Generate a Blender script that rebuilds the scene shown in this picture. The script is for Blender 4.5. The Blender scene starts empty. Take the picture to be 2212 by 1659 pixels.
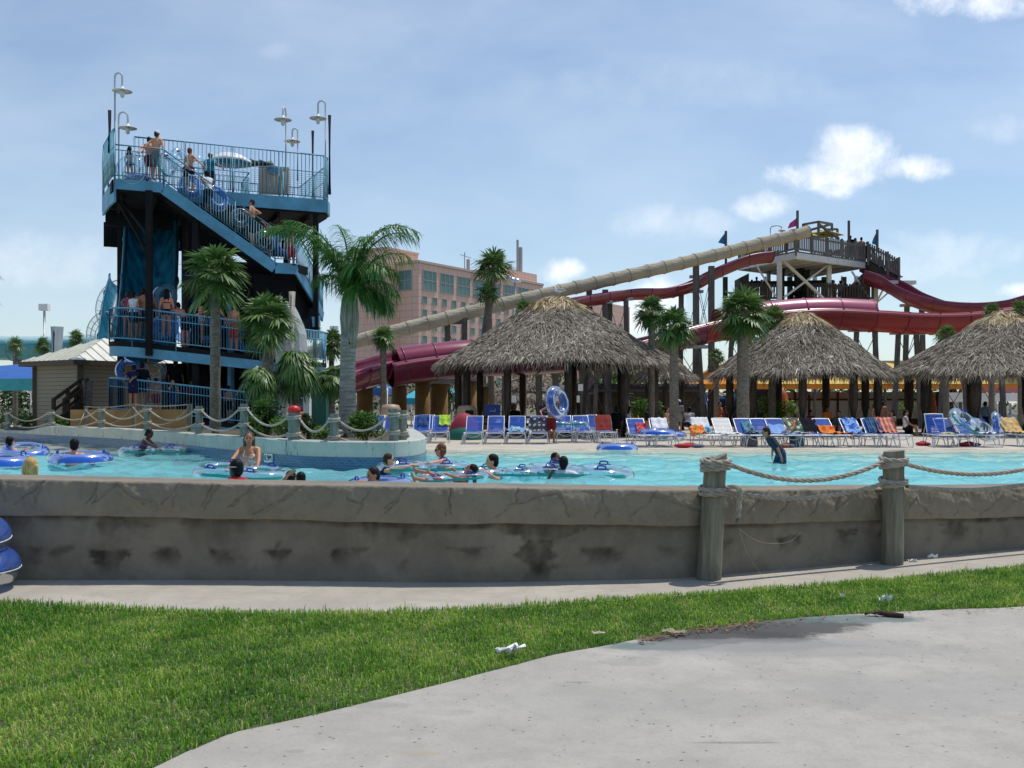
import bpy, math, random
import numpy as np
from mathutils import Vector, Matrix
R = math.radians
rnd = random.Random(11)
npr = np.random.default_rng(5)
scene = bpy.context.scene
COL = scene.collection
F, HX, HY, CZ = 2150.0, 1106.0, 875.0, 1.6
V = Vector
DECK = 0.4
WATER = 0.4

def P(vx, vy, D):
    return V(((vx-HX)/F*D, D, CZ-(vy-HY)/F*D))
def X(vx, D): return (vx-HX)/F*D
def Z(vy, D): return CZ-(vy-HY)/F*D
def G(vx, vy, z=0.0):
    D = (CZ-z)*F/(vy-HY)
    return V(((vx-HX)/F*D, D, z))

# ------------------------------------------------------------------ objects
def tag(o, label=None, cat=None, group=None, kind=None):
    if label: o['label'] = label
    if cat: o['category'] = cat
    if group: o['group'] = group
    if kind: o['kind'] = kind
    return o
def empty(name, loc, label=None, cat=None, group=None):
    o = bpy.data.objects.new(name, None)
    o.empty_display_size = 0.2
    COL.objects.link(o)
    o.location = loc
    return tag(o, label, cat, group)
def origin(o):
    while o.parent: o = o.parent
    return o.location.copy()
KIDS = {}
def setparent(o, parent):
    o.parent = parent
    KIDS.setdefault(parent.name, []).append(o)
def copy_tree(o, loc=None, rot=None, label=None, group=None, parent=None, scale=None):
    c = o.copy(); COL.objects.link(c)
    if parent is not None: setparent(c, parent)
    if loc is not None: c.location = loc
    if rot is not None: c.rotation_euler = rot
    if scale is not None: c.scale = scale
    if label: c['label'] = label
    if group: c['group'] = group
    for ch in KIDS.get(o.name, []):
        copy_tree(ch, parent=c)
    return c

def frame_of(d, up=V((0,0,1))):
    d = d.normalized()
    if abs(d.dot(up)) > 0.98: up = V((1,0,0))
    a = d.cross(up).normalized()
    return a, a.cross(d).normalized(), d

class MB:
    def __init__(s):
        s.v = []; s.f = []; s.sm = []; s.col = []; s.mi = []
        s.cur = 0
    def add(s, vs, fs, smooth=False, col=None):
        o = len(s.v)
        s.v.extend([tuple(p) for p in vs])
        for f in fs:
            s.f.append(tuple(i+o for i in f)); s.sm.append(smooth); s.mi.append(s.cur)
        s.col.extend([col if col is not None else 0.5]*len(vs))
        return s
    def box(s, c, size, rz=0.0, M=None):
        c = V(c); x, y, z = size[0]/2, size[1]/2, size[2]/2
        vs = [V((i*x, j*y, k*z)) for i in (-1,1) for j in (-1,1) for k in (-1,1)]
        if M is not None: vs = [M @ p for p in vs]
        elif rz: 
            m = Matrix.Rotation(rz, 3, 'Z'); vs = [m @ p for p in vs]
        return s.add([p+c for p in vs], [(0,1,3,2),(4,6,7,5),(0,4,5,1),(2,3,7,6),(0,2,6,4),(1,5,7,3)])
    def beam(s, p, q, w, h=None, up=V((0,0,1))):
        p, q = V(p), V(q); h = h or w
        a, b, d = frame_of(q-p, up)
        vs = []
        for c in (p, q):
            for i, j in ((-1,-1),(1,-1),(1,1),(-1,1)):
                vs.append(c + a*(i*w/2) + b*(j*h/2))
        return s.add(vs, [(0,1,2,3),(7,6,5,4),(0,4,5,1),(1,5,6,2),(2,6,7,3),(3,7,4,0)])
    def tube(s, pts, r, n=8, caps=True, smooth=True, closed=False):
        pts = [V(p) for p in pts]; m = len(pts)
        rr = r if isinstance(r, (list, tuple)) else [r]*m
        vs = []; prev = None
        for i, p in enumerate(pts):
            if closed: d = pts[(i+1) % m]-pts[i-1]
            else: d = pts[min(i+1, m-1)]-pts[max(i-1, 0)]
            if d.length < 1e-9: d = V((0,0,1))
            d.normalize()
            if prev is None: a, b, _ = frame_of(d)
            else:
                a = prev - d*prev.dot(d)
                if a.length < 1e-6: a, b, _ = frame_of(d)
                a.normalize(); b = d.cross(a)
            prev = a
            for k in range(n):
                t = 2*math.pi*k/n
                vs.append(p + a*(rr[i]*math.cos(t)) + b*(rr[i]*math.sin(t)))
        fs = []
        for i in range(m if closed else m-1):
            j = (i+1) % m
            for k in range(n):
                l = (k+1) % n
                fs.append((i*n+k, i*n+l, j*n+l, j*n+k))
        if caps and not closed:
            fs.append(tuple(range(n-1, -1, -1))); fs.append(tuple((m-1)*n+k for k in range(n)))
        return s.add(vs, fs, smooth)
    def lathe(s, prof, c=(0,0,0), n=16, smooth=True, sx=1, sy=1):
        c = V(c); vs = []
        for r, z in prof:
            for k in range(n):
                t = 2*math.pi*k/n
                vs.append(c+V((r*math.cos(t)*sx, r*math.sin(t)*sy, z)))
        fs = []
        for i in range(len(prof)-1):
            for k in range(n):
                l = (k+1) % n
                fs.append((i*n+k, i*n+l, (i+1)*n+l, (i+1)*n+k))
        fs.append(tuple(range(n-1,-1,-1))); fs.append(tuple((len(prof)-1)*n+k for k in range(n)))
        return s.add(vs, fs, smooth)
    def ell(s, c, rad, ax=None, n=12, m=8):
        c = V(c); ax = ax or (V((1,0,0)), V((0,1,0)), V((0,0,1)))
        vs = [c+ax[2]*rad[2]]; fs = []
        for i in range(1, m):
            ph = math.pi*i/m
            for k in range(n):
                t = 2*math.pi*k/n
                vs.append(c + ax[0]*(rad[0]*math.sin(ph)*math.cos(t)) + ax[1]*(rad[1]*math.sin(ph)*math.sin(t)) + ax[2]*(rad[2]*math.cos(ph)))
        vs.append(c-ax[2]*rad[2])
        for k in range(n):
            fs.append((0, 1+k, 1+(k+1) % n))
            b = 1+(m-2)*n
            fs.append((len(vs)-1, b+(k+1) % n, b+k))
        for i in range(m-2):
            for k in range(n):
                l = (k+1) % n
                fs.append((1+i*n+k, 1+(i+1)*n+k, 1+(i+1)*n+l, 1+i*n+l))
        return s.add(vs, fs, True)
    def cap(s, p, q, r0, r1, n=10):
        p, q = V(p), V(q); d = q-p
        if d.length < 1e-6: return s.ell(p, (r0,r0,r0))
        a, b, e = frame_of(d)
        prof = []
        for t in (-90,-60,-30,0): prof.append((p+e*(r0*math.sin(R(t))), max(r0*math.cos(R(t)), 1e-4)))
        for t in (0,30,60,90): prof.append((q+e*(r1*math.sin(R(t))), max(r1*math.cos(R(t)), 1e-4)))
        vs = []
        for c, rr in prof:
            for k in range(n):
                t = 2*math.pi*k/n
                vs.append(c+a*(rr*math.cos(t))+b*(rr*math.sin(t)))
        fs = []
        for i in range(len(prof)-1):
            for k in range(n):
                l = (k+1) % n
                fs.append((i*n+k, i*n+l, (i+1)*n+l, (i+1)*n+k))
        fs.append(tuple(range(n-1,-1,-1))); fs.append(tuple((len(prof)-1)*n+k for k in range(n)))
        return s.add(vs, fs, True)
    def poly(s, pts): return s.add(pts, [tuple(range(len(pts)))])
    def prism(s, pts, h):
        """pts: list of top points, extruded down by h (vector or float)"""
        pts = [V(p) for p in pts]; d = h if isinstance(h, Vector) else V((0,0,-h)); n = len(pts)
        vs = pts+[p+d for p in pts]
        fs = [tuple(range(n)), tuple(range(2*n-1, n-1, -1))]
        for i in range(n):
            j = (i+1) % n
            fs.append((i, n+i, n+j, j))
        return s.add(vs, fs)
    def grid(s, rows, smooth=True, closed=False):
        n = len(rows[0]); vs = [p for r in rows for p in r]; fs = []
        for i in range(len(rows)-1):
            for k in range(n if closed else n-1):
                l = (k+1) % n
                fs.append((i*n+k, i*n+l, (i+1)*n+l, (i+1)*n+k))
        return s.add(vs, fs, smooth)
    def torus(s, c, Rr, r, n=32, m=12, ax=None, t0=0, t1=360, sx=1.0):
        c = V(c); ax = ax or (V((1,0,0)), V((0,1,0)), V((0,0,1)))
        full = (t1-t0) >= 360
        rows = []
        for i in range(n+1):
            a = 2*math.pi*i/n
            d = ax[0]*math.cos(a)*sx+ax[1]*math.sin(a)
            row = []
            for k in range(m + (0 if full else 1)):
                t = R(t0+(t1-t0)*k/m)
                row.append(c+d*(Rr+r*math.cos(t))+ax[2]*(r*math.sin(t)))
            rows.append(row)
        return s.grid(rows, True, full)
    def build(s, name, mat, parent=None, at=None, attr=None):
        me = bpy.data.meshes.new(name)
        off = V((0,0,0))
        if parent is not None: off = origin(parent)
        elif at is not None: off = V(at)
        a = np.array(s.v, dtype=np.float64).reshape(-1,3)-np.array(off)
        me.from_pydata(a.tolist(), [], s.f)
        me.polygons.foreach_set('use_smooth', s.sm)
        mats = mat if isinstance(mat, (list, tuple)) else [mat]
        for m in mats: me.materials.append(m)
        if len(mats) > 1: me.polygons.foreach_set('material_index', s.mi)
        if attr:
            at_ = me.attributes.new(attr, 'FLOAT', 'POINT'); at_.data.foreach_set('value', s.col)
        me.update()
        o = bpy.data.objects.new(name, me); COL.objects.link(o)
        if parent is not None: setparent(o, parent)
        elif at is not None: o.location = at
        return o

def npmesh(name, verts, faces, mat, parent=None, attrs=None, smooth=False, at=None):
    """verts (n,3) array, faces (m,k) int array, fast"""
    off = np.array(origin(parent)) if parent is not None else (np.array(at) if at is not None else np.zeros(3))
    me = bpy.data.meshes.new(name)
    n, (m, k) = len(verts), faces.shape
    me.vertices.add(n); me.vertices.foreach_set('co', (verts-off).astype(np.float32).ravel())
    me.loops.add(m*k); me.loops.foreach_set('vertex_index', faces.astype(np.int32).ravel())
    me.polygons.add(m)
    me.polygons.foreach_set('loop_start', np.arange(0, m*k, k, dtype=np.int32))
    me.polygons.foreach_set('use_smooth', np.full(m, smooth))
    for kx, arr in (attrs or {}).items():
        a = me.attributes.new(kx, 'FLOAT', 'POINT'); a.data.foreach_set('value', np.asarray(arr, dtype=np.float32))
    me.materials.append(mat)
    me.update(calc_edges=True); me.validate()
    o = bpy.data.objects.new(name, me); COL.objects.link(o)
    if parent is not None: setparent(o, parent)
    elif at is not None: o.location = at
    return o

# ------------------------------------------------------------------ materials
MATS = {}
def srgb(r, g, b):
    f = lambda c: ((c/255+0.055)/1.055)**2.4 if c > 10 else c/255/12.92
    return (f(r), f(g), f(b))
class NT:
    def __init__(s, name):
        s.m = bpy.data.materials.new(name); s.m.use_nodes = True
        s.t = s.m.node_tree; s.t.nodes.clear()
        s.out = s.t.nodes.new('ShaderNodeOutputMaterial')
    def n(s, kind, **kw):
        nd = s.t.nodes.new(kind)
        for k, v in kw.items():
            if k.startswith('i_'):
                key = k[2:]
                key = int(key) if key.isdigit() else key.replace('_', ' ')
                nd.inputs[key].default_value = v
            else: setattr(nd, k, v)
        return nd
    def l(s, a, b): s.t.links.new(a, b)
    def math(s, op, a, b=None, clamp=False):
        nd = s.n('ShaderNodeMath', operation=op, use_clamp=clamp)
        for i, x in enumerate((a, b)):
            if x is None: continue
            if isinstance(x, (int, float)): nd.inputs[i].default_value = x
            else: s.l(x, nd.inputs[i])
        return nd.outputs[0]
    def mix(s, fac, a, b, blend='MIX'):
        nd = s.n('ShaderNodeMix', data_type='RGBA', blend_type=blend)
        for i, x in ((0, fac), (6, a), (7, b)):
            if isinstance(x, (int, float)): nd.inputs[i].default_value = x
            elif isinstance(x, tuple): nd.inputs[i].default_value = (*x[:3], 1)
            else: s.l(x, nd.inputs[i])
        return nd.outputs[2]
    def ramp(s, fac, stops):
        nd = s.n('ShaderNodeValToRGB'); s.l(fac, nd.inputs[0])
        e = nd.color_ramp.elements
        while len(e) < len(stops): e.new(0.5)
        for el, (p, c) in zip(e, stops):
            el.position = p; el.color = (*c[:3], 1) if isinstance(c, tuple) else (c, c, c, 1)
        return nd.outputs[0]
    def coord(s, kind='Object'): return s.n('ShaderNodeTexCoord').outputs[kind]
    def noise(s, vec, scale, detail=4, rough=0.55, dist=0.0):
        nd = s.n('ShaderNodeTexNoise'); nd.inputs['Scale'].default_value = scale
        nd.inputs['Detail'].default_value = detail; nd.inputs['Roughness'].default_value = rough
        nd.inputs['Distortion'].default_value = dist
        if vec is not None: s.l(vec, nd.inputs['Vector'])
        return nd.outputs['Fac']
    def mapping(s, vec, scale=(1,1,1), loc=(0,0,0), rot=(0,0,0)):
        nd = s.n('ShaderNodeMapping'); s.l(vec, nd.inputs[0])
        nd.inputs['Scale'].default_value = scale; nd.inputs['Location'].default_value = loc; nd.inputs['Rotation'].default_value = rot
        return nd.outputs[0]
    def bump(s, h, strength=0.3, dist=0.02):
        nd = s.n('ShaderNodeBump'); nd.inputs['Strength'].default_value = strength; nd.inputs['Distance'].default_value = dist
        s.l(h, nd.inputs['Height']); return nd.outputs[0]
    def attr(s, name): return s.n('ShaderNodeAttribute', attribute_name=name).outputs['Fac']
    def done(s, col, rough=0.6, normal=None, **kw):
        b = s.n('ShaderNodeBsdfPrincipled')
        if isinstance(col, tuple): b.inputs['Base Color'].default_value = (*col[:3], 1)
        else: s.l(col, b.inputs['Base Color'])
        if isinstance(rough, (int, float)): b.inputs['Roughness'].default_value = rough
        else: s.l(rough, b.inputs['Roughness'])
        if normal is not None: s.l(normal, b.inputs['Normal'])
        for k, v in kw.items(): b.inputs[k.replace('_', ' ')].default_value = v
        s.l(b.outputs[0], s.out.inputs[0])
        return s.m

def paint(name, col, rough=0.5, var=0.15, scale=6.0, bump=0.05, metallic=0.0, coat=0.0, bscale=None, spec=None):
    if name in MATS: return MATS[name]
    t = NT(name); c = t.coord()
    n1 = t.noise(c, scale, 5, 0.6)
    lo = tuple(x*(1-var) for x in col); hi = tuple(min(1, x*(1+var)) for x in col)
    cc = t.ramp(n1, [(0.3, lo), (0.7, hi)])
    nb = t.noise(c, bscale or scale*6, 3)
    nrm = t.bump(nb, bump, 0.01) if bump else None
    MATS[name] = t.done(cc, rough, nrm, Metallic=metallic, Coat_Weight=coat, Specular_IOR_Level=(.08 if max(col) < .09 and rough > .55 else .4) if spec is None else spec)
    return MATS[name]

def attrmat(name, stops, attr='tone', rough=0.8, bump=None, transl=0.0):
    if name in MATS: return MATS[name]
    t = NT(name); a = t.attr(attr)
    c = t.ramp(a, stops)
    b = t.n('ShaderNodeBsdfPrincipled'); t.l(c, b.inputs['Base Color']); b.inputs['Roughness'].default_value = rough
    b.inputs['Specular IOR Level'].default_value = 0.35
    if transl:
        tr = t.n('ShaderNodeBsdfTranslucent'); t.l(c, tr.inputs[0])
        mx = t.n('ShaderNodeMixShader'); mx.inputs[0].default_value = transl
        t.l(b.outputs[0], mx.inputs[1]); t.l(tr.outputs[0], mx.inputs[2]); t.l(mx.outputs[0], t.out.inputs[0])
    else: t.l(b.outputs[0], t.out.inputs[0])
    MATS[name] = t.m
    return t.m

def wood(name, col, rough=0.8, scale=(14,14,1.2), var=0.45):
    if name in MATS: return MATS[name]
    t = NT(name); c = t.mapping(t.coord(), scale)
    n1 = t.noise(c, 1.6, 6, 0.65, 0.6)
    lo = tuple(x*(1-var) for x in col); hi = tuple(min(1, x*(1+var)) for x in col)
    n2 = t.noise(t.coord(), 2.3, 3)
    cc = t.mix(t.ramp(n2, [(0.45, 0.0), (0.7, 0.35)]), t.ramp(n1, [(0.3, lo), (0.68, hi)]), tuple(x*0.5 for x in col))
    MATS[name] = t.done(cc, rough, t.bump(n1, 0.5, 0.012), Specular_IOR_Level=.15)
    return MATS[name]

def vinyl(name, tint, dens, rough=0.06, diff=None):
    """clear pool-float vinyl: mostly see-through, glossy, faintly tinted"""
    if name in MATS: return MATS[name]
    t = NT(name)
    tr = t.n('ShaderNodeBsdfTransparent'); tr.inputs[0].default_value = (*tint, 1)
    df = t.n('ShaderNodeBsdfPrincipled'); df.inputs['Base Color'].default_value = (*(diff or tint), 1); df.inputs['Roughness'].default_value = 0.3
    gl = t.n('ShaderNodeBsdfGlossy'); gl.inputs['Roughness'].default_value = rough; gl.inputs[0].default_value = (1,1,1,1)
    fr = t.n('ShaderNodeFresnel'); fr.inputs[0].default_value = 1.35
    nz = t.bump(t.noise(t.coord(), 7, 3), 0.18, 0.03)
    t.l(nz, gl.inputs['Normal']); t.l(nz, fr.inputs['Normal'])
    m1 = t.n('ShaderNodeMixShader'); m1.inputs[0].default_value = dens
    t.l(tr.outputs[0], m1.inputs[1]); t.l(df.outputs[0], m1.inputs[2])
    m2 = t.n('ShaderNodeMixShader'); t.l(t.math('MULTIPLY', fr.outputs[0], 0.55), m2.inputs[0])
    t.l(m1.outputs[0], m2.inputs[1]); t.l(gl.outputs[0], m2.inputs[2]); t.l(m2.outputs[0], t.out.inputs[0])
    MATS[name] = t.m
    return t.m
# ================================================================== camera, light, sky
cam = bpy.data.cameras.new('camera'); camo = bpy.data.objects.new('camera', cam); COL.objects.link(camo)
camo.location = (0,0,CZ); camo.rotation_euler = (R(90),0,0)
cam.sensor_width = 36; cam.lens = F/2212*36; cam.shift_y = 45.5/2212
cam.clip_end = 6000; cam.clip_start = 0.1
scene.camera = camo
scene.view_settings.view_transform = 'Standard'; scene.view_settings.look = 'None'
scene.view_settings.exposure = 0.0; scene.view_settings.gamma = 1.0
SUN = V((0.30,0.24,1.0)).normalized()
sl = bpy.data.lights.new('sun', 'SUN'); sl.energy = 3.15; sl.angle = R(0.53); sl.color = (1.0,0.955,0.88)
so = bpy.data.objects.new('sun', sl); COL.objects.link(so); so.location = (20,20,60)
so.rotation_euler = SUN.to_track_quat('Z', 'Y').to_euler()
w = bpy.data.worlds.new('World'); scene.world = w; w.use_nodes = True
wt = w.node_tree; wt.nodes.clear()
class WN(NT):
    def __init__(s): s.t = wt; s.out = wt.nodes.new('ShaderNodeOutputWorld')
q = WN()
sky = q.n('ShaderNodeTexSky', sky_type='NISHITA', sun_disc=False, sun_elevation=math.asin(SUN.z), sun_rotation=math.atan2(SUN.x, SUN.y),
          altitude=0, air_density=1.0, dust_density=0.6, ozone_density=2.0)
d = q.coord('Generated')
sep = q.n('ShaderNodeSeparateXYZ'); q.l(d, sep.inputs[0])
yy = q.math('MAXIMUM', sep.outputs[1], 0.02)
cu = q.math('DIVIDE', sep.outputs[0], yy); cv = q.math('DIVIDE', sep.outputs[2], yy)
cvec = q.n('ShaderNodeCombineXYZ'); q.l(cu, cvec.inputs[0]); q.l(cv, cvec.inputs[1])
cvec = cvec.outputs[0]
n_big = q.noise(cvec, 14, 8, 0.62, 0.4); n_fine = q.noise(cvec, 45, 6, 0.6)
mask = None
for (vx, vy, rx, ry, amt) in ((1800,380,135,46,.9),(1850,335,125,72,.92),(1955,360,115,34,0.85),(1650,444,84,36,.7),(2130,5,170,45,0.9),(1215,585,62,34,1.0),
                              (1370,690,90,60,1.0),(2195,628,75,22,1.0),(590,108,46,22,0.08),(1460,480,150,40,0.28),(1420,650,60,60,.8),
                              (2160,280,80,40,0.18),(1500,180,420,60,0.1),(2000,560,260,60,.25),(100,560,260,70,.2)):
    a = q.math('DIVIDE', q.math('SUBTRACT', cu, (vx-HX)/F), rx/F)
    b = q.math('DIVIDE', q.math('SUBTRACT', cv, (HY-vy)/F), ry/F)
    r2 = q.math('ADD', q.math('MULTIPLY', a, a), q.math('MULTIPLY', b, b))
    fall = q.math('MULTIPLY', q.math('SUBTRACT', 1.25, r2), 0.62)
    e = q.math('ADD', fall, q.math('MULTIPLY', q.math('SUBTRACT', n_big, 0.5), 1.9))
    e = q.math('ADD', e, q.math('MULTIPLY', q.math('SUBTRACT', n_fine, 0.5), 0.55))
    mm = q.n('ShaderNodeMapRange', interpolation_type='SMOOTHSTEP'); q.l(e, mm.inputs[0])
    mm.inputs[1].default_value = 0.08; mm.inputs[2].default_value = 1.0; mm.inputs[3].default_value = 0.0; mm.inputs[4].default_value = amt
    mask = mm.outputs[0] if mask is None else q.math('MAXIMUM', mask, mm.outputs[0])
# thin high veil
st = q.noise(q.mapping(cvec, (2.0,4.5,1), rot=(0,0,R(12))), 1.5, 6, 0.55, 0.15)
veil = q.ramp(st, [(0.38, 0.0), (0.80, 0.30)])
front = q.math('GREATER_THAN', sep.outputs[1], 0.03)
veil = q.math('MULTIPLY', veil, front); mask = q.math('MULTIPLY', mask, front)
skyt = q.mix(0.9, sky.outputs[0], (1.0,1.0,1.0), 'MULTIPLY')
hsv = q.n('ShaderNodeHueSaturation'); hsv.inputs['Saturation'].default_value = 1.08; hsv.inputs['Value'].default_value = 1.0; q.l(q.mix(1.0, sky.outputs[0], (0.94,1.0,1.02), 'MULTIPLY'), hsv.inputs['Color'])
hz = q.math('ADD', q.math('MULTIPLY', q.math('SUBTRACT', 1.0, q.math('MINIMUM', q.math('MAXIMUM', sep.outputs[2], 0.0), 1.0)), 0.15), 0.05)
c0 = q.mix(hz, hsv.outputs[0], (8.4,9.0,9.6))
c1 = q.mix(veil, c0, (8.4,9.0,9.7))
shade = q.ramp(q.noise(q.mapping(cvec,(1,1,1),(0,.006,0)), 26, 6, .6, .3), [(0.36, (8.0,8.4,9.0)), (0.6, (10.6,10.7,10.8))])
c2 = q.mix(mask, c1, shade)
bg = q.n('ShaderNodeBackground'); q.l(c2, bg.inputs[0]); bg.inputs[1].default_value = 0.122
q.l(bg.outputs[0], q.out.inputs[0])

# ================================================================== ground sheets
def blob(t, c, cx, cy, rx, ry, nz, amp=1.2):
    s_ = t.n('ShaderNodeSeparateXYZ'); t.l(c, s_.inputs[0])
    a = t.math('DIVIDE', t.math('SUBTRACT', s_.outputs[0], cx), rx); b = t.math('DIVIDE', t.math('SUBTRACT', s_.outputs[1], cy), ry)
    r2 = t.math('ADD', t.math('MULTIPLY', a, a), t.math('MULTIPLY', b, b))
    e = t.math('ADD', t.math('SUBTRACT', 1.0, r2), t.math('MULTIPLY', t.math('SUBTRACT', nz, 0.5), amp))
    m = t.n('ShaderNodeMapRange', interpolation_type='SMOOTHSTEP'); t.l(e, m.inputs[0]); m.inputs[1].default_value = 0.0; m.inputs[2].default_value = 0.6
    return m.outputs[0]

def concrete(name, col, blobs=(), streaks=(), speck=0.5):
    t = NT(name); c = t.coord()
    n1 = t.noise(c, 0.9, 6, 0.62); n2 = t.noise(c, 5, 6, 0.7); n3 = t.noise(c, 38, 3, 0.6)
    k = t.mix(t.ramp(n1, [(0.35,0.0),(0.68,1.0)]), tuple(x*0.84 for x in col), tuple(x*1.08 for x in col))
    k = t.mix(t.ramp(n2, [(0.46,0.0),(0.72,0.5)]), k, tuple(x*0.68 for x in col))
    n5 = t.noise(c, 2.1, 8, .72, .6); k = t.mix(t.ramp(n5, [(0.50,0.0),(0.60,0.38)]), k, tuple(x*0.74 for x in col)); n6 = t.noise(t.mapping(c,(1,1,1),(4,2,0)), 120, 2, .6); k = t.mix(t.ramp(n6, [(0.58,0.0),(0.68,0.35)]), k, tuple(x*0.5 for x in col))
    k = t.mix(t.ramp(n3, [(0.55,0.0),(0.7,0.25)]), k, tuple(x*0.55 for x in col))
    vo = t.n('ShaderNodeTexVoronoi'); vo.inputs['Scale'].default_value = 15; t.l(c, vo.inputs['Vector'])
    spk = t.math('MULTIPLY', t.math('LESS_THAN', vo.outputs['Distance'], 0.13), t.math('GREATER_THAN', n2, 0.5))
    k = t.mix(t.math('MULTIPLY', spk, speck), k, tuple(x*0.28 for x in col))
    for (cx, cy, rx, ry, s, cc) in blobs:
        k = t.mix(t.math('MULTIPLY', blob(t, c, cx, cy, rx, ry, t.noise(c, 3.2, 7, 0.68), 2.2), s), k, cc)
    t.done(k, 0.85, t.bump(n3, 0.25, 0.01))
    return t.m
def seg_xy(pts): return [G(x, y) for x, y in pts]
def smooth_line(pts, n=8):
    pts = [V(p) for p in pts]; out = []
    for i in range(len(pts)-1):
        p0 = pts[max(i-1,0)]; p1 = pts[i]; p2 = pts[i+1]; p3 = pts[min(i+2,len(pts)-1)]
        for k in range(n):
            t = k/n
            out.append(0.5*((2*p1)+(p2-p0)*t+(2*p0-5*p1+4*p2-p3)*t*t+(3*p1-p0-3*p2+p3)*t**3))
    out.append(pts[-1]); return out

wall_pts = [(-2600,11.2,.95),(-900,9.6,.95),(-300,9.25,.945),(0,9.1,.935),(500,9.1,.89),(1000,8.98,.868),(1400,9.15,.83),(1530,9.32,.815),(1700,9.7,.785),(1900,10.2,.755),(2212,11.1,.69),(2600,12.4,.66),(3100,14.6,.66),(3800,18.5,.66)]
WL = smooth_line([V((X(a,b),b,c)) for a,b,c in wall_pts], 10)
lawn_far = [V((x,y,0)) for x,y,_ in smooth_line([V((-17,9.3,0)),V((-10,8.5,0)),V((-6.2,8.15,0))]+seg_xy([(0,1303),(400,1318),(730,1322),(1000,1315),(1300,1295),(1700,1268),(2000,1243),(2212,1222),(2500,1190)])+[V((9,13.5,0)),V((14,17,0))], 6)]
lawn_near = [V((x,y,0)) for x,y,_ in smooth_line([V((-3.6,-3.0,0)),V((-2.4,2.2,0))]+seg_xy([(335,1659),(420,1620),(500,1586),(560,1572),(700,1541),(900,1492),(1100,1441),(1200,1415),(1290,1399),(1400,1378),(1500,1362),(1640,1345),(1760,1333),(1900,1325),(2060,1317),(2212,1311)])+[V((5.5,8.4,0)),V((9,11.0,0)),V((16,16,0))], 5)]
ground_m = paint('m_ground', (0.16,0.145,0.11), 0.95, 0.3, 0.7, 0.2)
g = MB()
rows = []
for y, z in ((-60,-.08),(8.0,-.08),(9.6,-.08),(9.9,-1.2),(24,-1.2),(25.4,.2),(26,.34),(70,.36),(400,.36),(5000,.36)):
    rows.append([V((x,y if y < 9 or y > 24 else y+max(0,(abs(x)-4))*.35*(1 if y<20 else 0),z)) for x in (-3000,-200,-60,-30,-15,-8,-4,0,4,8,15,30,60,200,3000)])
# keep the step under the pool behind the front wall everywhere in view
rows = [[V((p.x,p.y,-1.2)) if (p.x < -3 and 9 < p.y < 30) else p for p in r] for r in rows]
g.grid(rows, False); tag(g.build('ground', ground_m), kind='structure')

def sheet(name, front, back, z, th, m):
    b = MB(); n = min(len(front), len(back))
    pts = [V((p.x,p.y,z)) for p in front]+[V((p.x,p.y,z)) for p in reversed(back)]
    b.prism(pts, th); o = b.build(name, m); tag(o, kind='structure'); return o
path_m = concrete('m_path', (0.46,0.415,0.345), speck=0.35)
def at_x(line, x):
    for a, c in zip(line[:-1], line[1:]):
        if a.x <= x <= c.x: return a.y+(c.y-a.y)*(x-a.x)/(c.x-a.x+1e-9)
    return line[-1].y
b = MB(); gx_ = np.linspace(-16.5, 13.0, 190)
b.grid([[V((x,at_x(lawn_far,x)-.06,0)) for x in gx_],[V((x,at_x(lawn_far,x)*.5+at_x(WL,x)*.5,0)) for x in gx_],[V((x,at_x(WL,x)+.22,0)) for x in gx_]], False)
tag(b.build('path', path_m), kind='structure')
def pb(vx, vy, rx, ry, s, c): p = G(vx, vy); return (p.x, p.y, rx, ry, s, c)
pave_m = concrete('m_pavement', (0.425,0.395,0.345), [
    pb(1585,1366,.68,.40,1.0,(0.05,0.048,0.045)), pb(1490,1378,.55,.24,.95,(0.07,0.067,0.062)), pb(1700,1352,.65,.30,.95,(0.07,0.067,0.062)), pb(1420,1396,.45,.14,.85,(0.10,0.155,0.145)), pb(1820,1338,.7,.16,.8,(0.10,0.146,0.14)),
    pb(1600,1395,.8,.22,.5,(0.22,0.215,0.205)), pb(1370,1430,.24,.12,.3,(0.22,0.22,0.21)), pb(820,1525,.2,.06,.3,(0.2,0.2,0.195)), pb(960,1540,.2,.06,.25,(0.26,0.255,0.245)), pb(905,1630,.12,.04,.4,(0.36,0.28,0.19)),  pb(1700,1400,1.3,.3,.35,(0.24,0.235,0.23)), pb(1590,1606,.24,.022,.6,(0.2,0.2,0.2)), pb(2100,1500,1.2,.5,.3,(0.26,0.255,0.25)), pb(1350,1520,.9,.4,.22,(0.28,0.275,0.265)), pb(640,1625,.05,.03,.5,(0.25,0.24,0.23)), pb(1250,1475,.10,.012,.8,(0.2,0.2,0.2))], speck=0.8)
pv = MB()
pv.prism([V((p.x,p.y,0.004)) for p in lawn_near]+[V((40,16,.004)),V((40,-8,.004)),V((-3.6,-8,.004))], 0.06)
tag(pv.build('pavement', pave_m), kind='structure')
# lawn: soil sheet + blades
lawn_poly = [V((p.x,p.y,0)) for p in lawn_near if p.x < 13.5]+[V((p.x,p.y,0)) for p in reversed(lawn_far) if p.x < 13.0]+[V((-17,-3,0))]
t = NT('m_lawn_soil'); c = t.coord(); n1 = t.noise(c, 3, 5)
t.done(t.ramp(n1, [(0.35,(0.035,0.06,0.014)),(0.65,(0.085,0.10,0.035))]), 0.95, t.bump(t.noise(c,40,3),0.6,0.02)); soil_m = t.m
lw = MB(); lw.prism([V((p.x,p.y,-.002)) for p in lawn_poly], 0.05); tag(lw.build('lawn', soil_m), kind='structure')

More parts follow.
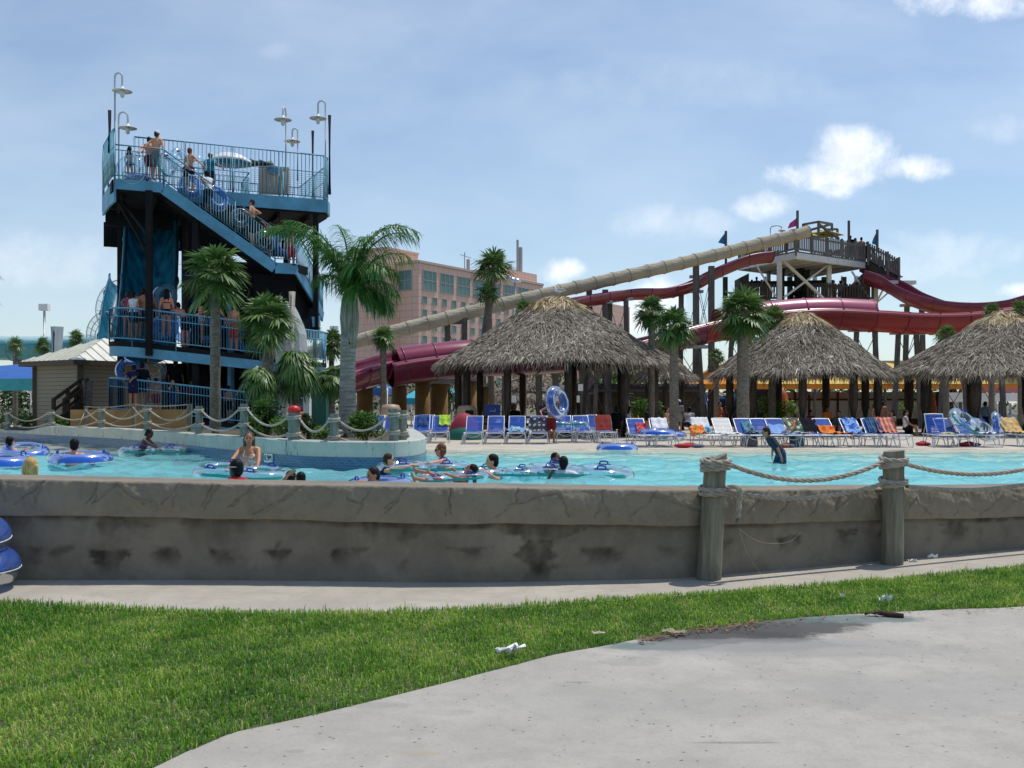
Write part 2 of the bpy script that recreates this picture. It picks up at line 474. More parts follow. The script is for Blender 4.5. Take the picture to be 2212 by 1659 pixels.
def inpoly(px, py, poly):
    c = np.zeros(len(px), bool); n = len(poly)
    for i in range(n):
        a, b = poly[i], poly[i-1]
        if a.y == b.y: continue
        k = ((a.y > py) != (b.y > py)) & (px < (b.x-a.x)*(py-a.y)/(b.y-a.y)+a.x)
        c ^= k
    return c
def fbm(x, y, sc, seed=0, oct=4):
    r = np.random.default_rng(seed); out = np.zeros_like(x); amp = 1; tot = 0
    for o in range(oct):
        for k in range(5):
            a = r.uniform(0, 2*np.pi); f = sc*2**o*r.uniform(.7,1.4); ph = r.uniform(0, 6.28)
            out += amp*np.sin((x*np.cos(a)+y*np.sin(a))*f*6.28+ph)/5
        tot += amp*.45; amp *= .55
    return out/tot
def blades(n, xr, yr, dens_y=None):
    px = npr.uniform(*xr, n); py = npr.uniform(*yr, n)
    k = inpoly(px, py, lawn_poly)
    # only what the photo or a step to the side could see
    k &= (np.abs(px) < py*.6+2.6) & (py > 2.6)
    return px[k], py[k]
bx, by = blades(1250000, (-11.5,12.0), (2.6,14.0))
nb = len(bx)
pt = fbm(bx, by, .55, 3); pt2 = fbm(bx, by, 2.4, 9)
left_lush = np.clip((-2.9-bx)/1.0, 0, 1)*np.clip((by-5.8)/.8, 0, 1)
ed = np.zeros(nb)
L = npr.uniform(.020,.056,nb)*(1+.35*pt2+.25*fbm(bx,by,.9,77)+.6*left_lush)
tall = npr.random(nb) < (0.012+.05*np.clip(fbm(bx,by,1.7,55)-.25,0,1)); L[tall] *= 1.7
wd = npr.uniform(.0022,.0042,nb)
ya = npr.uniform(0, 2*np.pi, nb); ln = npr.uniform(.15,.95,nb)
dx, dy = np.cos(ya), np.sin(ya); sx_, sy_ = -dy, dx
base = np.stack([bx,by,np.full(nb,-.004)],1); dirh = np.stack([dx,dy,np.zeros(nb)],1); side = np.stack([sx_,sy_,np.zeros(nb)],1)
mid = base+dirh*(L*ln*.3)[:,None]; mid[:,2] += L*.62
tip = base+dirh*(L*ln*.85)[:,None]; tip[:,2] += L*(1.02-.35*ln)
vv = np.stack([base-side*wd[:,None], base+side*wd[:,None], mid-side*(wd*.8)[:,None], mid+side*(wd*.8)[:,None], tip-side*(wd*.12)[:,None], tip+side*(wd*.12)[:,None]],1).reshape(-1,3)
i0 = np.arange(nb)*6
ff = np.concatenate([np.stack([i0,i0+1,i0+3,i0+2],1), np.stack([i0+2,i0+3,i0+5,i0+4],1)])
pt3 = fbm(bx, by, 1.1, 61)
tone = np.clip(.42+.20*pt+.15*pt2+.10*pt3+npr.normal(0,.18,nb)-.26*left_lush, 0, .88)
dry = npr.random(nb) < (.05+.16*np.clip(pt3+.3*pt2-.1,0,1)); tone[dry] = npr.uniform(.9,1.0,dry.sum())
grass_m = attrmat('m_grass', [(0.0,(0.048,0.17,0.016)),(0.4,(0.18,0.385,0.038)),(0.72,(0.40,0.57,0.08)),(0.88,(0.58,0.64,0.15)),(1.0,(0.72,0.62,0.34))], 'tone', 0.5, transl=0.42)
o = npmesh('grass', vv, ff, grass_m, attrs={'tone': np.repeat(tone,6)}); tag(o, 'short sunlit green lawn grass with paler dry blades between path and pavement', 'grass', kind='stuff')

# ================================================================== the long low pool wall in front
seg = [0.0]
for a, b in zip(WL[:-1], WL[1:]): seg.append(seg[-1]+math.hypot(b.x-a.x, b.y-a.y))
WU = np.array(seg); WX = np.array([p.x for p in WL]); WY = np.array([p.y for p in WL]); WZ = np.array([p.z for p in WL]); WVX = HX+F*WX/WY
def wall_uz(vx, vy):
    u = np.interp(vx, WVX, WU); D = np.interp(vx, WVX, WY)-.04
    return u, CZ-(vy-HY)/F*D
cracks = []
def addc(ox, oy, sc, lst):
    for poly in lst: cracks.append([wall_uz(ox+sc*a, oy+sc*b) for a, b in poly])
addc(0,1016.5,.337,[[(22,60),(20,95),(-5,130)],[(25,95),(60,200)],[(300,60),(240,125),(115,215)],[(300,70),(265,140),(240,205)],[(632,85),(625,130),(575,205)],[(632,120),(618,205)],[(775,75),(735,110),(625,200)],[(765,90),(830,140),(940,215)],[(860,165),(980,200)],[(1148,75),(1140,115),(1050,215)],[(1140,120),(1118,230)],[(1365,80),(1360,120),(1310,225)],[(1415,90),(1375,150),(1325,245)],[(1655,90),(1570,150),(1475,230)],[(1600,130),(1500,230)],[(1935,105),(1800,190),(1645,275)],[(1900,140),(1710,265)]])
addc(745.5,1016.5,.36765,[[(10,130),(30,165),(95,195)],[(160,110),(120,165),(85,250)],[(355,105),(320,160),(240,220)],[(325,140),(310,190),(240,245)],[(622,105),(615,190),(590,260)],[(615,190),(625,250)],[(1008,105),(1000,185),(885,275)],[(995,185),(950,205)],[(1000,195),(1060,185),(1110,160),(1240,135)],[(1250,140),(1275,175),(1308,270)],[(1510,120),(1500,170),(1462,275)],[(1500,170),(1550,270)],[(1815,115),(1780,180),(1660,270)],[(1800,155),(1870,165),(1950,205),(2100,245)]])
addc(1423.2,914.9,.35661,[[(660,400),(600,450),(500,550)],[(810,420),(690,560)],[(970,415),(940,470),(890,560)],[(1085,400),(1050,500),(1000,575)],[(1110,470),(1040,530)],[(1525,455),(1540,490),(1620,545)],[(1525,460),(1470,520)],[(1800,480),(1890,530)],[(1800,490),(1760,555)],[(2050,440),(1920,550)],[(2110,440),(2200,470)]])
stains = []
def adds(ox, oy, sc, lst):
    for (x, y0, y1, wpx, k) in lst:
        u, z0 = wall_uz(ox+sc*x, oy+sc*y0); _, z1 = wall_uz(ox+sc*x, oy+sc*y1)
        stains.append((u, z0, z1, wpx*sc/F*9.2*1.08, min(1.0,k*1.5)))
adds(0,1016.5,.337,[(380,485,610,130,.5),(700,500,690,210,1.0),(880,300,430,180,.5),(1080,488,640,200,.65),(1240,300,430,160,.4),(1420,505,640,170,.6),(1780,505,640,180,.6),(2200,495,640,150,.6),(240,480,690,110,.5),(690,300,500,160,.35),(120,300,420,180,.35),(1540,280,420,200,.35),(1770,450,580,40,.7)])
adds(745.5,1016.5,.36765,[(60,450,540,150,.45),(380,335,470,150,.4),(740,445,560,220,.55),(1125,390,670,190,1.0),(1130,300,480,420,.5),(1500,445,580,220,.65),(1900,440,540,210,.3),(150,300,420,160,.45),(450,330,480,60,.35),(340,520,640,90,.3)])
adds(1423.2,914.9,.35661,[(770,680,800,220,.55),(1125,640,760,180,.55),(1160,700,820,50,.5),(1640,690,760,60,.5),(1800,580,730,240,.45),(1950,640,760,40,.6),(400,700,830,200,.35),(560,600,640,300,.4),(1350,640,860,60,.5)])
uu = np.concatenate([np.linspace(WU[0], np.interp(-60,WVX,WU), 60, endpoint=False), np.arange(np.interp(-60,WVX,WU), np.interp(2290,WVX,WU), .014), np.linspace(np.interp(2290,WVX,WU), WU[-1], 80)])
wx, wy, wz = np.interp(uu,WU,WX), np.interp(uu,WU,WY), np.interp(uu,WU,WZ)
tx, ty = np.gradient(wx,uu), np.gradient(wy,uu); tl = np.hypot(tx,ty); nx, ny = ty/tl, -tx/tl   # toward the camera
BAND = .30
prof = []   # (part fraction, out, z as (a*ztop+b))
for k in range(30): prof.append(('l', 0.0, k/29))
for k in range(30): prof.append(('b', .05+.015*math.sin(math.pi*k/29), k/29))
for k in range(1,5): prof.append(('t', .05-.035*(k/4)**2, .0+.03*math.sin(k/4*math.pi/2)))
for k in range(1,6): prof.append(('t', .015-.42*k/5, .03))
prof.append(('k', -.405, -.3)); prof.append(('k', -.405, -1.4))
nu, npf = len(uu), len(prof)
VV = np.zeros((npf, nu, 3)); CR = np.zeros((npf,nu)); ST = np.zeros((npf,nu)); BANDA = np.zeros((npf,nu))
lower_n = fbm(uu, uu*0, .35, 21)
for i, (kind, out, f) in enumerate(prof):
    ztop = wz-.03
    zb = ztop-BAND+.012*fbm(uu,uu*0,.8,5)
    if kind == 'l': z = -.05+(zb+.05)*f
    elif kind == 'b': z = zb+(ztop-zb)*f
    else: z = ztop+f
    o_ = np.full(nu, out)
    o_ = o_+.010*fbm(uu, z, 1.3, 31)*(1 if kind != 'k' else 0)+(.012*fbm(uu,z,3.2,37) if kind in 'bt' else 0)
    if kind in 'bt' and out > -.03:
        d2 = np.full(nu, 9.0)
        for cpoly in cracks:
            for (a, b) in zip(cpoly[:-1], cpoly[1:]):
                ab = np.array([b[0]-a[0], b[1]-a[1]]); L2 = ab@ab
                wob = .008*np.sin(z*60+a[0]*7)
                t_ = np.clip(((uu-a[0])*ab[0]+(z-a[1])*ab[1])/L2, 0, 1)
                d2 = np.minimum(d2, np.hypot(uu+wob-a[0]-t_*ab[0], z-a[1]-t_*ab[1]))
        cr = np.clip(1-d2/.012, 0, 1); CR[i] = cr*(.55+.45*fbm(uu,z,4,71)); o_ = o_-.010*cr+.006*np.clip(1-np.abs(d2-.03)/.03,0,1)
        BANDA[i] = 1
    if kind == 'l':
        s_ = np.zeros(nu)
        for (u0, z0, z1, w_, k_) in stains:
            fz = np.clip((z0-z)/(max(z0-z1,.01)), -1, 1.4)
            half = w_*.5*np.clip(1.05-(.62 if k_ < .9 else .28)*np.clip(fz,0,1), .2, 1)*(1.1+.45*fbm(z*5+u0*3,uu,1.0,3)+.35*fbm(uu*6,z*4+u0,1.0,13))
            inz = np.clip((z0+.02*fbm(uu,uu*0,2.2,int(abs(u0)*7)+3)-z)/.03,0,1)*np.clip((z-z1)/.12,0,1)*(.65+.35*np.clip(1-fz,0,1))
            s_ = np.maximum(s_, k_*inz*np.clip((half-np.abs(uu-u0+.05*fbm(z*3+u0,z,1.2,8)))/.06, 0, 1))
        s_ = np.maximum(s_, .75*np.clip((z-(zb-.05-.04*np.abs(lower_n)))/.03,0,1)*np.clip(.6+lower_n,0,1))  # shade under the coping overhang, painted into the same mask as the stains
        drip = np.clip(fbm(uu,z*.16,2.6,91,4)*1.5-.25,0,1)*np.clip((z-.12)/.5,0,1)*.30
        ST[i] = np.clip(s_*(.88+.5*fbm(uu*2,z*2,1.6,17)),0,.92)+drip+.22*np.clip(fbm(uu,z*.8,1.0,44)*1.6-.35,0,1)
    VV[i,:,0] = wx+nx*o_; VV[i,:,1] = wy+ny*o_; VV[i,:,2] = z
idx = np.arange(npf*nu).reshape(npf,nu)
fc = np.stack([idx[:-1,:-1].ravel(), idx[:-1,1:].ravel(), idx[1:,1:].ravel(), idx[1:,:-1].ravel()],1)
t = NT('m_pool_wall'); c = t.coord(); n1 = t.noise(c, 1.3, 6, .65); n2 = t.noise(c, 7, 6, .7); n3 = t.noise(c, 45, 3)
k = t.mix(t.ramp(n1,[(.35,0.),(.68,1.)]), (0.175,0.148,0.113), (0.28,0.236,0.18))
k = t.mix(t.math('MULTIPLY', t.attr('band'), .35), k, (0.36,0.30,0.215))
k = t.mix(t.ramp(n2,[(.48,0.),(.7,.45)]), k, (0.14,0.12,0.09))
k = t.mix(t.math('MULTIPLY', t.attr('stain'), .92), k, (0.045,0.034,0.023))  # stains plus the painted shade below the coping
k = t.mix(t.math('MULTIPLY', t.attr('crack'), .8), k, (0.05,0.042,0.032))
wall_m = t.done(k, .88, t.bump(t.math('ADD', n3, t.math('MULTIPLY', n2, 1.5)), .5, .012))
o = npmesh('pool_wall', VV.reshape(-1,3), fc, wall_m, attrs={'crack':CR.ravel(),'stain':ST.ravel(),'band':BANDA.ravel()}, smooth=True)
tag(o, 'long low stained concrete wall with carved rock coping in front of the pool', 'wall')

# ================================================================== pool, water, deck, island
t = NT('m_pool_floor'); c = t.coord(); s_ = t.n('ShaderNodeSeparateXYZ'); t.l(c, s_.inputs[0])
mr = t.n('ShaderNodeMapRange'); t.l(t.math('ADD', s_.outputs[1], t.math('MULTIPLY', t.noise(c,.5,3), 1.5)), mr.inputs[0]); mr.inputs[1].default_value = 20.5; mr.inputs[2].default_value = 26.4
t.done(t.mix(mr.outputs[0], (0.38,0.80,0.84), (0.62,0.58,0.47)), .7); pf_m = t.m  # turquoise to beige blend stands in for light absorbed with water depth
b = MB(); rows = []
for y, z in ((8.5,-.6),(18,-.6),(20,-.35),(22,-.1),(24,.13),(25.4,.29),(26.5,.392),(26.9,.398)):
    rows.append([V((x,y,z if x > -3.5 else -.6)) for x in (-60,-45,-25,-10,-5,-3.6,-3.2,0,5,10,20,35,55)])
b.grid(rows, True); b.grid([[V((x,y,z)) for x in (-60,-20,-3.2)] for y,z in ((17,-.62),(30,-.62),(62,-.62))],False); tag(b.build('pool_floor', pf_m), kind='structure')
# water surface with real ripples
xs = np.arange(-34, 24, .085); ys = np.arange(9.05, 52, .08)
gx, gy = np.meshgrid(xs, ys)
amp = np.where(gx > -3.1, np.clip((26.8-gy)/4.5, .12, 1), 1)
h = np.zeros_like(gx); rw = np.random.default_rng(4)
for k in range(46):
    lam = 10**rw.uniform(-.62,.28); th = rw.normal(math.pi/2+.15, .8); ph = rw.uniform(0,6.28)
    a_ = .0085*lam**.75
    kx, ky = math.cos(th)*6.283/lam, math.sin(th)*6.283/lam
    arg = gx*kx+gy*ky+ph+.8*np.sin(gx*.7+k)+.6*np.sin(gy*.9+k*2)
    h += a_*np.sin(arg)
h += .02*np.sin(gy*1.6+gx*.18+np.sin(gx*.3))
wvv = np.stack([gx,gy,WATER+h*amp*.95],-1).reshape(-1,3)
m_, n_ = gx.shape; idx = np.arange(m_*n_).reshape(m_,n_)
fc = np.stack([idx[:-1,:-1].ravel(), idx[:-1,1:].ravel(), idx[1:,1:].ravel(), idx[1:,:-1].ravel()],1)
cx_ = wvv[fc[:,0]]; wyi = np.interp(cx_[:,0], WX, WY)
fc = fc[(cx_[:,1] > wyi+.36) & ((cx_[:,1] < 26.9) | (cx_[:,0] < -3.1))]
t = NT('m_water'); c = t.coord()
nz = t.noise(t.mapping(c,(2.2,4.5,1)), 2.4, 5, .6, .5)
nrm = t.bump(nz, .8, .06)
fr = t.n('ShaderNodeFresnel'); fr.inputs[0].default_value = 1.33; t.l(nrm, fr.inputs['Normal'])
frs = t.math('MULTIPLY', fr.outputs[0], .74)
gl = t.n('ShaderNodeBsdfGlossy'); gl.inputs['Roughness'].default_value = .05; t.l(nrm, gl.inputs['Normal'])
s_ = t.n('ShaderNodeSeparateXYZ'); t.l(c, s_.inputs[0])
mr = t.n('ShaderNodeMapRange'); t.l(s_.outputs[1], mr.inputs[0]); mr.inputs[1].default_value = 20.5; mr.inputs[2].default_value = 26.4
tr = t.n('ShaderNodeBsdfTransparent'); t.l(t.mix(mr.outputs[0], (0.62,0.92,0.94), (0.95,0.98,0.97)), tr.inputs[0])
body = t.n('ShaderNodeBsdfDiffuse'); body.inputs[0].default_value = (0.27,0.68,0.71,1)
bf = t.n('ShaderNodeMapRange'); t.l(s_.outputs[1], bf.inputs[0]); bf.inputs[1].default_value = 19.5; bf.inputs[2].default_value = 26.2; bf.inputs[3].default_value = .5; bf.inputs[4].default_value = .0
m0 = t.n('ShaderNodeMixShader'); t.l(bf.outputs[0], m0.inputs[0]); t.l(tr.outputs[0], m0.inputs[1]); t.l(body.outputs[0], m0.inputs[2])
m1 = t.n('ShaderNodeMixShader'); t.l(frs, m1.inputs[0]); t.l(m0.outputs[0], m1.inputs[1]); t.l(gl.outputs[0], m1.inputs[2]); t.l(m1.outputs[0], t.out.inputs[0])
tag(npmesh('water', wvv, fc, t.m, smooth=True), kind='structure')
deck_m = concrete('m_deck', (0.56,0.50,0.41), speck=.2)
b = MB(); rows = []
for y, z in ((26.2,.30),(26.65,.392),(27.3,.412),(29,.42),(38,.42),(75,.42)): rows.append([V((x,y,z)) for x in np.linspace(-3.2,70,20)])
b.grid(rows, True); b.grid([[V((x,y,.415)) for x in (-60,-3.2)] for y in (33.5,75)],False); tag(b.build('deck', deck_m), kind='structure')

isl = [(-420,60),(-200,45),(-60,38),(0,35),(100,32),(219,29.3),(330,26.2),(450,22.6),(560,20.2),(640,19),(700,18.55),(800,18.3),(860,18.5),(902,19.3),(919,20.6),(917,22.5),(906,25.5),(895,28.5)]
ISL = smooth_line([V((X(a,b_),b_,0)) for a, b_ in isl], 8)
def isl_top(vx): return .93 if vx > 98 else (.73+.2*max(0,(vx-55)/43) if vx > 55 else .73)
def normals2(pts):
    out = []
    for i in range(len(pts)):
        d = pts[min(i+1,len(pts)-1)]-pts[max(i-1,0)]; d.z = 0; d.normalize(); out.append(V((d.y,-d.x,0)))
    return out
IN = normals2(ISL)
t = NT('m_island_wall'); c = t.coord(); n1 = t.noise(c,1.6,6,.65); n2 = t.noise(t.mapping(c,(1,1,.35)),5,6,.75)
k = t.mix(t.ramp(n1,[(.35,0.),(.7,1.)]), (0.40,0.44,0.40), (0.56,0.55,0.47))
k = t.mix(t.ramp(n2,[(.58,0.),(.66,.85)]), k, (0.07,0.075,0.06))
isl_m = t.done(k,.85,t.bump(n2,.4,.02))
b = MB(); rows = [[] for _ in range(6)]
for p, n in zip(ISL, IN):
    zt = isl_top(HX+F*p.x/p.y)
    for i, (o_, z) in enumerate(((0,-.65),(0,zt-.02),(-.03,zt),(-.34,zt),(-.36,zt-.03),(-.36,.3))): rows[i].append(p+n*o_+V((0,0,z)))
b.grid(rows, False)
iw = b.build('island_wall', isl_m); tag(iw, 'curved mould-streaked pale concrete wall of the planted island with blue tiles at the waterline', 'wall')
b = MB(); rows = [[],[]]
for p, n in zip(ISL, IN):
    for i, z in enumerate((-.6,.635)): rows[i].append(p+n*.012+V((0,0,z)))
b.grid(rows, False)
t = NT('m_tiles'); c = t.coord()
# tiles laid out along the wall: use length along x/y via object coordinates
bk = t.n('ShaderNodeTexBrick'); t.l(t.mapping(c,(1,1,1),rot=(R(90),0,0)), bk.inputs['Vector']); bk.inputs['Scale'].default_value = 9; bk.inputs['Mortar Size'].default_value = .035
bk.inputs['Color1'].default_value = (0.03,0.10,0.22,1); bk.inputs['Color2'].default_value = (0.05,0.15,0.28,1); bk.inputs['Mortar'].default_value = (0.14,0.2,0.25,1); bk.inputs['Brick Width'].default_value = .9; bk.inputs['Row Height'].default_value = .45
b.build('tile_band', t.done(bk.outputs[0], .25), iw)
b = MB()
inner = [p-n*.3 for p, n in zip(ISL, IN) if p.y < 40]
b.prism([V((p.x,p.y,.78)) for p in inner]+[V((-3.5,30.5,.78)),V((-8,33.3,.78)),V((-14,34.2,.78)),V((-20,38,.78))], 0.7)
tag(b.build('island_soil', paint('m_soil',(0.09,0.07,0.045),.95,.4,3,.5)), kind='structure')
def text_mesh(body, size, name, mat, parent, M, depth=.004, align='CENTER'):
    cu_ = bpy.data.curves.new(name, 'FONT'); cu_.body = body; cu_.size = size; cu_.extrude = depth; cu_.align_x = align; cu_.align_y = 'CENTER'
    o_ = bpy.data.objects.new(name, cu_); COL.objects.link(o_)
    me = bpy.data.meshes.new_from_object(o_.evaluated_get(bpy.context.evaluated_depsgraph_get()))
    bpy.data.objects.remove(o_)
    me.name = name; me.transform(M); me.transform(Matrix.Translation(-origin(parent))); me.materials.clear(); me.materials.append(mat)
    r_ = bpy.data.objects.new(name, me); COL.objects.link(r_); setparent(r_, parent); return r_
# depth marker plate on the tile band
white_m = paint('m_white',(0.78,0.78,0.75),.5,.06,5,.03); black_m = paint('m_black',(0.012,0.013,0.015),.6,.2,5,.03)
i_ = min(range(len(ISL)), key=lambda i: abs(HX+F*ISL[i].x/ISL[i].y-581)); p_, n_i = ISL[i_], IN[i_]
tdir = V((-n_i.y,n_i.x,0))
Mx = Matrix((( tdir.x, 0, n_i.x, p_.x+n_i.x*.03),(tdir.y,0,n_i.y,p_.y+n_i.y*.03),(0,1,0,.545),(0,0,0,1)))
b = MB(); b.box((0,0,0),(.36,.17,.02)); b.v = [tuple(Mx @ V(v)) for v in b.v]; dm = b.build('depth_marker', white_m, iw)
text_mesh('0.9M', .16, 'lettering', black_m, iw, Mx @ Matrix.Translation((0,0,.012)))
# ================================================================== plants
leaf_m = attrmat('m_palm_leaf', [(0.0,(0.026,0.07,0.018)),(0.45,(0.085,0.18,0.045)),(0.8,(0.24,0.34,0.11)),(1.0,(0.42,0.36,0.17))], 'tone', 0.42, transl=0.22)
bush_m = attrmat('m_bush_leaf', [(0.0,(0.016,0.05,0.010)),(0.5,(0.07,0.18,0.022)),(1.0,(0.30,0.42,0.06))], 'tone', 0.45, transl=0.3)
trunk_m = wood('m_palm_trunk', (0.20,0.17,0.135), .9, (5,5,9), .5)
qtrunk_m = wood('m_queen_trunk', (0.30,0.285,0.25), .85, (2,2,7), .45)
boot_m = wood('m_palm_boots', (0.24,0.20,0.14), .9, (16,16,2), .55)
def strip(mb, p, d, side, L, w, droop, tone, k=2):
    """leaf strip from p along d, pointed, drooping"""
    vs = []
    for i in range(k+1):
        s_ = i/k
        c = p+d*(L*s_)+V((0,0,-droop*L*s_*s_))
        ww = w*(.35+1.3*s_*(1-s_)*2) if s_ < 1 else w*.08
        vs += [c-side*ww*.5, c+side*ww*.5]
    mb.add(vs, [(2*i,2*i+1,2*i+3,2*i+2) for i in range(k)], False, tone)
def fan_crown(mb, c, rad, n, rg, droopy=0.0, nseg=26, lowest=-50):
    for i in range(n):
        az = i*2.39996+rg.uniform(-.3,.3); f = i/(n-1)
        el = R(84-f*(84-lowest)+rg.uniform(-10,10))
        d = V((math.cos(az)*math.cos(el), math.sin(az)*math.cos(el), math.sin(el)))
        a = V((-math.sin(az), math.cos(az), 0)); pl = rad*rg.uniform(.34,.56)
        q1 = c+d*pl*.5; q2 = c+d*pl+V((0,0,-pl*.16*(1+droopy)))
        mb.tube([c, q1, q2], [.022,.016,.011], 4, False); 
        mb.col[-12:] = [.72]*12
        e = (q2-q1).normalized(); a = (a-e*a.dot(e)).normalized(); up = a.cross(e); up = up if up.z > 0 else -up
        a = (a*math.cos(rg.uniform(-.5,.5))+up*math.sin(rg.uniform(-.5,.5))).normalized()
        lt = (0.5 if f < .7 else .42)+rg.uniform(-.12,.15)+(.32 if f > .93 and rg.random() < .5 else 0)
        fr = rad*rg.uniform(.50,.64)
        for k in range(nseg):
            th = R(-118+236*k/(nseg-1)+rg.uniform(-3,3))
            sd = (e*math.cos(th)+a*math.sin(th)+up*(.10+.10*rg.random())*(1 if k % 2 else .4)).normalized()
            ls = fr*(.70+.30*math.cos(th*.62))*rg.uniform(.88,1.08)
            strip(mb, q2-e*.02, sd, sd.cross(up).normalized(), ls, .05*rad+.012, .18+.22*droopy+rg.uniform(0,.32), min(1,max(0,lt+rg.uniform(-.16,.16))), 3)
def boots(mb, top, r, h, rg):
    for i in range(34):
        az = rg.uniform(0,6.28); z = -h*rg.random()
        o = V((math.cos(az),math.sin(az),0)); p = top+o*(r*.8)+V((0,0,z))
        mb.beam(p, p+o*.07+V((0,0,.16)), .06, .02, o)
def palm(name, label, base, crown, rad, tr, seed, n=30, droopy=0.0, nseg=24, lowest=-50, group=None, bend=0.0, cat='palm tree'):
    rg = random.Random(seed)
    r_ = empty(name, base, label, cat, group)
    m = MB(); pts = []; rr = []
    for i in range(15):
        f = i/14; p = base.lerp(crown, f)+V((math.sin(f*3.1)*bend, 0, 0)); pts.append(p); rr.append(tr*(1.16-.3*f if f < .1 else 1.05-.12*f)*(1+.05*math.sin(i*2.3)))
    pts[0] = pts[0]-V((0,0,.15))
    m.tube(pts, rr, 12); m.build('trunk', trunk_m, r_)
    m = MB(); boots(m, crown+V((0,0,.0)), tr, min(.55,rad*.6), rg)
    m.lathe([(tr*1.0,-.5*rad),(tr*1.35,-.2*rad),(tr*1.2,.02)], crown, 10); 
    for i in range(7):
        az = rg.uniform(0,6.28); o = V((math.cos(az),math.sin(az),0)); strip(m, crown+o*tr*1.2-V((0,0,.1*rad)), (o*.5-V((0,0,1))).normalized(), V((-o.y,o.x,0)), rad*rg.uniform(.3,.55), .05, .2, .5, 3)
    m.build('leaf_bases', boot_m, r_)
    m = MB(); fan_crown(m, crown, rad, n, rg, droopy, nseg, lowest); m.build('crown', leaf_m, r_, attr='tone')
    return r_
PG = 'cabbage palms around the pool'
def palmv(label, cx_, cy_, D, radv, by, seed, gz=None, trv=11, lean=0, **kw):
    c = P(cx_, cy_, D); b_ = V((c.x+lean, D, gz if gz is not None else .40))
    return palm('cabbage_palm', label, b_, c, radv/F*D, trv/F*D, seed, group=PG, **kw)
palmv('tall cabbage palm with thick dark trunk standing in front of the blue tower', 465, 592, 26, 88, 937, 1, .76, 11, n=30)
palmv('bushy cabbage palm with fat booted trunk at the right end of the tower walkway', 578, 690, 25, 84, 900, 2, .76, 13, n=32)
palmv('shaggy dark drooping palm just left of the tall grey trunked palm', 640, 778, 24, 66, 930, 3, .76, 8, n=36, droopy=1.6, lowest=-75)
palmv('small bright green drooping palm low in front of the tower corner', 563, 812, 23.5, 56, 935, 4, .76, 9, n=24, droopy=1.5, lowest=-60)
palmv('small spiky palm half hidden behind the tall grey trunked palm', 717, 812, 25, 48, 925, 5, .76, 7, n=26, droopy=.8, lowest=-65)
palmv('tallest palm of the leaning pair in front of the pink hotel', 1066, 580, 48, 60, 0, 6, None, 9, lean=-.95, nseg=18, n=28, lowest=-15)
palmv('shorter palm of the leaning pair in front of the pink hotel', 1054, 636, 47.4, 40, 0, 7, None, 7, lean=.25, nseg=16, n=18, lowest=-30)
palmv('cabbage palm with slim trunk at the right eave of the biggest thatched hut', 1456, 705, 34, 62, 925, 8, None, 10, nseg=22)
palmv('cabbage palm rising behind the right slope of the biggest thatched hut', 1408, 672, 38.5, 48, 0, 9, None, 8, nseg=20)
palmv('thick trunked cabbage palm in front of the middle thatched hut', 1605, 675, 34.5, 74, 905, 10, None, 13.5, n=34, nseg=24)
palmv('palm crown peeping out behind the thick trunked palm by the middle hut', 1668, 690, 41, 46, 0, 12, None, 8, nseg=18)
palmv('small palm between the trestle posts left of the orange awning', 1548, 768, 51, 27, 0, 13, None, 6, nseg=14, n=20)
palmv('small round palm against the sky right of the tower', 680, 716, 45, 24, 0, 14, None, 5, nseg=14, n=24)
palmv('palm in front of the left end of the red slide', 828, 728, 40, 38, 0, 15, None, 7, nseg=18, n=28)
palmv('pale palm behind the swollen top of the grey trunked palm', 716, 742, 41, 42, 0, 16, None, 6, nseg=18, n=24)
palmv('palm top showing above the left slope of the rightmost thatched hut', 2044, 724, 47, 34, 0, 17, None, 6, nseg=16, n=22)
palmv('palm top directly behind the peak of the rightmost thatched hut', 2142, 674, 46, 30, 0, 18, None, 6, nseg=16, n=22)
palmv('palm top at the right photo edge above the rightmost thatched hut', 2206, 672, 46.5, 36, 0, 19, None, 7, nseg=16, n=24)
palmv('palm top behind the left shoulder of the biggest thatched hut', 1130, 668, 46, 32, 0, 20, None, 7, nseg=16, n=22)
palmv('leftmost small palm in front of the teal slide tube', 33, 744, 52, 26, 0, 21, None, 5, nseg=14, n=20)
palmv('small palm between the white lamp pole and the leftmost palm', 93, 746, 52, 28, 0, 22, None, 5, nseg=14, n=22)
palmv('small dark palm right of the grey pipe column above the shed', 164, 730, 51, 26, 0, 23, None, 5, nseg=14, n=24)
palmv('palm outside the left photo edge with only frond tips showing', -92, 560, 26, 95, 0, 24, .4, 11, n=26)

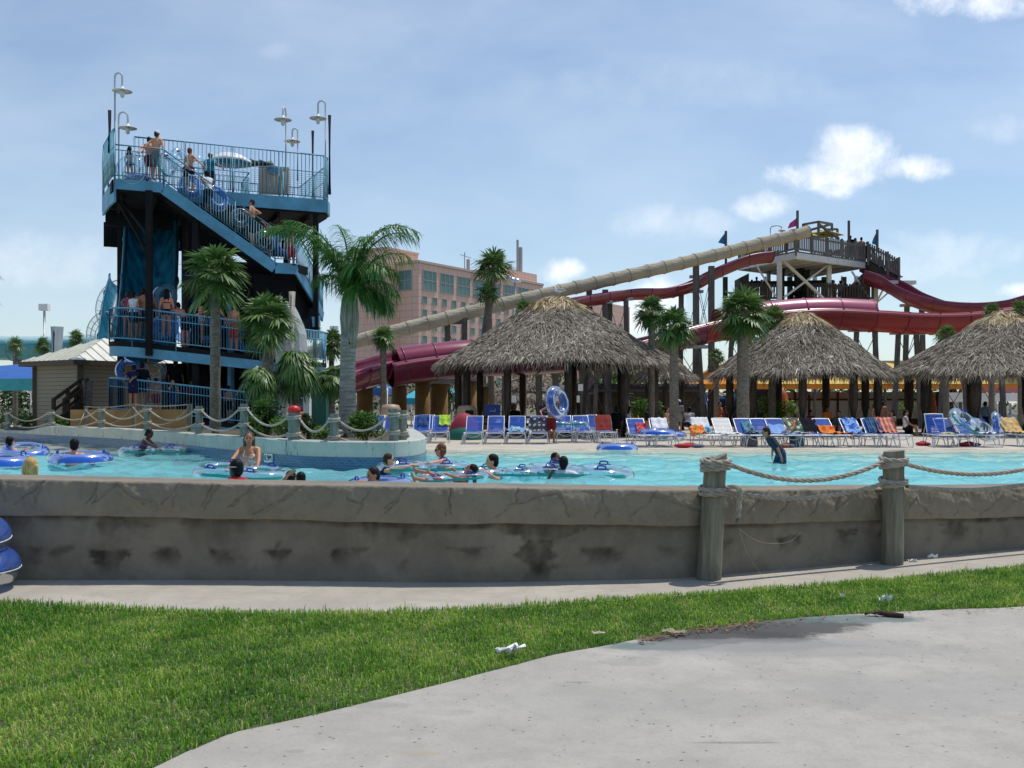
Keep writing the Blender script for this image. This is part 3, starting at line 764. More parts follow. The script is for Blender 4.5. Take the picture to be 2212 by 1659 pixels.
# big feather palm
def feather_palm():
    rg = random.Random(77); D = 22.5
    base = P(750, 945, D); base.z = .7; top = P(757, 640, D)
    r_ = empty('queen_palm', base, 'tall feathery palm with smooth ringed grey trunk and drooping fronds', 'palm tree')
    m = MB(); s = D/F
    prof = [(945,.0,19),(925,0,18.5),(880,.3,17.5),(800,1,16.5),(740,2,16),(722,2.5,17)]
    pts = [P(750+a, y, D) for y, a, _ in prof]; m.tube(pts, [k*s for _,_,k in prof], 18)
    for i in range(26):
        y = 730+i*8.2; m.torus(P(750+2.5*(1-i/26), y, D), (16.2+i*.1)*s, .012, 18, 5)
    m.build('trunk', qtrunk_m, r_)
    m = MB()
    for i in range(9):   # old split leaf sheaths round the swollen neck
        az = i*.7; o = V((math.cos(az),math.sin(az),0)); q = []
        for f, k in ((0,11.5),(.2,13),(.5,15),(.8,12.5),(1,7)):
            q.append(P(755,752-124*f-rg.uniform(0,6),D)+o*(k*s))
        m.tube(q, [4*s,5*s,6*s,5*s,2*s], 7)
    m.lathe([(15*s,0),(16*s,.3),(17*s,.7),(14*s,1.05),(7*s,1.4)], P(755,752,D), 14)
    m.build('leaf_sheaths', wood('m_sheath',(0.24,0.235,0.185),.8,(22,22,1.5),.65), r_)
    m = MB(); c = P(757, 630, D)
    fr = [(180,64,3.5,85),(171,70,3.4,90),(189,60,3.2,80),(-165,74,3.0,85),(10,76,3.3,128),(-5,70,2.9,115),(20,60,2.4,100),(35,50,2.0,100),(-20,82,2.9,110),(-60,74,2.2,100),(-100,78,2.4,95),(-120,66,2.0,90),(-75,52,1.8,105),(-40,46,1.9,110),(-15,30,1.6,100),(-70,20,1.4,95),(90,74,2.4,105),(60,58,1.9,105),(125,70,2.2,90),(95,40,1.6,105),(45,24,1.5,100),(-130,34,1.4,95),(5,12,1.4,95),(30,2,1.2,75)]
    for az, el, L, dr in fr:
        az, el = R(az), R(el+rg.uniform(-5,5))
        h_ = V((math.cos(az),math.sin(az),0)); p = c.copy(); pts = []; n = 15
        for k in range(n+1):
            pts.append(p.copy()); a = el-(k/n)**2.0*R(dr+rg.uniform(-8,8))
            p = p+(h_*math.cos(a)+V((0,0,math.sin(a))))*(.76*L/n)
        m.tube(pts, [.03*(1-k/n)+.006 for k in range(n+1)], 4, False); m.col[-4*(n+1):] = [.62]*(4*(n+1))
        lt = rg.uniform(.25,.6)
        for k in range(1, n):
            for sub in range(6):
                f = (k+sub/6)/n; i = min(k, n-1); pp = pts[i].lerp(pts[i+1], sub/6); dd = (pts[i+1]-pts[i]).normalized()
                sd = dd.cross(V((0,0,1))); sd = (sd if sd.length > .05 else V((-h_.y,h_.x,0))).normalized(); upv = sd.cross(dd)
                for sg in (-1,1):
                    e = (dd*rg.uniform(.45,.8)+sd*sg*rg.uniform(.5,1)+upv*rg.uniform(-.5,.6)).normalized()
                    ll = (.24+.26*math.sin(math.pi*min(1,f*1.05)))*rg.uniform(.8,1.12)
                    strip(m, pp, e, e.cross(V((.3,.2,1))).normalized(), ll, .022, .45+rg.uniform(0,.6), min(.9,max(0,lt+rg.uniform(-.2,.22))), 3)
    m.build('crown', attrmat('m_feather_leaf', [(0.0,(0.03,0.09,0.02)),(0.5,(0.08,0.22,0.04)),(0.9,(0.24,0.42,0.10))], 'tone', .4, transl=.25), r_, attr='tone')
feather_palm()

def bush(name, label, c, rx, ry, rz, n, leaf, seed, tone=.5, cat='shrub', group=None, stem=True, var=.25, gz=None):
    rg = random.Random(seed); base = V((c.x,c.y,gz if gz is not None else c.z-rz))
    r_ = empty(name, base, label, cat, group); m = MB()
    lobes = [(V((rg.uniform(-.6,.6),rg.uniform(-.6,.6),rg.uniform(-.5,.6))), rg.uniform(.35,.62), rg.uniform(-.14,.14)) for _ in range(11)]
    for i in range(n):
        lo, lr, lt = lobes[i % len(lobes)]
        d = V((rg.gauss(0,1),rg.gauss(0,1),rg.gauss(0,1))).normalized()*(lr*rg.uniform(.55,1)**.6)
        q_ = lo+d; p = c+V((q_.x*rx,q_.y*ry,q_.z*rz))
        e = (d+V((rg.uniform(-.7,.7),rg.uniform(-.7,.7),rg.uniform(-.2,.7)))).normalized()
        s_ = e.cross(V((rg.uniform(-1,1),rg.uniform(-1,1),1))).normalized()
        strip(m, p, e, s_, leaf*rg.uniform(.7,1.3), leaf*.42, .25, min(1,max(0,tone+lt+rg.uniform(-var,var))), 2)
    m.build('foliage', bush_m, r_, attr='tone')
    m = MB()
    for i in range(6):
        a = rg.uniform(0,6.28); m.tube([base+V((rg.uniform(-.05,.05),rg.uniform(-.05,.05),-.05)), c+V((math.cos(a)*rx*.4,math.sin(a)*ry*.4,rz*.1)), c+V((math.cos(a)*rx*.6,math.sin(a)*ry*.6,rz*.5))], [.02,.014,.006], 5)
    m.build('stems', boot_m, r_)
    return r_
BG = 'shrubs planted on the island'
def bushv(label, cx_, cy_, D, rv, hv, n, leaf, seed, gz=.78, **kw):
    return bush('shrub', label, P(cx_,cy_,D), rv/F*D, rv/F*D*.8, hv/F*D, n, leaf, seed, gz=gz, **kw)
bush('shade_foliage', 'dark leaf mass added in place of the shade beyond the blue canopy', V((X(10,54),54,1.9)), 4.2, 1.2, 1.6, 2600, .24, 31, tone=.08, var=.14, gz=.4)  # dark leaves put in to stand for shade beyond the canopy
bushv('glossy bright green shrub at the rounded tip of the island', 790, 922, 20.2, 38, 30, 1500, .085, 1, tone=.55, group=BG)
bushv('low yellow green shrub left of the rope post nearest the island tip', 700, 938, 19.9, 26, 18, 700, .07, 2, tone=.45, group=BG)
bushv('small shrub at the foot of the red capped post', 612, 925, 20.6, 26, 26, 800, .07, 3, tone=.6, group=BG)
bushv('narrow grassy shrub under the booted palm', 575, 905, 22.2, 30, 44, 1100, .11, 4, tone=.35, group=BG)
bushv('light green shrub left of the island middle beside a rope post', 548, 922, 21.4, 20, 24, 600, .07, 5, tone=.7, group=BG)
bushv('weedy green shrub behind the leftmost island rope', 52, 915, 36.5, 24, 24, 600, .12, 6, tone=.6, group=BG, gz=.7)
bushv('small yellow green shrub beside the wooden stair of the shed', 126, 918, 33.5, 24, 18, 500, .10, 7, tone=.75, group=BG, gz=.7)
bushv('dark green clump left of the small yellow green shrub', 12, 912, 37, 22, 22, 500, .12, 8, tone=.35, group=BG, gz=.7)
bushv('shrub between the tall grey palm trunk and the red capped post', 668, 915, 22.0, 20, 24, 600, .08, 9, tone=.5, group=BG)
DG = 'shrubs on the pool deck'
bushv('round yellow green shrub beside the closed orange umbrella', 1664, 882, 43, 36, 26, 1500, .13, 10, gz=.42, tone=.62, group=DG)
bushv('smaller shrub right of the closed orange umbrella', 1712, 884, 44.5, 18, 18, 500, .12, 11, gz=.42, tone=.6, group=DG)
bushv('shrub in the gap between the biggest hut and the boys seat', 1392, 886, 45, 42, 26, 1200, .14, 12, gz=.42, tone=.5, group=DG)
bushv('shrub before the white cafe wall at the right umbrella', 1960, 882, 47, 17, 16, 450, .12, 13, gz=.42, tone=.62, group=DG)
bushv('dark leafy young tree against the turquoise awning', 951, 850, 47, 30, 38, 1100, .15, 14, gz=.42, tone=.25, group=DG)
bushv('sunlit green tree behind the right side of the biggest hut', 1345, 815, 60, 60, 40, 1500, .25, 15, gz=.42, tone=.5, group=DG)
bushv('green tree glimpsed behind the left side of the biggest hut', 985, 815, 62, 30, 36, 700, .25, 16, gz=.42, tone=.6, group=DG)
# distant wood reading as one mass
m = MB(); rg = random.Random(3)
for i in range(16000):
    x = rg.uniform(-95,120); y = rg.uniform(88,104); hmax = 3.6+.9*math.sin(x*.21)+.7*math.sin(x*.53+1)
    p = V((x,y,.4+hmax*rg.random()**.6)); e = V((rg.uniform(-1,1),rg.uniform(-1,.2),rg.uniform(-.3,1))).normalized()
    strip(m, p, e, e.cross(V((rg.uniform(-1,1),0,1))).normalized(), rg.uniform(.35,.75), .34, .2, rg.uniform(.0,.35), 2)
tag(m.build('distant_trees', bush_m, attr='tone'), 'dark belt of distant trees seen through gaps beneath the slides', 'trees', kind='stuff')

# ================================================================== thatched huts
thatch_m = attrmat('m_thatch', [(0.0,(0.08,0.064,0.048)),(0.45,(0.33,0.278,0.22)),(0.8,(0.58,0.515,0.425)),(1.0,(0.80,0.73,0.61))], 'tone', .85, transl=.1)
cap_m = attrmat('m_thatch_cap', [(0.0,(0.24,0.16,0.08)),(0.5,(0.52,0.40,0.22)),(1.0,(0.78,0.68,0.46))], 'tone', .8, transl=.1)
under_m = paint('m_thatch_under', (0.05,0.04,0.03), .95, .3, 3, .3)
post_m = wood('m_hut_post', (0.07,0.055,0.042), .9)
def hut(label, cx_, cy_, rad, ze, za, seed, npost, prad, pr=.14, n=14000, lobe=0.0, capf=.21, gz=.42):
    rg = np.random.default_rng(seed); base = V((cx_,cy_,gz))
    r_ = empty('thatched_hut', base, label, 'hut', 'thatched palm huts on the deck')
    def rz_(t_): return t_, za-(za-ze)*(t_**1.08)
    def strips(nn, t, fringe, tone, LL, WW, lift):
        az = rg.uniform(0, 2*np.pi, nn)
        rr = rad*t*(1+lobe*np.cos(az*2)+.012*np.sin(az*9+seed)); zz = za-(za-ze)*t**1.08+.05*np.sin(az*5+t*9)
        er = np.stack([np.cos(az),np.sin(az),np.zeros(nn)],1); et = np.stack([-np.sin(az),np.cos(az),np.zeros(nn)],1)
        sl_ = np.arctan2((za-ze), rad)
        dn = er*np.cos(sl_)+np.array([0,0,-1])*np.sin(sl_); nr = er*np.sin(sl_)+np.array([0,0,1])*np.cos(sl_)
        if fringe:
            fa = rg.uniform(.2,1.25,nn)[:,None]; dn = er*np.cos(fa)+np.array([0,0,-1.])*np.sin(fa)
        yaw = rg.normal(0,.42,nn)[:,None]; d = dn*np.cos(yaw)+et*np.sin(yaw); sd = et*np.cos(yaw)-dn*np.sin(yaw)
        p = np.stack([cx_+rr*np.cos(az), cy_+rr*np.sin(az), zz],1)+nr*rg.uniform(.0,.05,nn)[:,None]
        roll = rg.normal(0,.6,nn)[:,None]; sd = sd*np.cos(roll)+nr*np.sin(roll)
        L = rg.uniform(*LL,nn)[:,None]; W = rg.uniform(*WW,nn)[:,None]; lf = rg.uniform(0,lift,nn)[:,None]
        q1 = p+d*L*.5+nr*lf*.8; q2 = p+d*L+nr*lf*.7+np.array([0,0,-1.])*L*(.22 if fringe else .04)
        v = np.stack([p-sd*W*.5,p+sd*W*.5,q1-sd*W*.5,q1+sd*W*.5,q2-sd*W*.12,q2+sd*W*.12],1).reshape(-1,3)
        i0 = np.arange(nn)*6
        f = np.concatenate([np.stack([i0,i0+1,i0+3,i0+2],1),np.stack([i0+2,i0+3,i0+5,i0+4],1)])
        return v, f, np.repeat(np.clip(tone(az,rr,nn),0,1),6)
    tn = lambda az, rr, nn: .40+.05*np.sin(az*3+rr*2)+rg.normal(0,.19,nn)+np.where(rg.random(nn)<.10,.3,0)
    t1 = np.sqrt(rg.uniform(capf**2*.6,1.0,n)); t1 = np.clip(np.round(t1*22+rg.uniform(-.42,.42,n))/22, .05, 1.0)
    a = strips(n, t1, False, tn, (.26,.56), (.018,.042), .085)
    nf = int(rad*950); b_ = strips(nf, np.full(nf,1.0)-rg.uniform(0,.05,nf), True, lambda az,rr,k: tn(az,rr,k)+.03, (.22,.62), (.018,.045), .02)
    vv = np.concatenate([a[0],b_[0]]); ff = np.concatenate([a[1],b_[1]+len(a[0])])
    npmesh('thatch_roof', vv, ff, thatch_m, r_, {'tone':np.concatenate([a[2],b_[2]])})
    nc = int(n*.10); c_ = strips(nc, np.sqrt(rg.uniform(.0008,capf**2,nc))*rg.uniform(.8,1.05,nc), False, lambda az,rr,k: .5+rg.normal(0,.24,k), (.4,.85), (.035,.07), .12)
    npmesh('thatch_cap', c_[0], c_[1], cap_m, r_, {'tone':c_[2]})
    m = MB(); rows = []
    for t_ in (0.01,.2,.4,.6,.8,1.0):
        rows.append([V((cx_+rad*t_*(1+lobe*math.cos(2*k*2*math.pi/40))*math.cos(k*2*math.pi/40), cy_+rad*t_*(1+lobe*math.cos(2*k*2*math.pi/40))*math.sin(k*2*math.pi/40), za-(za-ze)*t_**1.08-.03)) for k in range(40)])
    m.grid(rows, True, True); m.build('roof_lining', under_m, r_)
    m = MB(); ring = [V((cx_+prad*math.cos(k*2*math.pi/32),cy_+prad*math.sin(k*2*math.pi/32),ze+.12)) for k in range(32)]
    m.tube(ring, .085, 6, False, True, True)
    for k in range(10):
        a_ = k*2*math.pi/10; m.beam((cx_+rad*.97*math.cos(a_),cy_+rad*.97*math.sin(a_),ze-.06),(cx_,cy_,za-.35),.09,.12)
    m.build('rafters', post_m, r_)
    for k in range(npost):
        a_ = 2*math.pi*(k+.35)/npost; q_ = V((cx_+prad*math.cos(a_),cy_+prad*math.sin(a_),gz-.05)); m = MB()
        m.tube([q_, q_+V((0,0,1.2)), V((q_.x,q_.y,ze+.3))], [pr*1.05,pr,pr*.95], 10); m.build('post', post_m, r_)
    return r_
hut('biggest thatched hut with golden topknot behind the facing blue loungers', X(1203,40), 40, 4.62, 3.28, Z(640,40), 1, 11, 4.0, .15, 48000)
hut('middle thatched hut behind the thick trunked palm and angled loungers', X(1733,40.5), 40.5, 3.42, 2.93, Z(674,40.5), 2, 9, 2.9, .16, 28000)
hut('rightmost thatched hut cut by the right photo edge', X(2166,40), 40, 4.2, 2.90, Z(674,40), 3, 10, 3.5, .19, 34000)
hut('thatched roof partly hidden behind the right end of the biggest hut', X(1436,47), 47, 1.22, 3.0, 4.3, 4, 6, .95, .10, 2600)
hut('far little thatched hut visible between the posts of the biggest hut', X(1150,58), 58, 3.0, 2.0, 3.55, 5, 7, 2.3, .12, 4500)
hut('tiny far thatched hut low between the trestle legs', X(1556,70), 70, 2.6, 1.25, 2.4, 6, 6, 2.0, .12, 2500)
# ================================================================== blue slide tower
rail_m = paint('m_blue_rail', (0.13,0.37,0.52), .45, .12, 3, .02)
fascia_m = paint('m_blue_fascia', (0.10,0.30,0.45), .5, .25, 1.3, .05)
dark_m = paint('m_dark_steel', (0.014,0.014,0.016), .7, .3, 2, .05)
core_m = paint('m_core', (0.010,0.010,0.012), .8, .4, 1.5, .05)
steel_m = paint('m_galv', (0.55,0.57,0.58), .4, .06, 1, 0)
B0 = V((-13.94,34.95,0)); U_ = V((.918,.396,0)); N_ = V((-.396,.918,0))
def T(t, n, z): return B0+U_*t+N_*n+V((0,0,z))
tower = empty('slide_tower', T(3,2,.4), 'tall blue railed stair tower with spiralling walkways full of queuing people', 'tower')
def railing(pts, h, sp=.115, mids=(.18,), name='railing', low=.12, parent=None, br=.0175, full=False, m=None, postsp=1.5, meshz=None):
    b = MB(); pts = [V(p) for p in pts]; up = V((0,0,1))
    b.tube([p+up*h for p in pts], .032, 8)
    for mz in mids: b.tube([p+up*(h-mz) for p in pts], .018, 6)
    b.tube([p+up*low for p in pts], .022, 6)
    for p, q_ in zip(pts[:-1], pts[1:]):
        L = (q_-p).length; k = max(1, round(L/sp))
        for i in range(k):
            x = p.lerp(q_, i/k); b.tube([x+up*low, x+up*(h if full else h-(mids[0] if mids else 0))], br, 5, False)
    acc = 0; b.tube([pts[0]-up*.15, pts[0]+up*h], .032, 8)
    for p, q_ in zip(pts[:-1], pts[1:]):
        L = (q_-p).length; s_ = 0
        while acc+(L-s_) >= postsp:
            s_ += postsp-acc; acc = 0; x = p.lerp(q_, s_/L); b.tube([x-up*.15, x+up*h], .032, 8)
        acc += L-s_
    b.tube([pts[-1]-up*.15, pts[-1]+up*h], .032, 8)
    if meshz:
        for i in range(11):
            z = low+(meshz-low)*(i+1)/12; b.tube([p+up*z for p in pts], .007, 4, False)
    return b.build(name, m or rail_m, parent or tower)
ZT = 9.55; ZU = 9.68
def slab(poly, z, th, mats=(dark_m,), name='floor_slab'):
    b = MB(); b.prism([V((p.x,p.y,z)) for p in poly], th); return b.build(name, list(mats), tower)
def fasc(pts, h, th=.07, name='fascia'):
    b = MB()
    for p, q_ in zip(pts[:-1], pts[1:]): b.beam(V(p)-V((0,0,h/2)), V(q_)-V((0,0,h/2)), th, h)
    return b.build(name, fascia_m, tower)
# upper platform and the landing at its left front
slab([T(-.1,.05,0),T(1.65,.05,0),T(1.65,1.35,0),T(7.76,1.35,0),T(8.0,2.2,0),T(7.76,7,0),T(0,7,0),T(-.3,3,0)], ZT-.02, .42)
b = MB()
for k in range(7): b.beam(T(.2+k*1.15,1.5 if k > 1 else .2,ZT-.55), T(.2+k*1.15,6.9,ZT-.55), .1, .24)
b.beam(T(-.25,6.8,ZT-.9), T(7.2,6.8,ZT-.9), .15, 1.0); b.beam(T(-.25,3.4,ZT-.8), T(2.2,3.4,ZT-.8), .15, .6)
b.build('floor_beams', dark_m, tower)
fasc([T(0,0,ZT),T(1.6,0,ZT)], .36); fasc([T(1.6,0,ZT),T(5.55,0,6.92),T(6.35,0,6.92)], .40)
fasc([T(2.2,1.3,ZU),T(7.78,1.3,ZU)], .50); fasc([T(7.8,1.3,ZU),T(8.05,2.0,ZU),T(7.8,6.9,ZU)], .50); fasc([T(0,0,ZT-.1),T(-.18,1.2,ZT-.1),T(-.33,3,ZT-.1)], .7)
railing([T(0,0,ZT),T(1.6,0,ZT)], 1.2)
railing([T(1.6,0,ZT),T(5.55,0,6.95)], 1.2, mids=(.2,))
railing([T(5.55,0,6.95),T(6.35,0,6.95)], 1.2)
railing([T(.7,1.4,ZU),T(7.72,1.4,ZU),T(7.95,1.8,ZU),T(8.0,2.6,ZU)], 1.76, .15, (.68,), meshz=1.05, postsp=1.75, full=True)
railing([T(8.0,2.6,ZU),T(7.8,6.8,ZU),T(.5,6.8,ZU)], 1.6, .2, (.6,), full=True)
railing([T(-.02,0,ZT),T(-.12,.5,ZT),T(-.2,1.4,ZT),T(-.32,2.6,ZT),T(-.3,5.8,ZT)], 1.75, .11, (.62,), postsp=1.3, full=True)
railing([T(2.9,2.6,ZU),T(5.0,2.6,ZU),T(5.0,4.6,ZU)], 1.1, .16, (.2,)); railing([T(6.3,2.4,ZU),T(6.6,4.9,ZU)], 1.2, .15, (.2,))
# stair flight treads
b = MB()
for k in range(15):
    f = (k+.5)/15; b.box(T(1.6+3.95*f,.62,ZT+(6.92-ZT)*(k+1)/15-.03), (.34,1.15,.05), math.atan2(U_.y,U_.x))
b.beam(T(1.6,1.25,ZT-.2), T(5.55,1.25,6.75), .07, .4)
for f0, f1 in ((0,1),): b.prism([T(1.55,.02,ZT-.3),T(5.55,.02,6.62),T(5.55,1.25,6.62),T(1.55,1.25,ZT-.3)], .05)
b.build('stair_treads', dark_m, tower)
b = MB(); b.prism([T(5.5,.02,6.9),T(6.4,.02,6.9),T(6.9,.6,6.9),T(6.2,1.6,6.9),T(5.5,1.5,6.9)], .3)
# second flight going back
e0 = T(6.35,0,6.92); e1 = V((-7.78,39.7,5.85)); e2 = V((-7.72,40.6,5.4)); side = V((-.98,.2,0))*1.25
b.prism([e0+V((0,0,-.12)), e1+V((0,0,-.12)), e1+side+V((0,0,-.12)), e0+side*.8+V((0,0,-.12))], .25)
for k in range(10):
    f = k/10; b.beam(e0.lerp(e1,f)-V((0,0,.05)), e0.lerp(e1,f)+side-V((0,0,.05)), .26, .04)
b.build('lower_stair', dark_m, tower)
fasc([e0,e1,e2], .42); railing([e0,e1,e2], 1.2)
# curved landing under the second flight
b = MB(); c0 = V((-9.15,40.7,0)); arc = [V((c0.x+1.45*math.cos(a),c0.y-1.0+1.6*math.sin(a),5.35-.55*(i/14))) for i, a in enumerate([R(60-150*i/14) for i in range(15)])]
rows = [[p for p in arc],[p-V((0,0,.85)) for p in arc]]; b.grid(rows); b.prism([V((p.x,p.y,4.55)) for p in arc]+[V((-11.2,39.2,4.55)),V((-11.2,41.8,4.55))], .25)
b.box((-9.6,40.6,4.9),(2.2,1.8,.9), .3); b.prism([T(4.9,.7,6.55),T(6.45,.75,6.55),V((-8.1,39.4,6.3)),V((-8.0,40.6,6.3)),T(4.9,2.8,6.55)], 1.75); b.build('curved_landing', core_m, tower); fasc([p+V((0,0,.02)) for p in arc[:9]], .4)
# dark core panels and columns
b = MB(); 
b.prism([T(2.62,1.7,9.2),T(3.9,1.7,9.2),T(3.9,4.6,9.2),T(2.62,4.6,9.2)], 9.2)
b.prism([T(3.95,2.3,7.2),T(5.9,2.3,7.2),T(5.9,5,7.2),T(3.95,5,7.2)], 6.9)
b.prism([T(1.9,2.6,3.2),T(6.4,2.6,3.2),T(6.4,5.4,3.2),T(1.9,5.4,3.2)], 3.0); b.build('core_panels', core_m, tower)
for t_, n_, z0, z1, w_ in ((1.12,-.12,3.35,9.2,.2),(2.75,.3,.2,8.6,.22),(5.75,1.4,.2,6.7,.22),(7.4,1.5,4.5,9.2,.2),(.4,6.4,.2,9.2,.22),(7.2,6.6,.2,9.2,.22)):
    b = MB(); b.beam(T(t_,n_,z0),T(t_,n_,z1),w_); b.build('column', dark_m, tower)
b = MB(); b.beam(T(1.1,-.1,7.6),T(.2,1.2,9.1),.1); b.beam(T(.1,.6,8.9),T(1.2,1.6,7.2),.1); b.build('brace', dark_m, tower)
b = MB(); b.beam(T(4.15,1.5,.3),T(4.15,1.5,7.2),.5,.12); b.build('column', fascia_m, tower)
for vx, D, y0, y1 in ((236.9,35.6,238.4,330),(711.9,39.9,249,420),(675.6,43.5,282.6,430)):
    b = MB(); b.tube([P(vx,y1,D),P(vx,y0,D)], .065, 8); b.build('mast', dark_m, tower)
for vx, D, y1, y0 in ((631,36.0,630,925),(603,36.4,640,925)):
    b = MB(); b.tube([V((X(vx,D),D,.4)), P(vx,y1,D)], .12, 10); b.build('timber_post', wood('m_pole',(0.30,0.28,0.25)), tower)
# middle and lower spiral walkways
def walkway(zl, zr, hh, name):
    out = []
    for i in range(9):
        a = R(180+90*i/8); out.append((1.35+1.5*math.cos(a)-.0, 1.45+1.45*math.sin(a)))
    out += [(2.4,0),(3.6,0),(4.8,.05),(5.8,.15)]
    for i in range(1,6):
        a = R(-90+80*i/5); out.append((5.9+2.0*math.cos(a), 2.15+2.0*math.sin(a)))
    inn = [(t_+(1.15 if i < 6 else .0 if i < 9 else 0), n_+(1.3 if i >= 6 else .7)) for i, (t_, n_) in enumerate(out)]
    inn = [(max(1.2,min(t_,5.7)), max(1.35,n_)) for t_, n_ in inn]
    z = [zl+(zr-zl)*min(1,max(0,(t_+.1)/7)) for t_, n_ in out]
    po = [T(t_,n_,zz) for (t_,n_),zz in zip(out,z)]; pi_ = [T(t_,n_,zz) for (t_,n_),zz in zip(inn,z)]
    b = MB(); b.grid([po,pi_],False); b.grid([[p-V((0,0,.3)) for p in po],[p-V((0,0,.3)) for p in pi_]],False); b.grid([[p+V((0,0,.0)) for p in po],[p-V((0,0,.18)) for p in po]],False)
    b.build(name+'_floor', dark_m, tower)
    b = MB(); rows = [[p-V((0,0,.17)) for p in po],[p-V((0,0,.17+hh)) for p in po]]
    b.grid(rows,True); rows = [[p-V((0,0,.17))+N_*.08 for p in po],[p-V((0,0,.17+hh))+N_*.08 for p in po]]; b.grid(rows,True); b.grid([[p-V((0,0,.17+hh)) for p in po],[p-V((0,0,.17+hh))+N_*.08 for p in po]]); b.build('fascia', fascia_m, tower)
    railing([p for p in po], 1.2, .10, (.30,), br=.0165, full=True)
    return po
mid = walkway(3.9, 3.26, .36, 'middle_walkway')
low = walkway(1.38, .62, .30, 'lower_walkway')
# blue flume dropping out of the tower
flume_m = paint('m_flume_blue', (0.02,0.12,0.19), .3, .35, 1.2, .02)
t = NT('m_flume_teal'); c = t.coord(); n1 = t.noise(t.mapping(c,(3,3,.25)),1.2,3); kf = t.ramp(n1,[(.38,(0.02,0.17,0.28)),(.62,(0.06,0.36,0.52))])
b_ = t.n('ShaderNodeBsdfPrincipled'); t.l(kf,b_.inputs['Base Color']); b_.inputs['Roughness'].default_value = .25; tr_ = t.n('ShaderNodeBsdfTranslucent'); t.l(kf,tr_.inputs[0]); mx_ = t.n('ShaderNodeMixShader'); mx_.inputs[0].default_value = .5; t.l(b_.outputs[0],mx_.inputs[1]); t.l(tr_.outputs[0],mx_.inputs[2]); t.l(mx_.outputs[0],t.out.inputs[0]); flume2_m = t.m
clear_m = vinyl('m_clear_hood', (0.90,0.93,0.94), .10, .15, (0.6,0.65,0.66))
fl = empty('water_slide', V((X(325,39.5),39.5,.4)), 'steep dark blue flume chute dropping down the left side of the tower', 'slide')
def sweep(mb, pts, r, a0, a1, th=.05, n=14, rib=0, ribr=.05, closed=False):
    """chute swept along pts (V, horizontal-ish); angles measured in the cross-section, 270 = bottom"""
    pts = [V(p) for p in pts]; rr = r if isinstance(r,(list,tuple)) else [r]*len(pts); rows = []; acc = 0
    for i, p in enumerate(pts):
        d = pts[min(i+1,len(pts)-1)]-pts[max(i-1,0)]; a, u, d = frame_of(d)
        A0 = a0[i] if isinstance(a0,(list,tuple)) else a0; A1 = a1[i] if isinstance(a1,(list,tuple)) else a1
        sec = []
        if closed:
            for k in range(n): t_ = R(360*k/n); sec.append(p+a*(rr[i]*math.cos(t_))+u*(rr[i]*math.sin(t_)))
        else:
            for k in range(n+1): t_ = R(A0+(A1-A0)*k/n); sec.append(p+a*(rr[i]*math.cos(t_))+u*(rr[i]*math.sin(t_)))
            for k in range(n,-1,-1): t_ = R(A0+(A1-A0)*k/n); q_ = rr[i]-th; sec.append(p+a*(q_*math.cos(t_))+u*(q_*math.sin(t_)))
        rows.append(sec)
        if rib:
            acc += (p-pts[i-1]).length if i else rib
            if acc >= rib:
                acc = 0
                mb.tube([p+a*((rr[i]+.0)*math.cos(R(A0+(A1-A0)*k/n)))+u*((rr[i]+.0)*math.sin(R(A0+(A1-A0)*k/n))) for k in range(n+(0 if closed else 1))], ribr, 6, True, True, closed)
    mb.grid(rows, True, True)
b = MB(); pc = [P(328,455,41.0),P(328,500,40.4),P(326,560,39.7),P(322,630,38.9),P(318,690,38.0),P(314,735,37.0)]
pc = smooth_line(pc,5); sweep(b, pc, 1.05, 170, 370, .06, 18, 1.6, .05); ch_ = b.build('chute', flume2_m, fl)
b = MB(); b.tube([p+V((-1.02,-.1,0)) for p in pc], .09, 6); b.tube([p+V((1.02,-.1,0)) for p in pc], .09, 6); b.build('rim', flume_m, ch_)
fl2 = empty('water_slide', V((X(235,47),47,.4)), 'curving blue flume with clear ribbed hood emerging left of the tower', 'slide')
b = MB(); pc = smooth_line([P(266,600,50.5),P(254,645,49),P(246,700,47.6),P(240,780,46.2)],6); sweep(b, pc, .66, 160, 380, .06, 14, 1.4, .05); b.build('chute', flume2_m, fl2)
ribm = paint('m_rib_white',(0.7,0.72,0.72),.4,.06)
for (x, y, rv, D) in ((262,668,64,50.5),(228,722,48,48.6)):
    ax_ = (V((.97,-.25,0)).normalized(),V((0,0,1)),V((.25,.97,0)).normalized()); b = MB()
    for i in range(3): b.torus(P(x+4*i,y+3*i,D+.5*i), rv/F*D*(1-.12*i), .03, 32, 6, ax_)
    for k in range(9):
        a = R(60+20*k); p0 = P(x,y,D); p1 = P(x+8,y+6,D+1.0); r0 = rv/F*D; b.tube([p0+(ax_[0]*math.cos(a)+ax_[1]*math.sin(a))*r0, p1+(ax_[0]*math.cos(a)+ax_[1]*math.sin(a))*r0*.76], .018, 4)
    b.build('hood_ribs', ribm, fl2)
    b = MB(); rows = [[P(x+8*i,y+6*i,D+1.0*i)+(ax_[0]*math.cos(a)+ax_[1]*math.sin(a))*(rv/F*D*(1-.24*i)-.02) for a in [2*math.pi*k/28 for k in range(28)]] for i in (0,1)]; b.grid(rows,True,True); b.build('clear_hood', clear_m, fl2)
# white fibreglass shell behind the booted palm
b = MB(); pr_ = [P(592,765,36.2),P(594,705,36.2),P(602,668,36.3),P(616,650,36.3),P(628,672,36.4),P(640,700,36.4),P(646,720,36.4),P(648,790,36.4),P(600,800,36.2)]
b.prism(pr_, V((.1,.9,0))); tag(b.build('rock_panel', paint('m_shell',(0.42,0.44,0.45),.6,.12,1.5,.2), at=P(620,790,36.3)), 'jagged pale grey fibreglass panel behind the booted palm at the tower corner', 'panel')

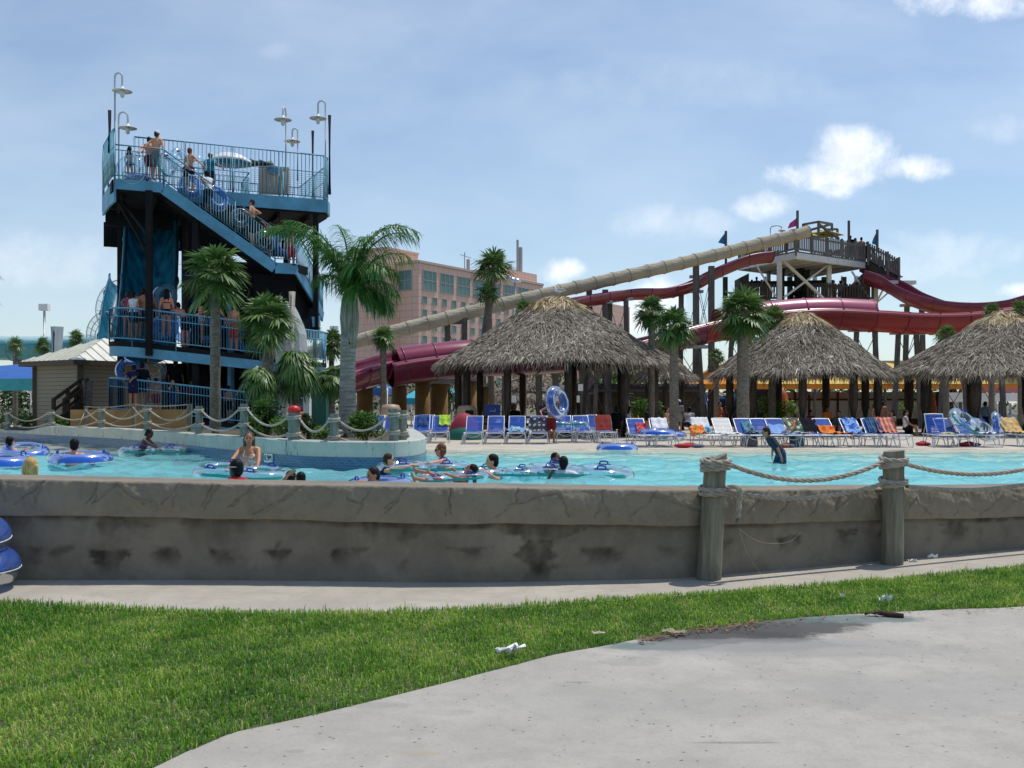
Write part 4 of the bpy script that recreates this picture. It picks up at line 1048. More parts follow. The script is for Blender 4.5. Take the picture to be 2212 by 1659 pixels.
# gooseneck lamps on the tower
shade_m = paint('m_enamel', (0.82,0.83,0.80), .3, .02, 1, 0); globe_m = paint('m_lamp_glass', (0.62,0.64,0.63), .25, .02, 1, 0)
def lamp(label, px_, ytop, hx_, hy_, D, ybot, dy=0.0):
    base = P(px_, ybot, D); top = P(px_, ytop, D); hd = P(hx_, hy_, D)+V((0,dy,0)); r_ = empty('gooseneck_lamp', base, label, 'lamp', 'white gooseneck lamps on the tower')
    b = MB(); rad = abs(hd.x-top.x)/2 if dy == 0 else abs(dy)/2; sgn = V((hd.x-top.x, hd.y-top.y, 0)).normalized()
    pts = [base, V((top.x,top.y,top.z-rad))]
    for i in range(1,9): a = math.pi*i/8; pts.append(V((top.x,top.y,top.z-rad))+sgn*(rad-rad*math.cos(a))+V((0,0,rad*math.sin(a))))
    pts.append(hd+V((0,0,.12))); b.tube(pts, .038, 8); b.build('pole', steel_m, r_)
    b = MB(); b.lathe([(.05,.12),(.07,.05),(.33,-.04),(.345,-.055),(.05,.0)], hd, 18); ls_ = b.build('lamp_shade', shade_m, r_)
    b = MB(); b.lathe([(.08,-.02),(.095,-.12),(.07,-.24),(.03,-.28)], hd, 12); b.build('globe', globe_m, ls_)
lamp('tallest gooseneck lamp at the left corner of the tower', 248.2,157.6,264,194,35.0,395)
lamp('short gooseneck lamp just behind the tallest lamp at the tower left', 256.5,242,276,274,38,390)
lamp('gooseneck lamp seen end on near the right of the tower top', 617.5,236,617.5,264,39.5,370,-.5)
lamp('shortest gooseneck lamp at the back right of the tower top', 643,277.7,631.5,303,43,390)
lamp('tall gooseneck lamp curving left at the right corner of the tower', 703,217.6,687,253,39.6,380)
# things on the upper deck
um = empty('parasol', T(3.9,4.2,ZU), 'white parasol with blue underside on the tower top deck', 'parasol')
c_ = P(497,331,41); b = MB(); b.lathe([(.05,.02),(.45,-.06),(.85,-.3),(.92,-.42)], c_, 8); cn_ = b.build('canopy', white_m, um)
b = MB(); b.lathe([(.9,-.43),(.86,-.36),(.4,-.14),(.05,-.08)], c_, 8); b.build('lining', fascia_m, cn_)
b = MB(); b.tube([V((c_.x,c_.y,ZU)), c_], .025, 6); b.build('pole', steel_m, um)
sg = empty('notice_board', P(591,432,40.2), 'large beige notice board with oval emblem behind the tower top rail', 'sign')
b = MB(); b.prism([P(559,358,40.2),P(623,361,40.9),P(623,421,40.9),P(559,419,40.2)], V((.02,.08,0))); bd_ = b.build('board', paint('m_board',(0.52,0.42,0.30),.7,.1,1.2,.02), sg)
b = MB(); c_ = P(591,367,40.5); b.ell(c_, (.32,.03,.17), (V((.918,.396,0)),V((-.396,.918,0)),V((0,0,1))), 20, 10); b.build('emblem', paint('m_emblem',(0.10,0.24,0.34),.5,.5,7), bd_)
b = MB(); b.torus(c_-V((0,.04,0)), .30, .02, 24, 5, (V((.918,.396,0)),V((0,0,.55)),V((-.396,.918,0)))); b.build('emblem_ring', paint('m_emblem2',(0.5,0.5,0.46),.5,.1), bd_)
b = MB(); b.beam(P(559,419,40.25),V((X(559,40.25),40.25,ZU)),.05); b.beam(P(622,421,40.9),V((X(622,40.9),40.9,ZU)),.05); b.build('legs', dark_m, sg)
b = MB(); b.tube([P(540,352,41.6),P(585,356,42.2)], .19, 10); b.tube([P(560,350,41.5),P(588,357,42)], .12, 8); tag(b.build('rolled_mat', paint('m_roll',(0.09,0.14,0.12),.8,.5,4), at=P(560,356,42)), 'rolled dark mats lying on a rack on the tower top deck', 'mat')

# ================================================================== shed with hipped metal roof, stair, far left things
Fc, Lc, Rc = V((-17.6,40,0)), V((-20.9,42.2,0)), V((-14.6,44.5,0)); Bc = Lc+Rc-Fc; ap = (Lc+Rc)/2; ap.z = 4.52
sh = empty('shed', V((ap.x,ap.y,.4)), 'tan wooden shed with hipped pale metal roof left of the tower', 'building')
t = NT('m_metal_roof'); c = t.coord(); n1 = t.noise(c,2,4); roofm = t.done(t.ramp(n1,[(.35,(0.72,0.71,0.62)),(.65,(0.84,0.82,0.72))]),.4,None,Metallic=.1)
b = MB(); corners = [Fc,Rc,Bc,Lc]
for i in range(4):
    p, q_ = corners[i].copy(), corners[(i+1)%4].copy(); p.z = q_.z = 3.42; b.poly([p,q_,ap]); 
    nrm = (q_-p).cross(ap-p).normalized(); nrm = nrm if nrm.z > 0 else -nrm
    for k in range(1,11):
        f = k/11; e = p.lerp(q_,f); g2 = min(f,1-f)*2; foot = p.lerp(q_,.5); topp = e+(ap-foot)*g2
        b.beam(e+nrm*.02, topp+nrm*.02, .05, .05, nrm)
rf_ = b.build('roof', roofm, sh)
b = MB(); fr_ = [p.copy() for p in corners]
for i in range(4): b.beam(fr_[i]+V((0,0,3.33)), fr_[(i+1)%4]+V((0,0,3.33)), .06, .2)
b.build('eave_board', paint('m_eave',(0.10,0.075,0.055),.8), rf_)
def inset(p): d_ = (ap-p); d_.z = 0; return p+d_.normalized()*.62
t = NT('m_siding'); c = t.coord(); s_ = t.n('ShaderNodeSeparateXYZ'); t.l(c,s_.inputs[0]); sv = t.math('FRACT', t.math('MULTIPLY',s_.outputs[2],6.0))
sid = t.done(t.mix(t.math('LESS_THAN',sv,.12),(0.27,0.235,0.175),(0.11,0.095,0.075)),.8)
b = MB(); ii = [inset(p) for p in corners]; b.prism([V((p.x,p.y,3.35)) for p in ii], 2.98); wl_ = b.build('wall', sid, sh)
b = MB()
for p in ii: b.box((p.x,p.y,1.9),(.22,.22,3.0),.5)
b.build('corner_posts', paint('m_eave',(0.1,0.07,0.05)), wl_)
st = empty('wooden_stair', P(110,925,37), 'dark wooden stair with handrail rising to the tan shed', 'stairs')
for off in (0,.9):
    b = MB(); p0, p1 = P(116,918,37.3)+V((0,off,0)), P(176,872,39)+V((0,off*.6,0)); b.beam(p0,p1,.08,.3)
    b.beam(p0+V((0,0,.95)),p1+V((0,0,.95)),.07,.12); b.beam(p0+V((0,0,.55)),p1+V((0,0,.55)),.05,.1)
    for f in (0,.5,1): q_ = p0.lerp(p1,f); b.beam(V((q_.x,q_.y,.4)), q_+V((0,0,1)), .12)
    b.build('stringer_and_rail', paint('m_brownwood',(0.075,0.05,0.035),.85,.3,4,.2), st)
b = MB()
for k in range(6): f = (k+.5)/6; q_ = P(116,918,37.3).lerp(P(176,872,39),f); b.box(q_+V((0,.45,-.02)),(.32,.9,.05))
b.build('treads', paint('m_brownwood',(0,0,0)), st)
b = MB(); b.tube([V((X(190,35.5),35.5,.4)), P(190,822,35.5)], [.24,.2], 12); tag(b.build('palm_stump', trunk_m, at=V((X(190,35.5),35.5,.4))), 'bare cut palm trunk standing before the tan shed stair', 'trunk')
# blue canopy with valance at the far left
ca = empty('shade_canopy', V((-23,46,.4)), 'blue fabric canopy with teal valance at the left photo edge', 'canopy')
blue_f = paint('m_blue_fabric',(0.03,0.13,0.42),.7,.12,2,.1); teal_f = paint('m_teal_fabric',(0.05,0.33,0.36),.7,.12,2,.1)
x0, x1 = X(-90,46), X(72,46); z0, z1 = Z(818,46), Z(783,46)
b = MB(); b.poly([V((x0,46,z0)),V((x1,46,z0)),V((x1-.1,48.5,z1+.15)),V((x0,48.5,z1-.1))]); b.poly([V((x1,46,z0)),V((x1,51,z0)),V((x1-.1,48.5,z1+.15))]); b.poly([V((x0,51,z0)),V((x1,51,z0)),V((x1-.1,48.5,z1+.15)),V((x0,48.5,z1-.1))]); b.build('roof_fabric', blue_f, ca)
b = MB(); b.box(((x0+x1)/2,46,z0-.28),(x1-x0,.03,.55)); b.box((x1,48.5,z0-.28),(.03,5,.55)); b.build('valance', teal_f, ca)
for xx in (x0+.3,X(64,46)): b = MB(); b.tube([V((xx,46.1,.4)),V((xx,46.1,z0))],.05,8); b.build('pole', steel_m, ca)
tf = empty('water_slide', V((-25,60,.4)), 'teal flume tube running level behind the shed roof at the left', 'slide')
tealp = paint('m_teal_flume',(0.07,0.27,0.30),.3,.15,1,.02)
b = MB(); pc = smooth_line([P(-140,748,61),P(60,752,60),P(200,748,60),P(300,735,61),P(360,725,63)],6); sweep(b, pc, .75, 150, 390, .06, 16, 2.2, .05); b.build('chute', tealp, tf)
b = MB(); sweep(b, [p+V((0,0,.1)) for p in pc], .62, 20, 160, .03, 10, 2.2, .03); b.build('clear_hood', paint('m_pale_teal',(0.45,0.62,0.62),.3,.1), tf)
for vx in (-60,40,150,260): b = MB(); b.tube([V((X(vx,60),60,.4)), P(vx,768,60)], .22, 10); b.build('support', paint('m_greyblue',(0.20,0.24,0.28),.85,.1,2,.02,spec=.1), tf)
b = MB(); b.tube([V((X(123.5,50),50,.4)), P(123.5,706,50)], .31, 14); tag(b.build('pipe_column', paint('m_greyblue',(0,0,0)), at=V((X(123.5,50),50,.4))), 'thick grey steel pipe column standing behind the shed roof', 'column')
def floodlight(label, vx, vy, D):
    r_ = empty('floodlight_pole', V((X(vx,D),D,.4)), label, 'floodlight')
    b = MB(); b.tube([V((X(vx,D),D,.4)), P(vx,vy+8,D)], .07, 8); b.build('pole', paint('m_polewhite',(0.72,0.73,0.74),.4), r_)
    b = MB(); b.box(P(vx,vy,D),(.5,.35,.36)); b.build('lamp_head', white_m, r_)
floodlight('white box floodlight on a slim pole above the far left palms', 96, 664, 55)
floodlight('white box floodlight just left of the swollen palm neck', 722, 711, 60)
# ================================================================== red flumes
t = NT('m_flume_red'); c = t.coord(); n1 = t.noise(c,.7,4); n2 = t.noise(t.mapping(c,(1,1,.25)),3,5,.7)
k = t.mix(t.ramp(n1,[(.35,0.),(.65,1.)]), (0.135,0.013,0.038), (0.205,0.023,0.055))
k = t.mix(t.ramp(n2,[(.55,0.),(.75,.3)]), k, (0.12,0.02,0.03)); red_m = t.done(k,.32,None,Coat_Weight=.25)
t = NT('m_flume_orange'); c = t.coord(); n1 = t.noise(c,.7,4); kf = t.ramp(n1,[(.35,(0.23,0.022,0.026)),(.65,(0.33,0.036,0.032))])
b_ = t.n('ShaderNodeBsdfPrincipled'); t.l(kf,b_.inputs['Base Color']); b_.inputs['Roughness'].default_value = .3; tr_ = t.n('ShaderNodeBsdfTranslucent'); tr_.inputs[0].default_value = (0.62,0.07,0.03,1); mx_ = t.n('ShaderNodeMixShader'); mx_.inputs[0].default_value = .25; t.l(b_.outputs[0],mx_.inputs[1]); t.l(tr_.outputs[0],mx_.inputs[2]); t.l(mx_.outputs[0],t.out.inputs[0]); orange_m = t.m
trest_m = wood('m_trestle',(0.115,0.105,0.095),.85)
grey_m = paint('m_grey_steel',(0.34,0.35,0.36),.5,.12,2,.05)
def trestle(parent, vx, vtop, D, wv=9, spread=0.0, head=True, lean=0.0):
    b = MB(); top = P(vx,vtop,D); w_ = wv/F*D
    for sg in (-1,1): b.beam(V((top.x+sg*(.45+spread)+lean,D,.3)), V((top.x+sg*.45,D,top.z)), w_, w_)
    zz = .4+(top.z-.4)*.55
    for i in range(2):
        zl = .6+i*(top.z-.6)*.5; zh = zl+(top.z-.6)*.45; sp = lambda z: .45+spread*(1-(z-.4)/(top.z-.4))
        b.beam(V((top.x-sp(zl),D+.06,zl)), V((top.x+sp(zh),D+.06,zh)), .03); b.beam(V((top.x+sp(zl),D-.06,zl)), V((top.x-sp(zh),D-.06,zh)), .03)
    b.build('support', trest_m, parent)
    if head:
        b = MB(); b.box((top.x,D,top.z+.06),(1.7,.3,.16)); b.build('crosshead', grey_m, parent)
big = empty('water_slide', V((X(1700,51),51,.4)), 'big enclosed red flume sweeping across behind the thatched huts', 'slide')
pts = smooth_line([P(2330,655,51.5),P(2212,668,51),P(2100,684,50.5),P(1990,688,50),P(1880,682,49.5),P(1760,678,49.2),P(1640,688,49),P(1530,706,48.5),P(1430,730,47.5),P(1330,755,46),P(1200,768,44.5),P(1090,772,43.3),P(1000,775,42.6),P(900,786,42),P(840,796,41.6)],5)
def vxof(p): return HX+F*p.x/p.y
hood = [p for p in pts if 1545 < vxof(p) < 1895]; left_h = [p for p in pts if 850 < vxof(p) < 1290]
ri = [p for p in pts if vxof(p) > 1500]; li = [p for p in pts if vxof(p) < 1510]
b = MB(); sweep(b, ri, .80, 165, 375, .06, 18, 1.25, .045); b.build('chute', orange_m, big)
b = MB(); sweep(b, li, .80, 165, 375, .06, 18, 1.25, .045); b.build('chute', red_m, big)
b = MB(); sweep(b, hood, .79, 10, 168, .04, 12, 1.25, .04); b.build('hood', paint('m_flume_pink',(0.42,0.10,0.17),.3,.12,1,.02), big)
b = MB(); sweep(b, left_h, .79, 10, 168, .04, 12, 1.25, .04); b.build('hood', paint('m_flume_wine',(0.24,0.03,0.075),.3,.15,1,.02), big)
b = MB(); 
for sub in (pts,):
    for sg in (-1,1):
        ln_ = []
        for i, p in enumerate(sub):
            d = sub[min(i+1,len(sub)-1)]-sub[max(i-1,0)]; a, u, _ = frame_of(d); ln_.append(p+a*(sg*.82)+u*.06)
        b.tube(ln_, .075, 6)
b.build('edge_flange', paint('m_flange',(0.36,0.07,0.12),.35,.1), big)
for vx, D, y in ((2140,50.6,722),(2060,50.3,726),(1960,50,722),(1870,49.6,716),(1600,48.9,735),(1490,48,752),(1380,46.8,780),(1290,45.6,792)):
    trestle(big, vx, y, D, 9, .25)
low_s = empty('water_slide', V((X(800,41),41,.4)), 'open red flume trough flaring toward the tall grey palm trunk', 'slide')
pts = smooth_line([P(1000,742,48),P(900,760,45),P(820,782,42),P(750,800,40),P(690,818,38.5),P(640,832,37.5)],6)
b = MB(); sweep(b, pts, [.84+.006*i for i in range(len(pts))], 178, 368, .06, 18, 1.2, .045); lc_ = b.build('chute', red_m, low_s)
b = MB()
for sg in (-1,1):
    ln_ = []
    for i, p in enumerate(pts):
        d = pts[min(i+1,len(pts)-1)]-pts[max(i-1,0)]; a, u, _ = frame_of(d); ln_.append(p+a*(sg*.9)+u*.03)
    b.tube(ln_, .06, 6)
b.build('edge_flange', paint('m_flume_pink',(0,0,0)), lc_)
up_s = empty('water_slide', V((X(1500,59),59,.4)), 'red open chute dropping left from the wooden tower top', 'slide')
pts = smooth_line([P(1662,548,61),P(1610,556,60.5),P(1540,585,60),P(1490,612,59.5),P(1430,626,58.5),P(1360,628,57),P(1290,638,55),P(1225,652,53),P(1140,690,50)],6)
b = MB(); sweep(b, pts, .56, 172, 368, .05, 14, 1.6, .035); b.build('chute', red_m, up_s)
for vx, D, y in ((1488,59.3,632),(1335,56.5,648),(1290,55.3,655),(1520,60,600)): trestle(up_s, vx, y, D, 10, .1)
rt_s = empty('water_slide', V((X(2050,58),58,.4)), 'red flume dipping to the right from the wooden tower stair', 'slide')
pts = smooth_line([P(1880,590,63),P(1925,606,62),P(1975,634,60.5),P(2040,655,59),P(2110,661,58),P(2180,655,57),P(2235,636,56.5),P(2330,606,56.5)],6)
b = MB(); sweep(b, pts, .78, 170, 370, .05, 14, 1.6, .035); b.build('chute', red_m, rt_s)
for vx, D, y in ((1975,61,662),(2080,58.6,684)): trestle(rt_s, vx, y, D, 9, .2)
# canvas wrapped tube
t = NT('m_canvas'); c = t.coord(); n1 = t.noise(t.mapping(c,(1,1,1),rot=(0,R(-20),0)),1.1,4); n2 = t.noise(t.mapping(c,(1.2,1.2,7),rot=(0,R(22),0)),2.2,5,.65,.6)
k = t.ramp(n1,[(.3,(0.40,0.35,0.25)),(.7,(0.52,0.46,0.34))]); canvas_m = t.done(k,.8,t.bump(n2,1.0,.12))
ct = empty('water_slide', V((X(1200,54),54,.4)), 'long straight slide tube wrapped in beige canvas running from the wooden tower', 'slide')
pts = smooth_line([P(1745,500,60.5),P(1700,512,60),P(1640,527,59.5),P(1500,562,58),P(1300,608,56),P(1100,654,54),P(900,704,52),P(760,740,51),P(640,770,50)],12)
b = MB(); acc = 0; rr = []
for i in range(len(pts)):
    acc += (pts[i]-pts[i-1]).length if i else 0
    rr.append(.37-.035*math.sin(math.pi*((acc/1.05)%1)))
fine = []; fr_ = []
L = 0
for p, q_ in zip(pts[:-1],pts[1:]):
    k_ = max(2,int((q_-p).length/.17))
    for i in range(k_): fine.append(p.lerp(q_,i/k_))
dist = 0; rr = []
for i, p in enumerate(fine):
    dist += (p-fine[i-1]).length if i else 0
    rr.append(.385-.03*math.sin(math.pi*((dist/1.12)%1)))
b.tube(fine, rr, 18); cv_ = b.build('canvas_cover', canvas_m, ct)
b = MB(); dist = 0; nxt = 0
for i in range(1,len(fine)-1):
    dist += (fine[i]-fine[i-1]).length
    if dist >= nxt:
        nxt += 1.12; a, u, _ = frame_of(fine[i+1]-fine[i-1]); b.torus(fine[i], .385, .018, 18, 5, (a,u,_))
b.build('tie_rings', paint('m_tie',(0.30,0.26,0.19),.8), cv_)
for vx, D, y in ((985,52.8,700),(1520,58.2,575),(1290,55.9,626)): trestle(ct, vx, y, D, 12, 0, False)
b = MB(); p = P(985,695,52.8); b.box(p+V((0,0,.02)),(1.2,.25,.3)); b.build('crosshead', trest_m, ct)

# ================================================================== wooden slide tower
wt_ = empty('wooden_slide_tower', V((19,63,.4)), 'high weathered wooden slide tower on white steel legs with crowded stairs', 'tower')
plank_m = wood('m_plank',(0.17,0.155,0.14),.85,(6,6,1.0),.4); wsteel = paint('m_white_steel',(0.60,0.60,0.58),.45,.08,2,.03); soff = paint('m_soffit',(0.40,0.40,0.375),.7,.2,1,.1)
A = P(1719,541.6,60); Bp = P(1867,563.5,64.2); Cp = P(1640,558.5,63.2); zf = A.z; Bp.z = Cp.z = zf
Dp = Bp+(Cp-A)*1.6; Cq = A+(Cp-A)*1.6
def fence(mb, p, q_, h, sp=.17, w_=.11, low=.06):
    L = (q_-p).length; n = max(2,int(L/sp)); d = (q_-p)/n; a = d.normalized()
    nn = V((a.y,-a.x,0)).normalized()
    for i in range(n+1):
        x = p+d*i; hh = h+.03*math.sin(i*12.9); mb.beam(x+V((0,0,low)), x+V((0,0,hh)), .022, w_, nn.cross(V((0,0,1))))
    mb.beam(p+V((0,0,h*.82)), q_+V((0,0,h*.82)), .06, .1); mb.beam(p+V((0,0,.12)), q_+V((0,0,.12)), .06, .12)
    for i in range(0,n+1,9): x = p+d*i; mb.beam(x-V((0,0,.3)), x+V((0,0,h+.08)), .12)
b = MB(); fence(b, A, Bp, 1.1); b.build('plank_fence', plank_m, wt_)
b = MB(); fence(b, Cq, A, 1.1); b.build('plank_fence', plank_m, wt_)
b = MB(); fence(b, Bp, Dp, 1.1); fence(b, Dp, Cq, 1.1); b.build('plank_fence', plank_m, wt_)
b = MB(); b.prism([A,Bp,Dp,Cq], .1); b.build('deck_planks', plank_m, wt_)
b = MB(); o3 = V((0,0,-.1-.2))
for p, q_ in ((A,Bp),(Cq,A),(Bp,Dp),(Dp,Cq)): b.beam(p+o3,q_+o3,.15,.38)
for f in (.15,.3,.45,.6,.75,.9): b.beam(A.lerp(Bp,f)+o3, Cq.lerp(Dp,f)+o3, .12,.3)
b.build('deck_beams', wsteel, wt_)
b = MB(); b.prism([p+V((0,0,-.105)) for p in (A,Bp,Dp,Cq)], .05); b.build('soffit', soff, wt_)
S1 = P(1942,598,62.5); S0 = Bp.copy(); wv_ = V((.5,.86,0))*1.6
S0b = Bp+V((.2,-.1,0))
b = MB(); fence(b, S0b, S1, 1.15); fence(b, S1, S1+V((.1,1.6,0)), 1.15); b.build('plank_fence', plank_m, wt_)
b = MB()
for k in range(16): f = k/16; b.box(S0b.lerp(S1,f)+V((.2,.8,-.05)),(.34,1.6,.06))
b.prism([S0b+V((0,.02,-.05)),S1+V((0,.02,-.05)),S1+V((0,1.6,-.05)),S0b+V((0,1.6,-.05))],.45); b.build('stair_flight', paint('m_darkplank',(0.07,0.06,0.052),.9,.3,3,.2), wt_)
b = MB(); b.box(S1+V((.1,.8,-.35)),(1.9,1.8,.22)); b.build('stair_landing', wsteel, wt_)
for vx, D, yt in ((1683.6,61.3,562),(1790.6,63.2,572),(1891,63.4,612)):
    b = MB(); b.beam(V((X(vx,D),D,.4)), P(vx,yt,D), .26); b.build('column', wsteel, wt_)
for vx, D in ((1660,67),(1760,69),(1850,69.5)):
    b = MB(); b.beam(V((X(vx,D),D,.4)), V((X(vx,D),D,zf-.3)), .24); b.build('column', wsteel, wt_)
for (x0,y0,D0,x1,y1,D1,w_) in ((1692,563,61.3,1778,644,63,.14),(1786,574,63.1,1694,642,61.4,.10),(1630,568,62,1676,640,61.3,.1),(1840,586,63.5,1880,650,63.5,.1),(1893,655,63.4,1912,616,62.8,.08),(1893,655,63.4,1935,618,62.8,.08)):
    b = MB(); b.beam(P(x0,y0,D0),P(x1,y1,D1),w_); b.build('brace', wsteel, wt_)
zl = Z(648,63)
b = MB(); q0, q1, q2, q3 = V((X(1602,63),63,zl)), V((X(1884,63),63,zl)), V((X(1884,63)+1,70,zl)), V((X(1602,63),70,zl))
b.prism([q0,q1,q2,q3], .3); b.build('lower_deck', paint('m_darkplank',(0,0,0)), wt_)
b = MB(); fence(b, q0+V((0,.05,0)), V((X(1690,63),63,zl)), 1.05); fence(b, V((X(1745,63),63,zl)), q1, 1.05); b.build('plank_fence', paint('m_darkplank',(0,0,0)), wt_)
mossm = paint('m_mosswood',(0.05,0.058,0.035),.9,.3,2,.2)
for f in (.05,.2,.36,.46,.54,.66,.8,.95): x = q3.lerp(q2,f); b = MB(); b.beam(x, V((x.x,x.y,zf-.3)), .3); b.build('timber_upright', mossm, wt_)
for f in (.38,.52,.58): x = V((q0.x+(q1.x-q0.x)*f,65.5,zl)); b = MB(); b.beam(x, V((x.x,x.y,zf-.3)), .42); b.build('timber_upright', mossm, wt_)
b = MB(); b.prism([V((X(1615,66),66,zf-1.1)),V((X(1800,66),66,zf-1.0)),V((X(1800,66),66.4,zf-1.0)),V((X(1615,66),66.4,zf-1.1))], .35)
b.build('cross_beam', mossm, wt_)
b = MB(); b.prism([P(1852,612,64),P(1880,585,64),P(1880,650,64),P(1842,650,64)], V((0,1.5,0))); b.build('side_panel', paint('m_darkplank',(0,0,0)), wt_); b = MB(); b.prism([P(1598,600,64),P(1618,590,64),P(1618,640,64),P(1598,640,64)], V((0,1.5,0))); b.build('side_panel', paint('m_darkplank',(0,0,0)), wt_)
b = MB(); zt = lambda vx, vy, D: P(vx,vy,D)
for pl in ([(1735,512,62),(1735,485,62),(1768,479,62),(1768,512,62)],[(1768,479,62),(1797,484,64),(1797,514,64)],[(1780,496,65),(1809,495,65),(1809,516,65)],[(1735,485,62),(1750,497,66),(1797,484,64)],[(1768,484,62),(1812,516,63)]):
    for a_, c_ in zip(pl[:-1],pl[1:]): b.beam(P(*a_),P(*c_),.13)
b.build('pergola_frame', plank_m, wt_)
b = MB()
for vx, D, y0 in ((1722.7,60.2,455),(1833.6,63.6,476.7),(1895,63,496),(1568,60,499)): b.beam(P(vx,545 if vx > 1600 else 580,D), P(vx,y0,D), .13)
b.build('flag_posts', trest_m, wt_)
def flag(label, pts_, D, m):
    b = MB(); rows = []
    (x0,y0),(x1,y1),(x2,y2),(x3,y3) = pts_   # hoist top, fly top, fly bottom, hoist bottom
    for i in range(7):
        f = i/6; row = []
        for j in range(5):
            g2 = j/4; tx_ = x0+(x1-x0)*f; ty_ = y0+(y1-y0)*f; bx_ = x3+(x2-x3)*f; by_ = y3+(y2-y3)*f
            row.append(P(tx_+(bx_-tx_)*g2, ty_+(by_-ty_)*g2, D+.22*math.sin(f*6+g2*1.5)*f))
        rows.append(row)
    b.grid(rows); tag(b.build('flag', m, at=P(x0,y0,D)), label, 'flag')
bf = paint('m_flag_blue',(0.02,0.17,0.36),.7,.15,2,.1)
flag('magenta flag flying at the front corner of the wooden tower', [(1722,470),(1706,482),(1701,494),(1722,488)], 60.2, paint('m_flag_pink',(0.52,0.05,0.22),.7,.12,2,.1))
flag('blue flag flying left of the canvas wrapped tube', [(1567,502),(1556,516),(1551,524),(1566,528)], 60, bf)
flag('blue flag flying above the stair of the wooden tower', [(1894,500),(1886,516),(1883,526),(1893,530)], 63, bf)
b = MB(); c_ = P(1778,503,64); b.lathe([(1.4,-.15),(1.0,.0),(.1,.12)], c_, 4); b.poly([P(1752,507,63),P(1768,496,65),P(1806,502,65),P(1800,514,63)]); b.build('shade_cloth', paint('m_yellow_cloth',(0.50,0.40,0.09),.7), wt_)
lp = empty('gooseneck_lamp', P(1664,535,62.5), 'small grey gooseneck lamp above the canvas tube beside the magenta flag', 'lamp')
b = MB(); b.tube([P(1664,535,62.5),P(1664,494,62.5),P(1667,489,62.5),P(1680,487,62.5),P(1688,490,62.5),P(1689,494,62.5)],.04,6); b.build('pole', steel_m, lp)
b = MB(); b.lathe([(.06,.1),(.25,-.02),(.08,-.04),(.1,-.22)], P(1689,498,62.5), 12); b.build('lamp_shade', shade_m, lp)
# dark timber added between trestle legs to keep the view under the huts dark
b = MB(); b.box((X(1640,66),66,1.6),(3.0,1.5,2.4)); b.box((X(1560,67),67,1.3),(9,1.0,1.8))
tag(b.build('timber_wall', paint('m_darkplank',(0,0,0)), at=V((X(1600,66),66,.4))), 'low dark timber wall added for a dark view under the wooden slide tower', 'wall')
# taller lamp mast with four floodlights before the hotel
fm = empty('floodlight_mast', V((X(1190,75),75,.4)), 'mast with a cluster of round silver floodlights before the pink hotel', 'floodlight')
b = MB(); b.tube([V((X(1112,75),75,.4)),P(1112,606,75)],.08,8); b.beam(P(1088,602,75),P(1118,608,75),.08); b.build('mast', steel_m, fm)
for i, (vx, vy) in enumerate(((1092,600),(1101,603),(1109,605),(1118,607))):
    b = MB(); ax = (V((.8,.5,0)).normalized(),V((-.3,.5,.8)).normalized(),V((.4,-.6,.6)).normalized()); b.ell(P(vx,vy,75),(.27,.27,.17),ax,14,8); b.build('lamp_head', paint('m_silver',(0.6,0.6,0.6),.25,.05,3,0,.8), fm)

# ================================================================== pink hotel
t = NT('m_hotel'); c = t.coord(); s_ = t.n('ShaderNodeSeparateXYZ'); t.l(c,s_.inputs[0]); cb = t.n('ShaderNodeCombineXYZ'); t.l(t.math('ADD',s_.outputs[0],s_.outputs[1]),cb.inputs[0]); t.l(s_.outputs[2],cb.inputs[1])
bk = t.n('ShaderNodeTexBrick'); bk.offset = 0; t.l(cb.outputs[0],bk.inputs['Vector']); bk.inputs['Scale'].default_value = 1; bk.inputs['Brick Width'].default_value = 2.0; bk.inputs['Row Height'].default_value = 1.65; bk.inputs['Mortar Size'].default_value = .055; bk.inputs['Mortar Smooth'].default_value = .3
bk.inputs['Color1'].default_value = (0.82,0.55,0.44,1); bk.inputs['Color2'].default_value = (0.79,0.525,0.415,1); bk.inputs['Mortar'].default_value = (0.48,0.29,0.22,1)
n1 = t.noise(c,.12,4); hot_m = t.done(t.mix(t.ramp(n1,[(.4,0.),(.7,.25)]), bk.outputs[0], (0.62,0.38,0.29)),.85)
glass_m = paint('m_hotel_glass',(0.09,0.21,0.20),.15,.4,.12,0); sill_m = paint('m_hotel_trim',(0.55,0.45,0.38),.7,.06)
hot = empty('hotel', V((0,0,0)), 'large pink panelled hotel block with green glass windows far behind the slides', 'building')
hx = math.atan2(.832,.554)   # local +x runs along the right wing, local +y = behind-left
H0 = V((X(904,245),245,.3)); HT = 36.9
def hbox(x0,x1,y0,y1,z1,name='wall',m=None,z0=0):
    b = MB(); b.prism([V((x0,y0,z1)),V((x1,y0,z1)),V((x1,y1,z1)),V((x0,y1,z1))], z1-z0); return b.build(name, m or hot_m, hot)
hbox(0,58,0,16,HT-.3); hbox(-4,8.5,7.0,17.5,HT+3.1); hbox(18,38,8,15,HT+1.6); hbox(38,57,1.5,14,HT+2.8); hbox(58.02,74,.3,16,HT-3.2); hbox(92.02,120,3,20,HT-1.5)
b = MB(); b.beam(V((0,-.1,HT-.2)),V((58,-.1,HT-.2)),.5,.6); b.beam(V((-.1,0,HT-.2)),V((-.1,7,HT-.2)),.5,.6); b.beam(V((-4.1,7,HT+3.2)),V((-4.1,17.5,HT+3.2)),.4,.5); b.beam(V((-4,6.9,HT+3.2)),V((8.5,6.9,HT+3.2)),.4,.5); b.build('parapet', sill_m, hot)
